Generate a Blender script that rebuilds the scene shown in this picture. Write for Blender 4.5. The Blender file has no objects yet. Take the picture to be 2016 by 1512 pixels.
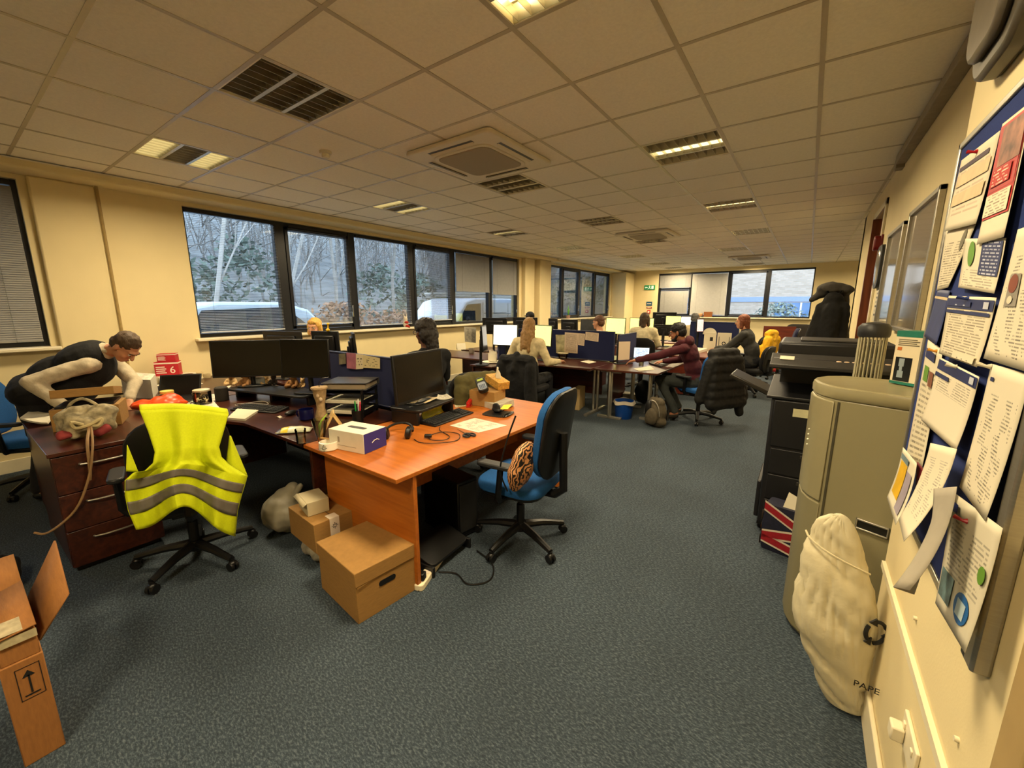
import bpy, math, random
from math import sin, cos, pi, radians, atan2, hypot, sqrt
from mathutils import Vector as V, Matrix, Euler, noise
random.seed(4)
D = bpy.data; sc = bpy.context.scene; COL = sc.collection
R_ = random.uniform
# ------------------------------------------------------------------ camera (eye height 1.6 m)
HC = 1.6; FPX = 806.0
YAW, PIT = radians(35.48), radians(10.85)
FW = V((-sin(YAW)*cos(PIT), cos(YAW)*cos(PIT), -sin(PIT)))
RT = V((cos(YAW), sin(YAW), 0)); UP = RT.cross(FW)
EYE = V((0, 0, HC))
cd = D.cameras.new('camera'); cd.sensor_width = 36; cd.lens = FPX/2016*36; cd.clip_start = .02; cd.clip_end = 400
cam = D.objects.new('camera', cd); COL.objects.link(cam)
cam.matrix_world = Matrix.Translation(EYE) @ Matrix((RT, UP, -FW)).transposed().to_4x4()
sc.camera = cam
# measured sight lines met with real planes of the room (desk tops, walls, floor)
def ray(u, v): return FW + RT*((u-1008)/FPX) - UP*((v-756)/FPX)
def atz(u, v, z): d = ray(u, v); return EYE + d*((z-HC)/d.z)
def atx(u, v, x): d = ray(u, v); return EYE + d*(x/d.x)
def aty(u, v, y): d = ray(u, v); return EYE + d*(y/d.y)
def atd(u, v, k): return EYE + ray(u, v)*k
# ------------------------------------------------------------------ materials
def lin(c):
    return tuple((x/12.92 if x <= .04045 else ((x+.055)/1.055)**2.4) for x in c)
def hx(h):
    return lin(tuple(int(h[i:i+2], 16)/255 for i in (0, 2, 4)))
MC = {}
def mat(name, col, r=.55, metal=0, var=.12, sc_=18, bump=0, bsc=None, emit=0, trans=0, sheen=0, coat=0, st=(1, 1, 1), alpha=1, ior=1.45):
    if name in MC: return MC[name]
    m = D.materials.new(name); m.use_nodes = True; nt = m.node_tree; N = nt.nodes; L = nt.links
    b = N['Principled BSDF']; c = hx(col) if isinstance(col, str) else col
    tc = N.new('ShaderNodeTexCoord'); mp = N.new('ShaderNodeMapping'); mp.inputs['Scale'].default_value = st
    L.new(tc.outputs['Object'], mp.inputs[0])
    nz = N.new('ShaderNodeTexNoise'); nz.inputs['Scale'].default_value = sc_; nz.inputs['Detail'].default_value = 4
    L.new(mp.outputs[0], nz.inputs['Vector'])
    rp = N.new('ShaderNodeValToRGB')
    rp.color_ramp.elements[0].position = .3; rp.color_ramp.elements[1].position = .7
    rp.color_ramp.elements[0].color = tuple(x*(1-var) for x in c)+(1,)
    rp.color_ramp.elements[1].color = tuple(min(1, x*(1+var)) for x in c)+(1,)
    L.new(nz.outputs['Fac'], rp.inputs[0]); L.new(rp.outputs[0], b.inputs['Base Color'])
    b.inputs['Roughness'].default_value = r; b.inputs['Metallic'].default_value = metal
    b.inputs['IOR'].default_value = ior
    if trans: b.inputs['Transmission Weight'].default_value = trans
    if alpha < 1: b.inputs['Alpha'].default_value = alpha
    if sheen: b.inputs['Sheen Weight'].default_value = sheen
    if coat: b.inputs['Coat Weight'].default_value = coat; b.inputs['Coat Roughness'].default_value = .15
    if emit:
        L.new(rp.outputs[0], b.inputs['Emission Color']); b.inputs['Emission Strength'].default_value = emit
    if bump:
        n2 = N.new('ShaderNodeTexNoise'); n2.inputs['Scale'].default_value = bsc or sc_*4; n2.inputs['Detail'].default_value = 5
        L.new(mp.outputs[0], n2.inputs['Vector'])
        bp = N.new('ShaderNodeBump'); bp.inputs['Strength'].default_value = bump; bp.inputs['Distance'].default_value = .01
        L.new(n2.outputs['Fac'], bp.inputs['Height']); L.new(bp.outputs[0], b.inputs['Normal'])
    MC[name] = m; return m
def wood(name, c0, c1, r=.35, st=(1.2, 14, 14), sc_=2.2):
    if name in MC: return MC[name]
    m = D.materials.new(name); m.use_nodes = True; nt = m.node_tree; N = nt.nodes; L = nt.links; b = N['Principled BSDF']
    tc = N.new('ShaderNodeTexCoord'); mp = N.new('ShaderNodeMapping'); mp.inputs['Scale'].default_value = st
    L.new(tc.outputs['Object'], mp.inputs[0])
    nz = N.new('ShaderNodeTexNoise'); nz.inputs['Scale'].default_value = sc_; nz.inputs['Detail'].default_value = 7; nz.inputs['Distortion'].default_value = .7
    L.new(mp.outputs[0], nz.inputs['Vector'])
    rp = N.new('ShaderNodeValToRGB'); e = rp.color_ramp.elements
    e[0].position = .32; e[1].position = .68; e[0].color = hx(c0)+(1,); e[1].color = hx(c1)+(1,)
    L.new(nz.outputs['Fac'], rp.inputs[0]); L.new(rp.outputs[0], b.inputs['Base Color'])
    b.inputs['Roughness'].default_value = r
    MC[name] = m; return m
def printed(name, paper='d4cebc', ink='555048', rows=26, words=9, lo=.1, hi=.9, mixn=.5, emit=0):
    """paper with rows of small print, laid out in the sheet's own UV"""
    if name in MC: return MC[name]
    m = D.materials.new(name); m.use_nodes = True; nt = m.node_tree; N = nt.nodes; L = nt.links; b = N['Principled BSDF']
    tc = N.new('ShaderNodeTexCoord')
    bk = N.new('ShaderNodeTexBrick'); L.new(tc.outputs['UV'], bk.inputs['Vector'])
    bk.inputs['Scale'].default_value = 1; bk.inputs['Brick Width'].default_value = 1/words; bk.inputs['Row Height'].default_value = 1/rows
    bk.inputs['Mortar Size'].default_value = .33/rows; bk.inputs['Mortar Smooth'].default_value = .3
    bk.offset = .37; bk.squash = 1.4; bk.squash_frequency = 3
    bk.inputs['Color1'].default_value = hx(ink)+(1,)
    bk.inputs['Color2'].default_value = tuple(.5*x+.5*y for x, y in zip(hx(ink), hx(paper)))+(1,)
    bk.inputs['Mortar'].default_value = hx(paper)+(1,)
    nz = N.new('ShaderNodeTexNoise'); nz.inputs['Scale'].default_value = 5; L.new(tc.outputs['UV'], nz.inputs['Vector'])
    sx = N.new('ShaderNodeSeparateXYZ'); L.new(tc.outputs['UV'], sx.inputs[0])
    def cmp_(op, a, val):
        n = N.new('ShaderNodeMath'); n.operation = op; L.new(a, n.inputs[0]); n.inputs[1].default_value = val; return n.outputs[0]
    def mul(a, c):
        n = N.new('ShaderNodeMath'); n.operation = 'MULTIPLY'; L.new(a, n.inputs[0]); L.new(c, n.inputs[1]); return n.outputs[0]
    msk = mul(mul(cmp_('GREATER_THAN', sx.outputs[0], .1), cmp_('LESS_THAN', sx.outputs[0], .9)), mul(cmp_('GREATER_THAN', sx.outputs[1], lo), cmp_('LESS_THAN', sx.outputs[1], hi)))
    msk = mul(msk, cmp_('GREATER_THAN', nz.outputs['Fac'], mixn))
    mx = N.new('ShaderNodeMixRGB'); L.new(msk, mx.inputs[0]); mx.inputs[1].default_value = hx(paper)+(1,); L.new(bk.outputs['Color'], mx.inputs[2])
    L.new(mx.outputs[0], b.inputs['Base Color']); b.inputs['Roughness'].default_value = .7
    if emit: L.new(mx.outputs[0], b.inputs['Emission Color']); b.inputs['Emission Strength'].default_value = emit
    MC[name] = m; return m
# ------------------------------------------------------------------ mesh building
class MB:
    def __init__(s): s.v = []; s.f = []; s.m = []; s.cm = 0; s.T = Matrix(); s.uv = None
    def add(s, vs, fs):
        n = len(s.v); s.v += [tuple(s.T @ V(p)) for p in vs]; s.f += [tuple(i+n for i in f) for f in fs]; s.m += [s.cm]*len(fs); return s
    def box(s, x0, y0, z0, x1, y1, z1):
        return s.add([(x0, y0, z0), (x1, y0, z0), (x1, y1, z0), (x0, y1, z0), (x0, y0, z1), (x1, y0, z1), (x1, y1, z1), (x0, y1, z1)],
                     [(0, 3, 2, 1), (4, 5, 6, 7), (0, 1, 5, 4), (1, 2, 6, 5), (2, 3, 7, 6), (3, 0, 4, 7)])
    def bx(s, c, d, e=(0, 0, 0)):
        T = s.T; s.T = T @ Matrix.Translation(c) @ Euler(e).to_matrix().to_4x4()
        s.box(-d[0]/2, -d[1]/2, -d[2]/2, d[0]/2, d[1]/2, d[2]/2); s.T = T; return s
    def prism(s, poly, z0, z1):
        n = len(poly)
        return s.add([(x, y, z0) for x, y in poly]+[(x, y, z1) for x, y in poly],
                     [tuple(range(n))[::-1], tuple(range(n, 2*n))]+[(i, (i+1) % n, n+(i+1) % n, n+i) for i in range(n)])
    def lathe(s, prof, c=(0, 0, 0), n=20, close=True):
        vs = []; fs = []; k = len(prof)
        for r, z in prof:
            for i in range(n): a = 2*pi*i/n; vs.append((c[0]+r*cos(a), c[1]+r*sin(a), c[2]+z))
        for j in range(k-1):
            for i in range(n): a = j*n+i; b = j*n+(i+1) % n; fs.append((a, b, b+n, a+n))
        if close: fs += [tuple(range(n))[::-1], tuple(range((k-1)*n, k*n))]
        return s.add(vs, fs)
    def tube(s, pts, r, n=8, caps=True):
        pts = [V(p) for p in pts]; k = len(pts); rr = r if isinstance(r, (list, tuple)) else [r]*k
        vs = []; fs = []; up = V((0, 0, 1))
        d0 = (pts[1]-pts[0]).normalized(); x = d0.cross(up if abs(d0.z) < .9 else V((1, 0, 0))).normalized()
        for i, p in enumerate(pts):
            d = ((pts[min(i+1, k-1)]-p).normalized()+(p-pts[max(i-1, 0)]).normalized())
            d = d.normalized() if d.length > 1e-6 else d0
            x = (x-d*x.dot(d)).normalized(); y = d.cross(x)
            for j in range(n): a = 2*pi*j/n; vs.append(tuple(p+(x*cos(a)+y*sin(a))*rr[i]))
        for i in range(k-1):
            for j in range(n): a = i*n+j; b = i*n+(j+1) % n; fs.append((a, b, b+n, a+n))
        if caps: fs += [tuple(range(n))[::-1], tuple(range((k-1)*n, k*n))]
        return s.add(vs, fs)
    def grid(s, fn, nu, nv):
        n0 = len(s.f); vs = [fn(i/nu, j/nv) for j in range(nv+1) for i in range(nu+1)]
        fs = [(j*(nu+1)+i, j*(nu+1)+i+1, (j+1)*(nu+1)+i+1, (j+1)*(nu+1)+i) for j in range(nv) for i in range(nu)]
        s.uv = [(i/nu, j/nv) for j in range(nv+1) for i in range(nu+1)] if n0 == 0 else None
        return s.add(vs, fs)
    def ell(s, c, r, rot=None, n=14, m=8):
        vs = []; fs = []; rot = rot or Matrix.Identity(3); c = V(c)
        for j in range(m+1):
            t = pi*j/m
            for i in range(n):
                a = 2*pi*i/n
                vs.append(tuple(c+rot @ V((r[0]*sin(t)*cos(a), r[1]*sin(t)*sin(a), r[2]*cos(t)))))
        for j in range(m):
            for i in range(n): a = j*n+i; b = j*n+(i+1) % n; fs.append((a, a+n, b+n, b))
        return s.add(vs, fs)
    def cap(s, p0, r0, p1, r1, n=10):
        p0, p1 = V(p0), V(p1); d = (p1-p0); d = d.normalized() if d.length > 1e-6 else V((0, 0, 1))
        pts = []; rs = []
        for t in (85, 55, 25): a = radians(t); pts.append(p0-d*r0*sin(a)); rs.append(r0*cos(a))
        pts += [p0, p1]; rs += [r0, r1]
        for t in (25, 55, 85): a = radians(t); pts.append(p1+d*r1*sin(a)); rs.append(r1*cos(a))
        return s.tube(pts, rs, n)
def mesh_of(name, mb, smooth):
    me = D.meshes.new(name); me.from_pydata(mb.v, [], mb.f)
    if any(mb.m): me.polygons.foreach_set('material_index', mb.m)
    if mb.uv:
        ul = me.uv_layers.new(name='UV')
        for lp in me.loops: ul.data[lp.index].uv = mb.uv[lp.vertex_index]
    if smooth:
        me.polygons.foreach_set('use_smooth', [True]*len(me.polygons)); me.set_sharp_from_angle(angle=radians(40))
    me.update(); return me
def part(name, mb, m, parent=None, bev=0, smooth=True, solid=0, sub=0, label=None):
    me = mesh_of(name, mb, smooth or bev)
    for x in (m if isinstance(m, (list, tuple)) else [m]): me.materials.append(x)
    o = D.objects.new(name, me); COL.objects.link(o)
    if parent: o.parent = parent
    if solid: q = o.modifiers.new('s', 'SOLIDIFY'); q.thickness = solid; q.offset = 0
    if sub: q = o.modifiers.new('u', 'SUBSURF'); q.levels = sub; q.render_levels = sub
    if bev: q = o.modifiers.new('b', 'BEVEL'); q.width = bev; q.segments = 2; q.limit_method = 'ANGLE'
    if label: o['label'] = label
    return o
def tag(o, label, cat, group=None, kind=None):
    o['label'] = label; o['category'] = cat
    if group: o['group'] = group
    if kind: o['kind'] = kind
    return o
def struct(name, mb, m, label=None, parent=None, **k):
    o = part(name, mb, m, parent, **k)
    if not parent: o['kind'] = 'structure'
    if label: o['label'] = label
    return o
def thing(name, label, cat, loc=(0, 0, 0), rz=0, group=None):
    o = D.objects.new(name, None); COL.objects.link(o); o.location = loc; o.rotation_euler = (0, 0, rz); o.empty_display_size = .1
    return tag(o, label, cat, group)
def single(name, mb, m, label, cat, loc=(0, 0, 0), rz=0, group=None, **k):
    o = part(name, mb, m, None, **k); o.location = loc; o.rotation_euler = (0, 0, rz); return tag(o, label, cat, group)
def dup(root, loc, rz, label, group=None):
    r = root.copy(); COL.objects.link(r); r.location = loc; r.rotation_euler = (0, 0, rz); r['label'] = label
    if group: r['group'] = group
    for ch in list(root.children):
        c = ch.copy(); COL.objects.link(c); c.parent = r
        for g in list(ch.children):
            d = g.copy(); COL.objects.link(d); d.parent = c
    return r
def organic(name, prims, vox, m, parent=None, sm=3, disp=None, label=None):
    """one continuous skin grown over tapered limbs and ellipsoids"""
    mb = MB()
    for p in prims:
        if p[0] == 'c': mb.cap(*p[1:])
        else: mb.ell(p[1], p[2], p[3] if len(p) > 3 else None)
    me = D.meshes.new('tmp'); me.from_pydata(mb.v, [], mb.f); me.update()
    o = D.objects.new('tmp', me); COL.objects.link(o)
    q = o.modifiers.new('r', 'REMESH'); q.mode = 'VOXEL'; q.voxel_size = vox
    if sm: q = o.modifiers.new('s', 'SMOOTH'); q.iterations = sm; q.factor = .5
    dg = bpy.context.evaluated_depsgraph_get(); dg.update()
    nm = D.meshes.new_from_object(o.evaluated_get(dg)); D.objects.remove(o); D.meshes.remove(me)
    nm.name = name
    if disp:
        ns = [v.normal.copy() for v in nm.vertices]
        for v, n_ in zip(nm.vertices, ns): v.co += n_*disp(v.co)
    nm.polygons.foreach_set('use_smooth', [True]*len(nm.polygons)); nm.materials.clear(); nm.materials.append(m); nm.update()
    r = D.objects.new(name, nm); COL.objects.link(r)
    if parent: r.parent = parent
    if label: r['label'] = label
    return r
def text(name, s, size, m, parent, loc, rot, ext=.0006, align='CENTER', label=None):
    cu = D.curves.new(name, 'FONT'); cu.body = s; cu.size = size; cu.extrude = ext; cu.align_x = align; cu.align_y = 'CENTER'
    cu.materials.append(m)
    q = D.objects.new('tmp', cu); COL.objects.link(q); dg = bpy.context.evaluated_depsgraph_get(); dg.update()
    me = D.meshes.new_from_object(q.evaluated_get(dg)); D.objects.remove(q); D.curves.remove(cu); me.name = name
    o = D.objects.new(name, me); COL.objects.link(o); o.location = loc; o.rotation_euler = rot
    if parent: o.parent = parent
    return o
def fold(p, s, a): return a*noise.noise(V(p)*s)
# ================================================================== the room
CE = 2.8845; LX = -6.15; FY = 16.0; RX = .55; PX = .36; NY = -3.4
M_wall = mat('cream wall paint', 'dccb9c', .75, var=.03, sc_=3, bump=.05, bsc=120)
M_far = M_wall
M_ceil = mat('ceiling tile', 'ece4d2', .9, var=.04, sc_=60, bump=.25, bsc=260)
M_tbar = mat('ceiling grid bar', 'b4a88e', .35, var=.05)  # bar colour toned darker to carry the shade of the gap beside the tiles
M_white = mat('white gloss paint', 'ded3b4', .4, var=.03)
M_frame = mat('dark window frame', '14161c', .4, var=.1)
M_alu = mat('brushed aluminium', 'a8a498', .35, metal=.8, var=.06, st=(1, 1, 12))
M_blk = mat('black plastic', '0d0d0e', .42, var=.15, sc_=40)
M_dgrey = mat('dark grey plastic', '232426', .45, var=.12, sc_=40)
M_chrome = mat('chrome', 'b8b8b4', .22, metal=1, var=.03)
M_paper = mat('white paper', 'd0c8b0', .75, var=.03, sc_=8)
M_card = mat('brown cardboard', '96703a', .8, var=.09, sc_=30, bump=.08, bsc=80, st=(1, 1, 6))
M_dark = wood('dark mahogany laminate', '2c130c', '4a2213', .3)
M_orange = wood('cherry laminate', '9e5414', 'b4661e', .42)
M_blackcloth = mat('black cloth', '08080a', .9, var=.25, sc_=90, bump=.2, bsc=300)
M_bluecloth = mat('blue seat fabric', '0d4a86', .85, var=.15, sc_=120, bump=.2, bsc=400)
M_navy = mat('navy divider felt', '0e1740', .9, var=.15, sc_=150, bump=.15, bsc=500)
M_glass = D.materials.new('window glass'); M_glass.use_nodes = True
def glass_nodes(m, tint, k):
    nt = m.node_tree; N = nt.nodes; L = nt.links; N.remove(N['Principled BSDF'])
    t = N.new('ShaderNodeBsdfTransparent'); t.inputs[0].default_value = tint+(1,)
    g = N.new('ShaderNodeBsdfGlossy'); g.inputs['Roughness'].default_value = .02
    nz = N.new('ShaderNodeTexNoise'); nz.inputs['Scale'].default_value = 2
    bp = N.new('ShaderNodeBump'); bp.inputs['Strength'].default_value = .004; N_ = nt.links.new(nz.outputs[0], bp.inputs['Height']); L.new(bp.outputs[0], g.inputs['Normal'])
    f = N.new('ShaderNodeFresnel'); f.inputs[0].default_value = 1.45
    mu = N.new('ShaderNodeMath'); mu.operation = 'MULTIPLY_ADD'; L.new(f.outputs[0], mu.inputs[0]); mu.inputs[1].default_value = k; mu.inputs[2].default_value = .02
    mx = N.new('ShaderNodeMixShader'); L.new(mu.outputs[0], mx.inputs[0]); L.new(t.outputs[0], mx.inputs[1]); L.new(g.outputs[0], mx.inputs[2])
    L.new(mx.outputs[0], N['Material Output'].inputs[0])
glass_nodes(M_glass, (.93, .97, .98), .8)
M_clear = D.materials.new('clear tumbler glass'); M_clear.use_nodes = True; glass_nodes(M_clear, (.95, .95, .93), 1.1)
M_mirrorglass = mat('picture glazing', '6c6452', .06, metal=.35, var=.25, sc_=2)

# ---- carpet
m = D.materials.new('blue grey carpet'); m.use_nodes = True; nt = m.node_tree; N = nt.nodes; L = nt.links; b = N['Principled BSDF']
tc = N.new('ShaderNodeTexCoord'); mp = N.new('ShaderNodeMapping'); mp.inputs['Scale'].default_value = (1, 2.2, 1); mp.inputs['Rotation'].default_value = (0, 0, .5)
L.new(tc.outputs['Object'], mp.inputs[0])
n1 = N.new('ShaderNodeTexNoise'); n1.inputs['Scale'].default_value = 62; n1.inputs['Detail'].default_value = 6; n1.inputs['Roughness'].default_value = .75; L.new(mp.outputs[0], n1.inputs['Vector'])
n2 = N.new('ShaderNodeTexNoise'); n2.inputs['Scale'].default_value = 1.3; n2.inputs['Detail'].default_value = 3; L.new(tc.outputs['Object'], n2.inputs['Vector'])
r1 = N.new('ShaderNodeValToRGB'); e = r1.color_ramp.elements; e[0].position = .36; e[1].position = .68; e[0].color = hx('18222c')+(1,); e[1].color = hx('626c74')+(1,)
k = e.new(.5); k.color = hx('2c3a46')+(1,)
L.new(n1.outputs[0], r1.inputs[0])
r2 = N.new('ShaderNodeValToRGB'); r2.color_ramp.elements[0].color = (.72, .72, .72, 1); r2.color_ramp.elements[0].position = .3; r2.color_ramp.elements[1].position = .7; L.new(n2.outputs[0], r2.inputs[0])
mx = N.new('ShaderNodeMixRGB'); mx.blend_type = 'MULTIPLY'; mx.inputs[0].default_value = 1; L.new(r1.outputs[0], mx.inputs[1]); L.new(r2.outputs[0], mx.inputs[2])
L.new(mx.outputs[0], b.inputs['Base Color']); b.inputs['Roughness'].default_value = .95
bp = N.new('ShaderNodeBump'); bp.inputs['Strength'].default_value = .35; bp.inputs['Distance'].default_value = .006; L.new(n1.outputs[0], bp.inputs['Height']); L.new(bp.outputs[0], b.inputs['Normal'])
M_carpet = m
struct('floor', MB().box(LX-.2, NY, -.1, 3.7, FY+.1, 0), M_carpet, 'blue grey flecked office carpet', smooth=False)

# ---- ceiling: 600 mm tiles on the measured grid, with openings for the fittings
GX, GY = -1.285, 1.809
LIT = {(-6, -1): (1, 0, 1), (-6, 3): (1, 0, 1), (-6, 7): (0, 1, 0), (-6, 11): (1, 1, 1), (0, -1): (1, 1, 1), (0, 3): (0, 1, 0), (0, 7): (0, 1, 0), (0, 11): (1, 1, 1),
       (-3, -1): (0, 0, 0), (-3, 3): (0, 0, 0), (-3, 7): (0, 0, 0), (-3, 11): (0, 0, 0),
       (-1, 15): (1, 1, 1), (-5, 15): (1, 1, 1), (-5, 19): (1, 1, 1), (-1, 19): (1, 1, 1), (-1, 22): (1, 1, 1), (-5, 22): (1, 1, 1), (0, -5): (1, 1, 1), (4, 15): (1, 1, 1), (4, 20): (1, 1, 1)}
cb = MB(); tb = MB(); g_ = .010
for i in range(-9, 9):
    for j in range(-9, 25):
        x0, y0 = GX+i*.6, GY+j*.6
        if x0 > RX+.4 and y0 < 8.2: continue
        if x0 < LX-.9 or y0 > FY or (i, j) in LIT: continue
        cb.box(x0+g_, y0+g_, CE+.004, x0+.6-g_, y0+.6-g_, CE+.02)
for i in range(-9, 10):
    x0 = GX+i*.6; tb.box(x0-.012, NY, CE+.001, x0+.012, FY if x0 < RX+.4 else FY, CE+.03)
for j in range(-9, 25):
    y0 = GY+j*.6; tb.box(LX-.2, y0-.012, CE+.0015, 3.7, y0+.012, CE+.029)
struct('ceiling', cb, M_ceil, 'square mineral fibre ceiling tiles', smooth=False)
struct('trim_1', tb, M_tbar, 'suspended ceiling grid bars', smooth=False)
struct('trim_2', MB().box(LX-.2, NY, CE+.2, 3.7, FY+.1, CE+.22), M_ceil, 'slab over the suspended ceiling', smooth=False)

# ---- walls with window openings
def wall_x(name, x, y0, y1, z1, holes, m, thick=-.25, label=None):
    mb = MB(); y = y0
    for a, b_, za, zb in sorted(holes):
        mb.box(x+thick, y, 0, x, a, z1); mb.box(x+thick, a, 0, x, b_, za); mb.box(x+thick, a, zb, x, b_, z1); y = b_
    mb.box(x+thick, y, 0, x, y1, z1); return struct(name, mb, m, label, smooth=False)
ZS, ZT = 1.2, 2.76
wall_x('wall_left', LX, NY, FY, CE+.1, [(-1.6, .66, ZS, ZT), (1.92, 8.95, ZS, ZT), (10.55, 15.0, ZS, ZT)], M_wall, label='cream window wall')
mb = MB(); mb.box(LX-.2, FY, 0, -4.68, FY+.25, CE+.1); mb.box(-4.68, FY, 0, .05, FY+.25, ZS); mb.box(-4.68, FY, ZT, .05, FY+.25, CE+.1); mb.box(.05, FY, 0, 3.7, FY+.25, CE+.1)
struct('wall_far', mb, M_far, 'cream end wall with a wide window', smooth=False)
struct('wall_near', MB().box(LX-.2, NY-.2, 0, 3.7, NY, CE+.1), M_wall, smooth=False)
struct('wall_right', MB().box(RX, 2.05, 0, RX+.2, 5.95, CE+.1).box(RX, 5.95, 2.62, RX+.2, 6.85, CE+.1).box(RX, 6.85, 0, RX+.2, 8.4, CE+.1), M_wall, 'cream partition wall behind the copier', smooth=False)
struct('wall_notice', MB().box(PX, .98, 0, PX+.5, 2.07, CE+.1), M_wall, 'cream pier that carries the noticeboard', smooth=False)
struct('wall_back', MB().box(PX+.12, NY, 0, PX+.4, .98, CE+.1), M_wall, smooth=False)
struct('wall_side', MB().box(3.5, 8.2, 0, 3.7, FY, CE+.1).box(RX, 8.2, 0, 3.7, 8.4, CE+.1), M_wall, smooth=False)
struct('trim_3', MB().box(PX-.004, .9, 0, PX+.13, .99, 2.2).box(PX+.02, .0, 0, PX+.125, .9, 2.1), mat('beige door paint', 'a98f5e', .5, var=.04), 'beige door frame and door edge beside the pier', bev=.006)
struct('trim_4', MB().box(LX, NY, 2.80, LX+.33, FY, CE), M_wall, 'lowered bulkhead along the window wall', bev=.02)
struct('trim_5', MB().box(LX, .72, 0, LX+.06, 1.18, 2.8).box(LX, 9.05, 0, LX+.12, 9.5, 2.8).box(LX, 9.62, 0, LX+.22, 10.2, 2.8).box(LX, 15.1, 0, LX+.55, FY, 2.8), M_wall, 'boxed wall columns between the windows', bev=.015)
struct('trim_6', MB().tube([(LX+.07, 1.19, .8), (LX+.07, 1.19, 2.8)], .014), mat('cable pipe', '9c8350', .5), 'thin pipe run down beside the wall column')
struct('baseboard_right', MB().box(PX-.016, .99, 0, PX, 2.08, .13).box(RX-.016, 2.1, 0, RX, 8.2, .13), M_white, bev=.005)
struct('baseboard_left', MB().box(LX, NY, 0, LX+.016, FY, .13), M_white, bev=.005)
struct('baseboard_far', MB().box(LX, FY-.016, 0, 3.5, FY, .13), M_white, bev=.005)
for n_, (a, b_) in enumerate(((-1.65, .72), (1.86, 9.0), (10.5, 15.05))):
    struct('sill_%d' % (n_+1), MB().box(LX-.02, a, ZS-.035, LX+.12, b_, ZS), M_white, 'painted window board', bev=.008)
struct('sill_4', MB().box(-4.75, FY-.14, ZS-.035, .12, FY+.02, ZS), M_white, 'painted window board under the end window', bev=.008)
struct('trim_7', MB().box(PX-.012, .99, .575, PX, 2.06, .60), M_white, 'thin painted joint line low on the pier')

# ---- windows: one frame each, panes as children
def window(name, bounds, horiz, at_, openers, label):
    """bounds: (start, end) of each light along the wall"""
    t = thing(name, label, 'window'); t['kind'] = 'structure'; del t['category']
    mb = MB(); a0, a1 = bounds[0][0], bounds[-1][1]
    def bx(mb, s0, z0, s1, z1, d0, d1):
        if horiz: mb.box(s0, at_+d0, z0, s1, at_+d1, z1)
        else: mb.box(at_-d1, s0, z0, at_-d0, s1, z1)
    bx(mb, a0-.05, ZS, a1+.05, ZS+.05, .07, .14); bx(mb, a0-.05, ZT-.05, a1+.05, ZT, .07, .14)
    cuts = [(a0-.05, a0)]+[(bounds[i][1], bounds[i+1][0]) for i in range(len(bounds)-1)]+[(a1, a1+.05)]
    for c0, c1 in cuts: bx(mb, c0, ZS, c1, ZT, .06, .145)
    part('window_frame', mb, M_frame, t, bev=.004)
    for i, (s0, s1) in enumerate(bounds):
        g = MB(); bx(g, s0, ZS+.05, s1, ZT-.05, .10, .106); pane = part('pane', g, M_glass, t, smooth=False)
        if i in openers:
            f = MB(); w = .05
            bx(f, s0+.004, ZS+.055, s1-.004, ZS+.055+w, .05, .12); bx(f, s0+.004, ZT-.055-w, s1-.004, ZT-.055, .05, .12)
            bx(f, s0+.004, ZS+.055, s0+w, ZT-.055, .05, .12); bx(f, s1-w, ZS+.055, s1-.004, ZT-.055, .05, .12)
            sash = part('sash', f, M_frame, t, bev=.004)
            h = MB(); bx(h, s1-.04, ZS+.22, s1-.015, ZS+.30, .02, .05); bx(h, s1-.034, ZS+.28, s1-.02, ZS+.4, .015, .03)
            part('handle', h, M_chrome, sash, bev=.003)
    return t
W2 = [(1.95, 2.97), (3.11, 4.13), (4.24, 5.35), (5.48, 6.5), (6.62, 7.75), (7.83, 8.92)]
W3 = [(10.58, 11.31), (11.4, 12.48), (12.59, 13.66), (13.75, 14.96)]
W4 = [(-4.64, -3.54), (-3.5, -2.36), (-2.27, -1.2), (-1.1, .02)]
window('window_1', [(-1.55, -.55), (-.45, .62)], False, LX, (), 'window with a closed grey blind beside the bending man')
window('window_2', W2, False, LX, (1, 3, 5), 'long six light window onto the wooded car park')
window('window_3', W3, False, LX, (1, 3), 'four light window further down the window wall')
window('window_4', W4, True, FY, (0, 2), 'wide window in the end wall facing brickwork')

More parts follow.
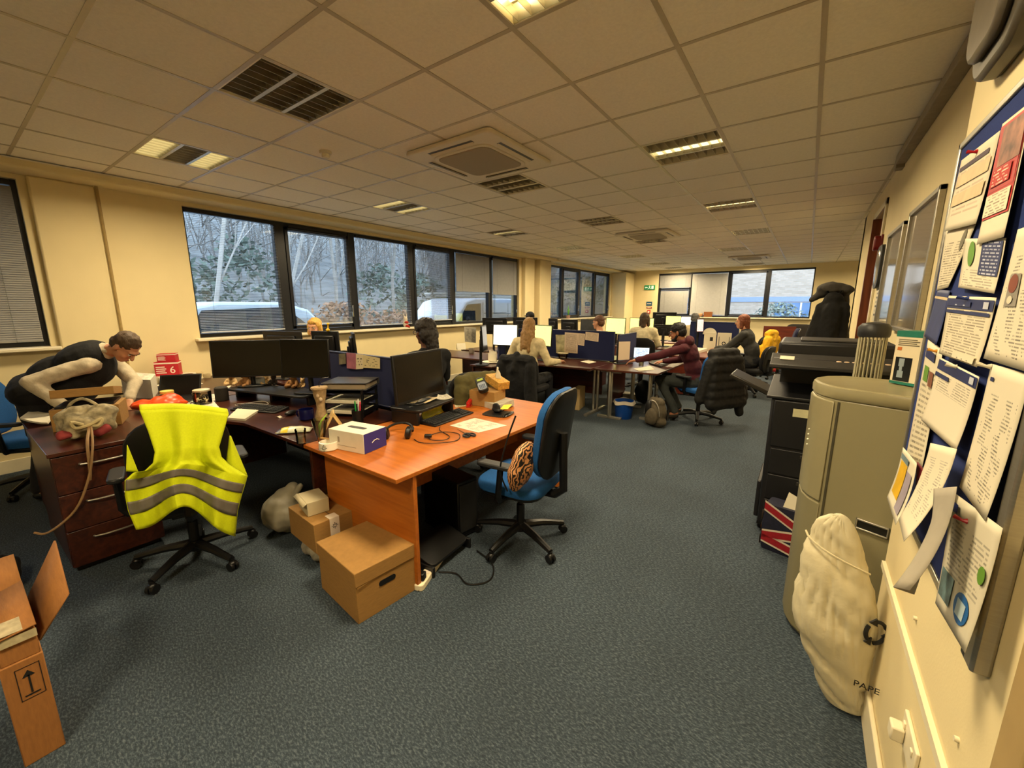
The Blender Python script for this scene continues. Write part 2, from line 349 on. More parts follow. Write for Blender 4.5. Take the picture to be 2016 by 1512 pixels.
# ---- venetian blinds
M_slat = mat('grey blind slat', 'bcc0c4', .5, var=.05); M_slatd = mat('closed grey blind slat', '8e8c88', .55, var=.05); M_slatw = mat('pale closed blind slat', 'aeaca6', .55, var=.04)
def blind(label, s0, s1, zb, tilt, horiz=False, m=None, pitch=.021, stack=False, zt=None, rail=None):
    zt = zt or ZT-.03; m = m or M_slat
    t = thing('venetian_blind', label, 'blind', group='venetian blinds')
    dd = .028
    def P(mb, a, b_, za, zb_, d0, d1):
        if horiz: mb.box(a, FY+d0-.0, za, b_, FY+d1, zb_)
        else: mb.box(LX-d1, a, za, LX-d0, b_, zb_)
    hd = MB(); P(hd, s0, s1, zt-.03, zt, dd-.013, dd+.013); part('headrail', hd, rail or M_frame, t)
    br = MB(); P(br, s0, s1, zb, zb+.016, dd-.012, dd+.012); part('bottom_rail', br, m, t)
    sl = MB(); z = zt-.05; w = .0125; ca, sa = cos(tilt)*w, sin(tilt)*w
    zs = []
    while z > zb+(.12 if stack else .02): zs.append(z); z -= pitch
    if stack: zs += [zb+.02+k*.006 for k in range(14)]
    for z in zs:
        if horiz: sl.add([(s0, FY+dd-ca, z-sa), (s1, FY+dd-ca, z-sa), (s1, FY+dd+ca, z+sa), (s0, FY+dd+ca, z+sa), (s0, FY+dd, z+.0018), (s1, FY+dd, z+.0018)], [(0, 1, 5, 4), (4, 5, 2, 3)])
        else: sl.add([(LX-dd+ca, s0, z-sa), (LX-dd+ca, s1, z-sa), (LX-dd-ca, s1, z+sa), (LX-dd-ca, s0, z+sa), (LX-dd, s0, z+.0018), (LX-dd, s1, z+.0018)], [(0, 1, 5, 4), (4, 5, 2, 3)])
    part('slats', sl, m, t, smooth=False)
    for q in (.16, .84):
        s = s0+(s1-s0)*q; c = MB()
        c.tube([(s, FY+dd-.014, zb), (s, FY+dd-.014, zt)] if horiz else [(LX-dd+.014, s, zb), (LX-dd+.014, s, zt)], .0012, 5); part('cord', c, M_dgrey, t)
blind('fully lowered open slatted blind in the first light nearest the vest chair', 1.95, 2.97, ZS+.06, .04)
blind('open blind ending in a slat stack behind the blonde head', 3.16, 4.08, ZS+.12, .03, stack=True)
blind('fully lowered open blind with the yellow wall reflected in the glass', 4.24, 5.35, ZS+.06, .05)
blind('open blind with slat stack above the van bonnet', 5.53, 6.45, ZS+.1, .03, stack=True)
blind('closed grey blind half lowered above the white van side', 6.62, 7.75, 1.9, 1.15, m=M_slatd)
blind('closed grey blind half lowered in the last light by the wall column', 7.88, 8.87, 1.86, 1.15, m=M_slatd)
blind('closed dark grey blind filling the window at the photo edge', -.45, .62, ZS+.05, 1.15, m=M_slatd)
blind('closed pale blind in the top of the end window by the exit sign', -4.64, -3.54, 2.24, 1.1, True, m=M_slatd)
blind('closed dark blind over the opening vent under the exit sign side', -4.58, -3.6, ZS+.1, 1.1, True, m=M_slatd, zt=2.16)
blind('closed pale blind full height in the end window', -3.5, -2.36, ZS+.06, 1.1, True, m=M_slatw)
struct('trim_8', MB().box(-4.66, FY+.05, 2.17, -3.52, FY+.14, 2.23), M_frame, 'transom bar of the end window', bev=.004)

# ---- ceiling light fittings
M_refl = mat('polished louvre', 'b4ae9e', .36, metal=1, var=.05)
M_tube = mat('lit fluorescent tube', 'ffedb4', .4, emit=9, var=.01)
M_tubeoff = mat('unlit fluorescent tube', 'd8d4c4', .4, var=.01)
M_glow = mat('reflector glow plate', 'ffe9a6', .5, emit=1.5, var=.02)  # emissive plate, its glow stands in for lamp reflections in the lit bays
ln = 0
where = {(-3, -1): 'unlit louvre light over the desks, nearest of the middle row', (-6, -1): 'lit louvre light with two bright bays by the window wall, nearest', (0, -1): 'brightest louvre light at the top edge of the photo', (0, 3): 'louvre light with one bright central strip over the walkway', (-3, 3): 'unlit louvre light beside the nearest air conditioning cassette',
         (-6, 3): 'lit louvre light with two bright bays above the blinds', (-3, 7): 'unlit louvre light before the second air conditioning cassette', (0, 7): 'second louvre light along the walkway', (-6, 7): 'louvre light above the half closed blinds', (-6, 11): 'small bright louvre light by the wall column', (-3, 11): 'unlit louvre light just past the second cassette', (0, 11): 'third louvre light along the walkway',
         (-1, 15): 'fourth louvre light, before the furthest cassette', (-5, 15): 'louvre light above the second window', (-5, 19): 'louvre light far off above the second window', (-1, 19): 'louvre light right by the furthest cassette', (-1, 22): 'last louvre light before the end window', (-5, 22): 'last louvre light near the exit sign',
         (4, 15): 'louvre light beyond the coat stand corner', (4, 20): 'last louvre light beyond the coat stand corner'}
def fitting(i, j, lit):
    x0, y0 = GX+i*.6+.012, GY+j*.6+.012; w = .576
    t = thing('ceiling_light', where.get((i, j), 'louvre light behind the viewer'), 'ceiling light', (x0, y0, CE), group='recessed louvre lights')
    h = MB(); z0, z1 = .002, .085
    h.box(0, 0, z1, w, w, z1+.01); h.box(0, 0, z0, .008, w, z1); h.box(w-.008, 0, z0, w, w, z1); h.box(0, 0, z0, w, .008, z1); h.box(0, w-.008, z0, w, w, z1)
    part('housing', h, M_white, t, smooth=False)
    lv = MB()
    for k in range(8): x = w*(k+.5)/8; lv.box(x-.001, .008, .004, x+.001, w-.008, .04)
    for k in (1, 2):
        y = w*k/3; lv.add([(.008, y-.012, .004), (w-.008, y-.012, .004), (w-.008, y-.03, .07), (.008, y-.03, .07), (.008, y+.012, .004), (w-.008, y+.012, .004), (w-.008, y+.03, .07), (.008, y+.03, .07)], [(0, 1, 2, 3), (4, 7, 6, 5), (0, 4, 5, 1)])
    lv.add([(.008, .01, .004), (w-.008, .01, .004), (w-.008, .03, .07), (.008, .03, .07)], [(0, 1, 2, 3)])
    lv.add([(.008, w-.01, .004), (w-.008, w-.01, .004), (w-.008, w-.03, .07), (.008, w-.03, .07)], [(0, 3, 2, 1)])
    part('louvre', lv, M_refl, t, smooth=False)
    for k in range(3):
        y = w*(k+.5)/3
        part('lamp', MB().tube([(.02, y, .062), (w-.02, y, .062)], .012, 8), M_tube if lit[k] else M_tubeoff, t)
        if lit[k]: part('glow_plate', MB().box(.01, y-.078, .030, w-.01, y+.078, .032) if (i, j) != (0, -1) else MB().box(.01, y-.06, .076, w-.01, y+.06, .08), M_glow, t, smooth=False)
    if any(lit):
        li = D.lights.new('lamp_light', 'AREA'); li.shape = 'SQUARE'; li.size = .5; li.energy = 48*(.75+.25*sum(lit)/3); li.color = (1, .80, .49); li.spread = radians(164)
        lo = D.objects.new('lamp_light', li); COL.objects.link(lo); lo.parent = t; lo.location = (w/2, w/2, .002)
for (i, j), lit in LIT.items(): fitting(i, j, lit)

# ---- air conditioning cassettes and small ceiling fittings
M_ac = mat('ac plastic', 'd6ccb4', .5, var=.02); M_acg = mat('ac grille', '9d917a', .8, var=.12, sc_=220)
def rrect(w, h, r, n=4):
    p = []
    for cx, cy, a0 in ((w/2-r, h/2-r, 0), (-w/2+r, h/2-r, 90), (-w/2+r, -h/2+r, 180), (w/2-r, -h/2+r, 270)):
        for k in range(n+1): a = radians(a0+90*k/n); p.append((cx+r*cos(a), cy+r*sin(a)))
    return p
def cassette(x, y, label):
    t = thing('air_conditioner', label, 'air conditioner', (x, y, CE), group='ceiling air conditioning cassettes')
    part('panel', MB().prism(rrect(.93, .93, .05), -.035, .0), M_ac, t, bev=.01)
    part('intake_grille', MB().prism(rrect(.56, .56, .08), -.05, -.03), M_acg, t, bev=.006)
    part('grille_frame', MB().prism(rrect(.62, .62, .09), -.043, -.03), M_ac, t, bev=.006)
    for k in range(4):
        a = k*pi/2; s = MB(); s.T = Matrix.Rotation(a, 4, 'Z'); s.box(-.24, .365, -.0365, .24, .405, -.034); o = part('air_slot', s, M_blk, t)
        f = MB(); f.T = Matrix.Rotation(a, 4, 'Z') @ Matrix.Translation((0, .375, -.037)) @ Matrix.Rotation(.7, 4, 'X'); f.box(-.235, -.016, -.001, .235, .014, .001); part('flap', f, M_ac, o)
cassette(-2.5, 3.03, 'nearest square air conditioning cassette in the ceiling')
cassette(-2.55, 7.9, 'second air conditioning cassette halfway down the ceiling')
cassette(-1.45, 13.1, 'furthest air conditioning cassette near the end window')
t = thing('smoke_detector', 'small white smoke detector on the ceiling between lights', 'smoke detector', (-3.5, 2.17, CE+.004))
part('base', MB().lathe([(.05, 0), (.05, -.012), (.045, -.02)]), M_ac, t); part('sensor', MB().lathe([(.03, -.018), (.034, -.035), (.028, -.05), (.012, -.054)]), M_ac, t)
single('smoke_detector', MB().lathe([(.05, .004), (.05, -.02), (.03, -.045), (.01, -.05)]), M_ac, 'small detector on the bulkhead above the second window', 'smoke detector', (LX+.35, 10.4, CE))

# ---- wall lamps' light comes from the fittings; daylight from an overcast sky
w = D.worlds.new('overcast sky'); sc.world = w; w.use_nodes = True; nt = w.node_tree; N = nt.nodes; L = nt.links; bg = N['Background']
sk = N.new('ShaderNodeTexSky'); sk.sky_type = 'HOSEK_WILKIE'; sk.turbidity = 9; sk.sun_direction = (.3, -.5, .35)
mx = N.new('ShaderNodeMixRGB'); mx.inputs[0].default_value = .8; L.new(sk.outputs[0], mx.inputs[1]); mx.inputs[2].default_value = (.62, .76, .98, 1)
L.new(mx.outputs[0], bg.inputs[0]); bg.inputs[1].default_value = 3.8
vs = sc.view_settings; vs.view_transform = 'Standard'; vs.look = 'None'; vs.gamma = 1; vs.use_curve_mapping = False; vs.exposure = 0.58
# ================================================================== furniture builders
def ringpoly(w, h, r, z, n=4): return [(x, y, z) for x, y in rrect(w, h, r, n)]
def loft(mb, rings):
    n = len(rings[0]); vs = [p for r in rings for p in r]; fs = []
    for j in range(len(rings)-1):
        for i in range(n): a = j*n+i; b = j*n+(i+1) % n; fs.append((a, b, b+n, a+n))
    fs += [tuple(range(n))[::-1], tuple(range((len(rings)-1)*n, len(rings)*n))]
    return mb.add(vs, fs)
def pillow(mb, w, h, t, r, bend=0, n=5):
    """upholstered pad, w by h, t thick along +z, optionally bent about its height"""
    rings = []
    for s, d in ((.9, 0), (.98, .12), (1, .45), (.985, .75), (.93, .95), (.6, 1.06), (.25, 1.1)):
        rr = [(x*s, y*s) for x, y in rrect(w, h, r, n)]
        rings.append([(x, y, t*d-bend*(y/h*2)**2+bend*.6*(x/w*2)**2) for x, y in rr])
    return loft(mb, rings)
def star_base(t, m, rz=0, R=.32):
    b = MB()
    for k in range(5):
        a = 2*pi*k/5+rz; d = V((cos(a), sin(a), 0))
        b.tube([d*.03+V((0, 0, .115)), d*.16+V((0, 0, .105)), d*R+V((0, 0, .075))], [.03, .024, .018], 8)
        c = MB(); p = d*R; q = d.cross(V((0, 0, 1)))
        for s in (-1, 1):
            c.T = Matrix.Translation(p+q*.014*s+V((0, 0, .028))) @ q.to_track_quat('Z', 'Y').to_matrix().to_4x4(); c.lathe([(.027, -.009), (.028, 0), (.027, .009)], n=14)
        c.T = Matrix(); c.tube([p+V((0, 0, .03)), p+V((0, 0, .075))], .012, 8); c.ell(p+V((0, 0, .045)), (.024, .024, .02))
        part('caster', c, M_blk, t)
    b.lathe([(.045, .08), (.05, .1), (.04, .14)], n=16); part('base', b, m, t)
    part('gas_column', MB().lathe([(.028, .12), (.028, .27), (.019, .275), (.019, .40)], n=14), M_blk, t)
def office_chair(label, loc, rz, fab, back_w=.45, back_h=.52, back_top=1.0, arms=True, shell=M_blk, group='office swivel chairs', base=M_blk, lean=.12, seat_z=.47, spin=0, armm=None):
    """user looks along +y"""
    t = thing('office_chair', label, 'chair', loc, rz, group)
    star_base(t, base, spin)
    s = MB(); s.T = Matrix.Translation((0, 0, seat_z-.045)); pillow(s, .5, .47, .07, .12); seat = part('seat', s, fab, t)
    u = MB(); u.T = Matrix.Translation((0, 0, seat_z-.07)); u.prism(rrect(.44, .42, .1), 0, .03); u.box(-.09, -.12, -.05, .09, .1, 0); part('seat_pan', u, M_blk, t, bev=.008)
    cz = back_top-back_h/2
    T = Matrix.Translation((0, -.235-(cz-seat_z)*lean*.5, cz)) @ Matrix.Rotation(lean, 4, 'X') @ Matrix.Rotation(-pi/2, 4, 'X') @ Matrix.Rotation(pi, 4, 'Z')
    p = MB(); p.T = T; pillow(p, back_w, back_h, .055, min(back_w, back_h)*.33, .02); part('backrest', p, fab, t)
    q = MB(); q.T = T @ Matrix.Translation((0, 0, .004)) @ Matrix.Scale(-1, 4, (0, 0, 1)); pillow(q, back_w*1.01, back_h*1.01, .03, min(back_w, back_h)*.33, -.02); part('back_shell', q, shell, t)
    st = MB(); st.tube([(0, -.05, seat_z-.07), (0, -.25, seat_z-.07), (0, -.31, seat_z-.02), (0, -.30, cz)], [.03, .03, .03, .028], 8); part('back_stem', st, M_blk, t)
    if arms:
        for sx in (-1, 1):
            a = MB(); a.tube([(.2*sx, .0, seat_z-.06), (.275*sx, .0, seat_z-.06), (.295*sx, .0, seat_z-.02), (.295*sx, -.02, seat_z+.17)], [.018, .018, .02, .02], 8)
            o = part('armrest', a, M_blk, t); pd = MB(); pd.T = Matrix.Translation((.295*sx, .02, seat_z+.165)); pd.prism(rrect(.075, .25, .035), 0, .028); part('arm_pad', pd, armm or M_dgrey, o, bev=.008)
    return t
def desk_top(t, poly, m, z=.72, th=.025, edge=None): return part('desktop', MB().prism(poly, z-th, z), m, t, bev=.003)
def panel(t, name, x0, y0, z0, x1, y1, z1, m): return part(name, MB().box(x0, y0, z0, x1, y1, z1), m, t, bev=.002)
def pedestal(label, loc, rz, d=.6, w=.43, h=.69, n=3, m=None, hz=.04):
    """drawers face +x locally"""
    m = m or M_dark
    t = thing('drawer_pedestal', label, 'drawers', loc, rz)
    part('carcass', MB().box(-d, -w/2, hz, -.02, w/2, h-.025), m, t, bev=.002); part('top', MB().box(-d-.01, -w/2-.01, h-.025, .01, w/2+.01, h), m, t, bev=.003)
    part('plinth', MB().box(-d+.03, -w/2+.02, 0, -.05, w/2-.02, hz), M_blk, t)
    dh = (h-.03-hz)/n
    for k in range(n):
        z0 = hz+dh*k; o = part('drawer', MB().box(-.02, -w/2+.003, z0+.003, 0, w/2-.003, z0+dh-.003), m, t, bev=.002)
        zz = z0+dh*.72; part('handle', MB().tube([(0, -.11, zz), (.012, -.105, zz), (.026, -.06, zz), (.03, 0, zz), (.026, .06, zz), (.012, .105, zz), (0, .11, zz)], .006, 8), M_alu, o)
    return t
# ------------------------------------------------------------------ orange desk in front
t = thing('desk', 'bright orange wood desk with a black monitor beside the blue chair', 'desk', (-2.56, 1.27, 0))
desk_top(t, [(.0, .0), (.93, -.01), (.97, 1.86), (.04, 1.88)], M_orange)
panel(t, 'end_panel', .05, .105, 0, .925, .13, .695, M_orange); panel(t, 'end_panel', .09, 1.74, 0, .945, 1.765, .695, M_orange); panel(t, 'modesty_panel', .46, .13, .36, .48, 1.74, .695, M_orange)
for y in (.117, 1.752):
    f = MB(); f.box(.87, y-.013, 0, .93, y+.013, .012); part('foot', f, M_blk, t)
# ------------------------------------------------------------------ dark corner desks of the near pod
t = thing('desk', 'dark corner desk with twin black monitors behind the vest chair', 'desk', (-2.57, 1.27, 0), group=None)
desk_top(t, [(0, 0), (0, .88), (-2.03, .88), (-2.03, -.52), (-1.2, -.52), (-1.19, -.35), (-1.13, -.17), (-1.02, -.06), (-.85, -.005), (-.7, 0)], M_dark)
panel(t, 'end_panel', -.04, .06, 0, -.015, .82, .695, M_dark); panel(t, 'modesty_panel', -1.95, .8, .1, -.05, .82, .695, M_dark); panel(t, 'end_panel', -2.0, -.5, 0, -1.975, .8, .695, M_dark)
t = thing('desk', 'dark desk by the window wall with mug and papers', 'desk', (-4.62, .8, 0))
desk_top(t, [(0, 0), (0, 1.35), (-1.5, 1.35), (-1.5, .25), (-.95, .25), (-.75, 0)], M_dark); panel(t, 'end_panel', -1.48, .3, 0, -1.455, 1.3, .695, M_dark); panel(t, 'end_panel', -.03, .03, 0, -.005, 1.3, .695, M_dark); panel(t, 'modesty_panel', -1.45, 1.27, .1, -.03, 1.29, .695, M_dark)
t = thing('desk', 'dark desk behind the blue divider where the dark haired man sits', 'desk', (-2.57, 2.24, 0))
desk_top(t, [(0, 0), (0, .34), (-.75, .36), (-.85, .45), (-.9, .82), (-2.0, .82), (-2.0, 0)], M_dark); panel(t, 'end_panel', -.03, .03, 0, -.005, .32, .695, M_dark); panel(t, 'end_panel', -1.99, .03, 0, -1.965, .68, .695, M_dark); panel(t, 'modesty_panel', -1.95, .03, .1, -.03, .05, .695, M_dark)
t = thing('desk', 'dark desk under the window where the blonde person sits', 'desk', (-4.6, 2.24, 0))
desk_top(t, [(0, 0), (0, .55), (-1.5, .55), (-1.5, 0)], M_dark); panel(t, 'end_panel', -1.48, .03, 0, -1.455, .5, .695, M_dark); panel(t, 'end_panel', -.03, .03, 0, -.005, .5, .695, M_dark); panel(t, 'modesty_panel', -1.45, .03, .1, -.03, .05, .695, M_dark)
def divider(label, x0, y0, x1, y1, z0=.73, z1=1.17):
    t = thing('desk_divider', label, 'desk divider', (x0, y0, z0), atan2(y1-y0, x1-x0), 'blue desk dividers'); l = hypot(x1-x0, y1-y0); h = z1-z0
    part('felt_panel', MB().box(.012, -.014, .012, l-.012, .014, h-.012), M_navy, t, bev=.004)
    f = MB(); f.box(0, -.017, h-.014, l, .017, h); f.box(0, -.017, 0, .014, .017, h); f.box(l-.014, -.017, 0, l, .017, h); f.box(0, -.017, 0, l, .017, .014); part('edge_trim', f, mat('navy trim', '1c2444', .5), t, bev=.003)
    return t
divider('blue divider behind the twin monitors with cards pinned on it', -4.58, 2.2, -2.6, 2.2)
pedestal('three drawer dark pedestal beside the chair with the yellow vest', (-3.43, .49, 0), 0, d=.82, w=.44, h=.77)
pedestal('dark pedestal half hidden at the left behind the front drawers', (-4.3, .52, 0), 0, d=.6, w=.44, h=.70)

# ------------------------------------------------------------------ second pod
def tleg(t, x, y, l, m=M_alu, ax='y'):
    mb = MB()
    if ax == 'y':
        mb.box(x-.025, y-l/2, 0, x+.025, y+l/2, .035); mb.tube([(x-.03, y, .03), (x-.03, y, .69)], .02, 10); mb.tube([(x+.03, y, .03), (x+.03, y, .69)], .02, 10); mb.box(x-.02, y-l*.42, .665, x+.02, y+l*.42, .695)
    else:
        mb.box(x-l/2, y-.025, 0, x+l/2, y+.025, .035); mb.tube([(x, y-.03, .03), (x, y-.03, .69)], .02, 10); mb.tube([(x, y+.03, .03), (x, y+.03, .69)], .02, 10); mb.box(x-l*.42, y-.02, .665, x+l*.42, y+.02, .695)
    part('leg', mb, m, t, bev=.004)
t = thing('desk', 'dark desk where the long haired blonde woman works', 'desk', (-4.1, 5.3, 0))
desk_top(t, [(0, -.65), (.42, -.65), (.5, -.2), (.8, -.02), (1.68, 0), (1.68, .84), (0, .84)], M_dark); tleg(t, 1.6, .4, .7); panel(t, 'end_panel', .0, -.6, 0, .025, .8, .695, M_dark); panel(t, 'modesty_panel', .05, .74, .2, 1.55, .76, .695, M_dark)
t = thing('desk', 'dark table with grey metal legs where the man in maroon sits', 'desk', (-2.4, 5.38, 0))
desk_top(t, [(0, 0), (.88, .05), (.92, 1.72), (0, 1.72)], M_dark); tleg(t, .22, .1, .36, ax='x'); tleg(t, .45, 1.55, .7, ax='x'); tleg(t, .72, .3, .25, ax='x'); tleg(t, .25, .95, .3, ax='x')
pedestal('dark drawer unit under the corner of the blonde woman desk', (-3.66, 4.93, 0), 0, d=.4, w=.42, h=.68)
divider('blue divider with printed lists pinned beside the blonde woman', -4.05, 6.17, -2.42, 6.17, .73, 1.2)
divider('blue divider at the far left corner of the blonde woman desk', -4.07, 5.32, -4.07, 6.14, .722, 1.2)
divider('blue divider running away behind the man in maroon', -2.375, 6.2, -2.375, 7.0, .722, 1.15)
t = thing('desk', 'dark desk under the second row of monitors, back to the blonde woman', 'desk', (-5.7, 6.2, 0)); desk_top(t, [(0, 0), (3.2, 0), (3.2, .8), (0, .8)], M_dark); panel(t, 'end_panel', 0, .03, 0, .025, .77, .695, M_dark); panel(t, 'end_panel', 3.17, .03, 0, 3.195, .77, .695, M_dark)
t = thing('desk', 'dark desk between the window wall and the blonde woman', 'desk', (-5.9, 5.2, 0)); desk_top(t, [(0, 0), (1.75, 0), (1.75, .8), (0, .8)], M_dark); panel(t, 'end_panel', 0, .03, 0, .025, .77, .695, M_dark); panel(t, 'end_panel', 1.72, .03, 0, 1.745, .77, .695, M_dark)
t = thing('desk', 'dark desk below the yellow screens of the third group', 'desk', (-4.35, 8.65, 0)); desk_top(t, [(0, 0), (2.3, 0), (2.3, .8), (0, .8)], M_dark); panel(t, 'end_panel', 0, .03, 0, .025, .77, .695, M_dark); panel(t, 'end_panel', 2.27, .03, 0, 2.295, .77, .695, M_dark)
M_red = wood('reddish mahogany', '4c1d12', '6b2c1a', .35)
t = thing('desk', 'reddish desk with a solid front panel under white papers', 'desk', (-1.98, 7.65, 0)); desk_top(t, [(0, 0), (.9, 0), (.9, 1.4), (0, 1.4)], M_red); panel(t, 'modesty_panel', .03, .06, .02, .87, .08, .695, M_red); panel(t, 'end_panel', 0, .03, 0, .025, 1.3, .695, M_red); panel(t, 'end_panel', .87, .03, 0, .895, 1.3, .695, M_red)
t = thing('desk', 'reddish desk under the monitors at the end window', 'desk', (-4.0, 10.2, 0)); desk_top(t, [(0, 0), (2.6, 0), (2.6, .8), (0, .8)], M_red); panel(t, 'end_panel', 0, .03, 0, .025, .77, .695, M_red); panel(t, 'end_panel', 2.57, .03, 0, 2.595, .77, .695, M_red)
t = thing('desk', 'dark desk of the man with glasses beyond the pinned lists', 'desk', (-4.3, 7.12, 0)); desk_top(t, [(0, 0), (1.05, 0), (1.05, .85), (0, .85)], M_dark); panel(t, 'end_panel', 0, .03, 0, .025, .8, .695, M_dark); panel(t, 'end_panel', 1.02, .03, 0, 1.045, .8, .695, M_dark)
t = thing('table', 'reddish meeting table with panel side at the far end', 'table', (-.85, 11.6, 0)); desk_top(t, [(0, 0), (1.5, 0), (1.5, 1.1), (0, 1.1)], M_red); panel(t, 'end_panel', .03, .03, 0, .055, 1.05, .695, M_red); panel(t, 'end_panel', 1.44, .03, 0, 1.465, 1.05, .695, M_red); panel(t, 'modesty_panel', .06, .05, .1, 1.44, .07, .695, M_red)
divider('blue divider behind the white stand up cards', -1.95, 9.08, -1.05, 9.08, .73, 1.28)

# ------------------------------------------------------------------ chairs
office_chair('blue and black swivel chair pulled up to the bright orange desk', (-1.46, 2.15, 0), radians(96), M_bluecloth, .45, .56, 1.10, lean=.14, spin=.5)
vest_chair = office_chair('black swivel chair with the yellow hi-vis vest over its back', (-3.02, .76, 0), radians(76), M_blackcloth, .46, .56, 1.0, spin=.2)
office_chair('blue swivel chair behind the bending man', (-5.45, .35, 0), radians(-35), M_bluecloth, .46, .5, 1.0)
office_chair('dark swivel chair with the olive coat behind the orange desk', (-2.82, 2.97, 0), radians(78), M_blackcloth, .45, .5, .98)
office_chair('black swivel chair of the blonde woman, covered by a black coat', (-3.15, 4.85, 0), radians(5), M_blackcloth, .5, .5, .95, arms=False)
office_chair('swivel chair with blue seat under the man in maroon', (-1.12, 6.1, 0), radians(58), M_bluecloth, .46, .5, .98, spin=.1)
office_chair('wide black swivel chair of the woman in front of the yellow screens', (-2.5, 7.75, 0), radians(8), M_blackcloth, .56, .5, 1.02, arms=False)
office_chair('black swivel chair of the woman in the grey jumper', (-.72, 8.5, 0), radians(75), M_blackcloth, .44, .46, .9, arms=False)
office_chair('office chair draped with the bright yellow jacket', (-.82, 9.55, 0), radians(60), M_blackcloth, .42, .5, 1.02)
office_chair('dark blue swivel chair at the far meeting table', (-.42, 10.75, 0), radians(95), mat('dark blue fabric', '161a38', .9, var=.15, sc_=90), .44, .55, 1.12)
office_chair('black mesh back chair behind the far meeting table', (-.15, 13.0, 0), radians(180), mat('black mesh', '26221e', .8, var=.2, sc_=150), .58, .42, 1.12, arms=False)
office_chair('dark swivel chair partly under the blonde person by the window', (-5.42, 3.2, 0), radians(190), M_blackcloth, .45, .5, .95, arms=False)
# ================================================================== screens and desk things
M_scr_off = mat('dark screen', '0a0806', .25, var=.1, sc_=4)
M_scr_w = printed('white screen page', 'f4f2ea', 'c8ccd0', 22, 6, .05, .86, .55, emit=1.0)
M_scr_y = printed('yellow tinted screen page', 'e9ee86', 'd0d478', 30, 5, .05, .9, .6, emit=1.0)
M_scr_p = printed('pink tinted screen page', 'd8b4b8', 'b09098', 20, 5, .05, .9, .5, emit=.7)
M_scr_b = printed('bluish screen page', 'b8cce0', '3a5a80', 12, 4, .05, .9, .4, emit=.9)
def monitor(label, loc, rz, w, h, zc, on=None, tilt=.06, z0=.72, bez=.012, group='office monitors', base=True):
    """screen faces local -y; loc is the foot, zc the height of the screen centre"""
    t = thing('monitor', label, 'monitor', (loc[0], loc[1], z0), rz, group)
    T = Matrix.Translation((0, 0, zc-z0)) @ Matrix.Rotation(-tilt, 4, 'X')
    b = MB(); b.T = T; b.box(-w/2, -.012, -h/2, w/2, .012, h/2); part('bezel', b, M_blk, t, bev=.004)
    k = MB(); k.T = T; k.bx((0, .022, 0), (w*.72, .03, h*.66)); k.bx((0, .03, -.02), (.12, .05, .12)); part('back_cover', k, M_blk, t, bev=.012)
    s = MB(); s.T = T; a, c = w/2-bez, h/2-bez; s.grid(lambda u, v: (-a+2*a*u, -.0128, -c+.006+(2*c-.006)*v), 1, 1); part('screen', s, on or M_scr_off, t, smooth=False)
    if base:
        n = MB(); n.tube([(0, .05, zc-z0-.02), (0, .055, .015)], .022, 10); part('stand_neck', n, M_blk, t)
        f = MB(); f.T = Matrix.Translation((0, .03, 0)); f.prism(rrect(.24, .19, .05), 0, .014); part('stand_foot', f, M_blk, t, bev=.004)
    return t
def mpx(label, u, v, dep, wpx, hpx, rz, on=None, **k):
    p = atd(u, v, dep); return monitor(label, (p.x, p.y), radians(rz), wpx*dep/FPX, hpx*dep/FPX, p.z, on, **k)
monitor('large black monitor on the bright orange desk', (-2.44, 2.17), radians(100), .60, .37, 1.06, z0=.84, bez=.016)
mpx('left of the twin black monitors behind the yellow vest', 489, 706, 3.95, 128, 72, 50, z0=.826)
mpx('right of the twin black monitors, overlapping its neighbour', 601, 706, 3.62, 98, 76, 32, tilt=.04, z0=.826)
mpx('dark monitor back below the blonde hair, wide one', 558, 676, 4.95, 98, 48, 196)
mpx('dark monitor back directly under the blonde fringe', 642, 676, 4.9, 58, 48, 205)
mpx('dark turned monitor with a glossy band, ending the window row', 697, 678, 4.3, 56, 46, 150)
mpx('white screen to the left of the long haired woman', 995, 660, 6.6, 53, 42, 12, M_scr_w)
mpx('pale yellow screen to the right of the long haired woman', 1066, 661, 6.6, 53, 42, -8, M_scr_y)
mpx('dark slanted monitor left of the white screen', 953, 666, 6.1, 44, 50, 118)
mpx('black monitor back under the window, left of the capped head', 974, 642, 7.95, 52, 32, 195)
mpx('black monitor back below the capped head', 1034, 642, 7.4, 54, 34, 185)
mpx('narrow black monitor right of the wall columns', 1089, 644, 8.2, 22, 34, 170)
mpx('black monitor with a plant leaf above it', 1121, 646, 8.0, 38, 34, 175)
mpx('dull grey screen left of the man with glasses', 1159, 645, 8.4, 33, 32, 10, mat('dull grey screen', '3a3c3e', .3, var=.15))
mpx('yellow screen behind the man with glasses', 1212, 642, 9.3, 42, 32, -5, M_scr_y)
mpx('yellow screen in front of the bobbed dark hair', 1263, 642, 9.3, 47, 32, 5, M_scr_y)
mpx('dark monitor above the blue dividers at the end window, highest', 1308, 628, 10.4, 46, 26, 178, M_scr_off)
mpx('black monitor back right of the bobbed dark hair', 1308, 650, 8.9, 40, 22, 185)
mpx('yellow white screen by the end window with a round sticker', 1328, 634, 10.1, 34, 24, 5, M_scr_y)
mpx('white screen in front of the grey haired person', 1358, 636, 9.9, 34, 26, 5, M_scr_w)
mpx('pink tinted screen beside the white cards', 1378, 641, 8.2, 15, 26, 40, M_scr_p)
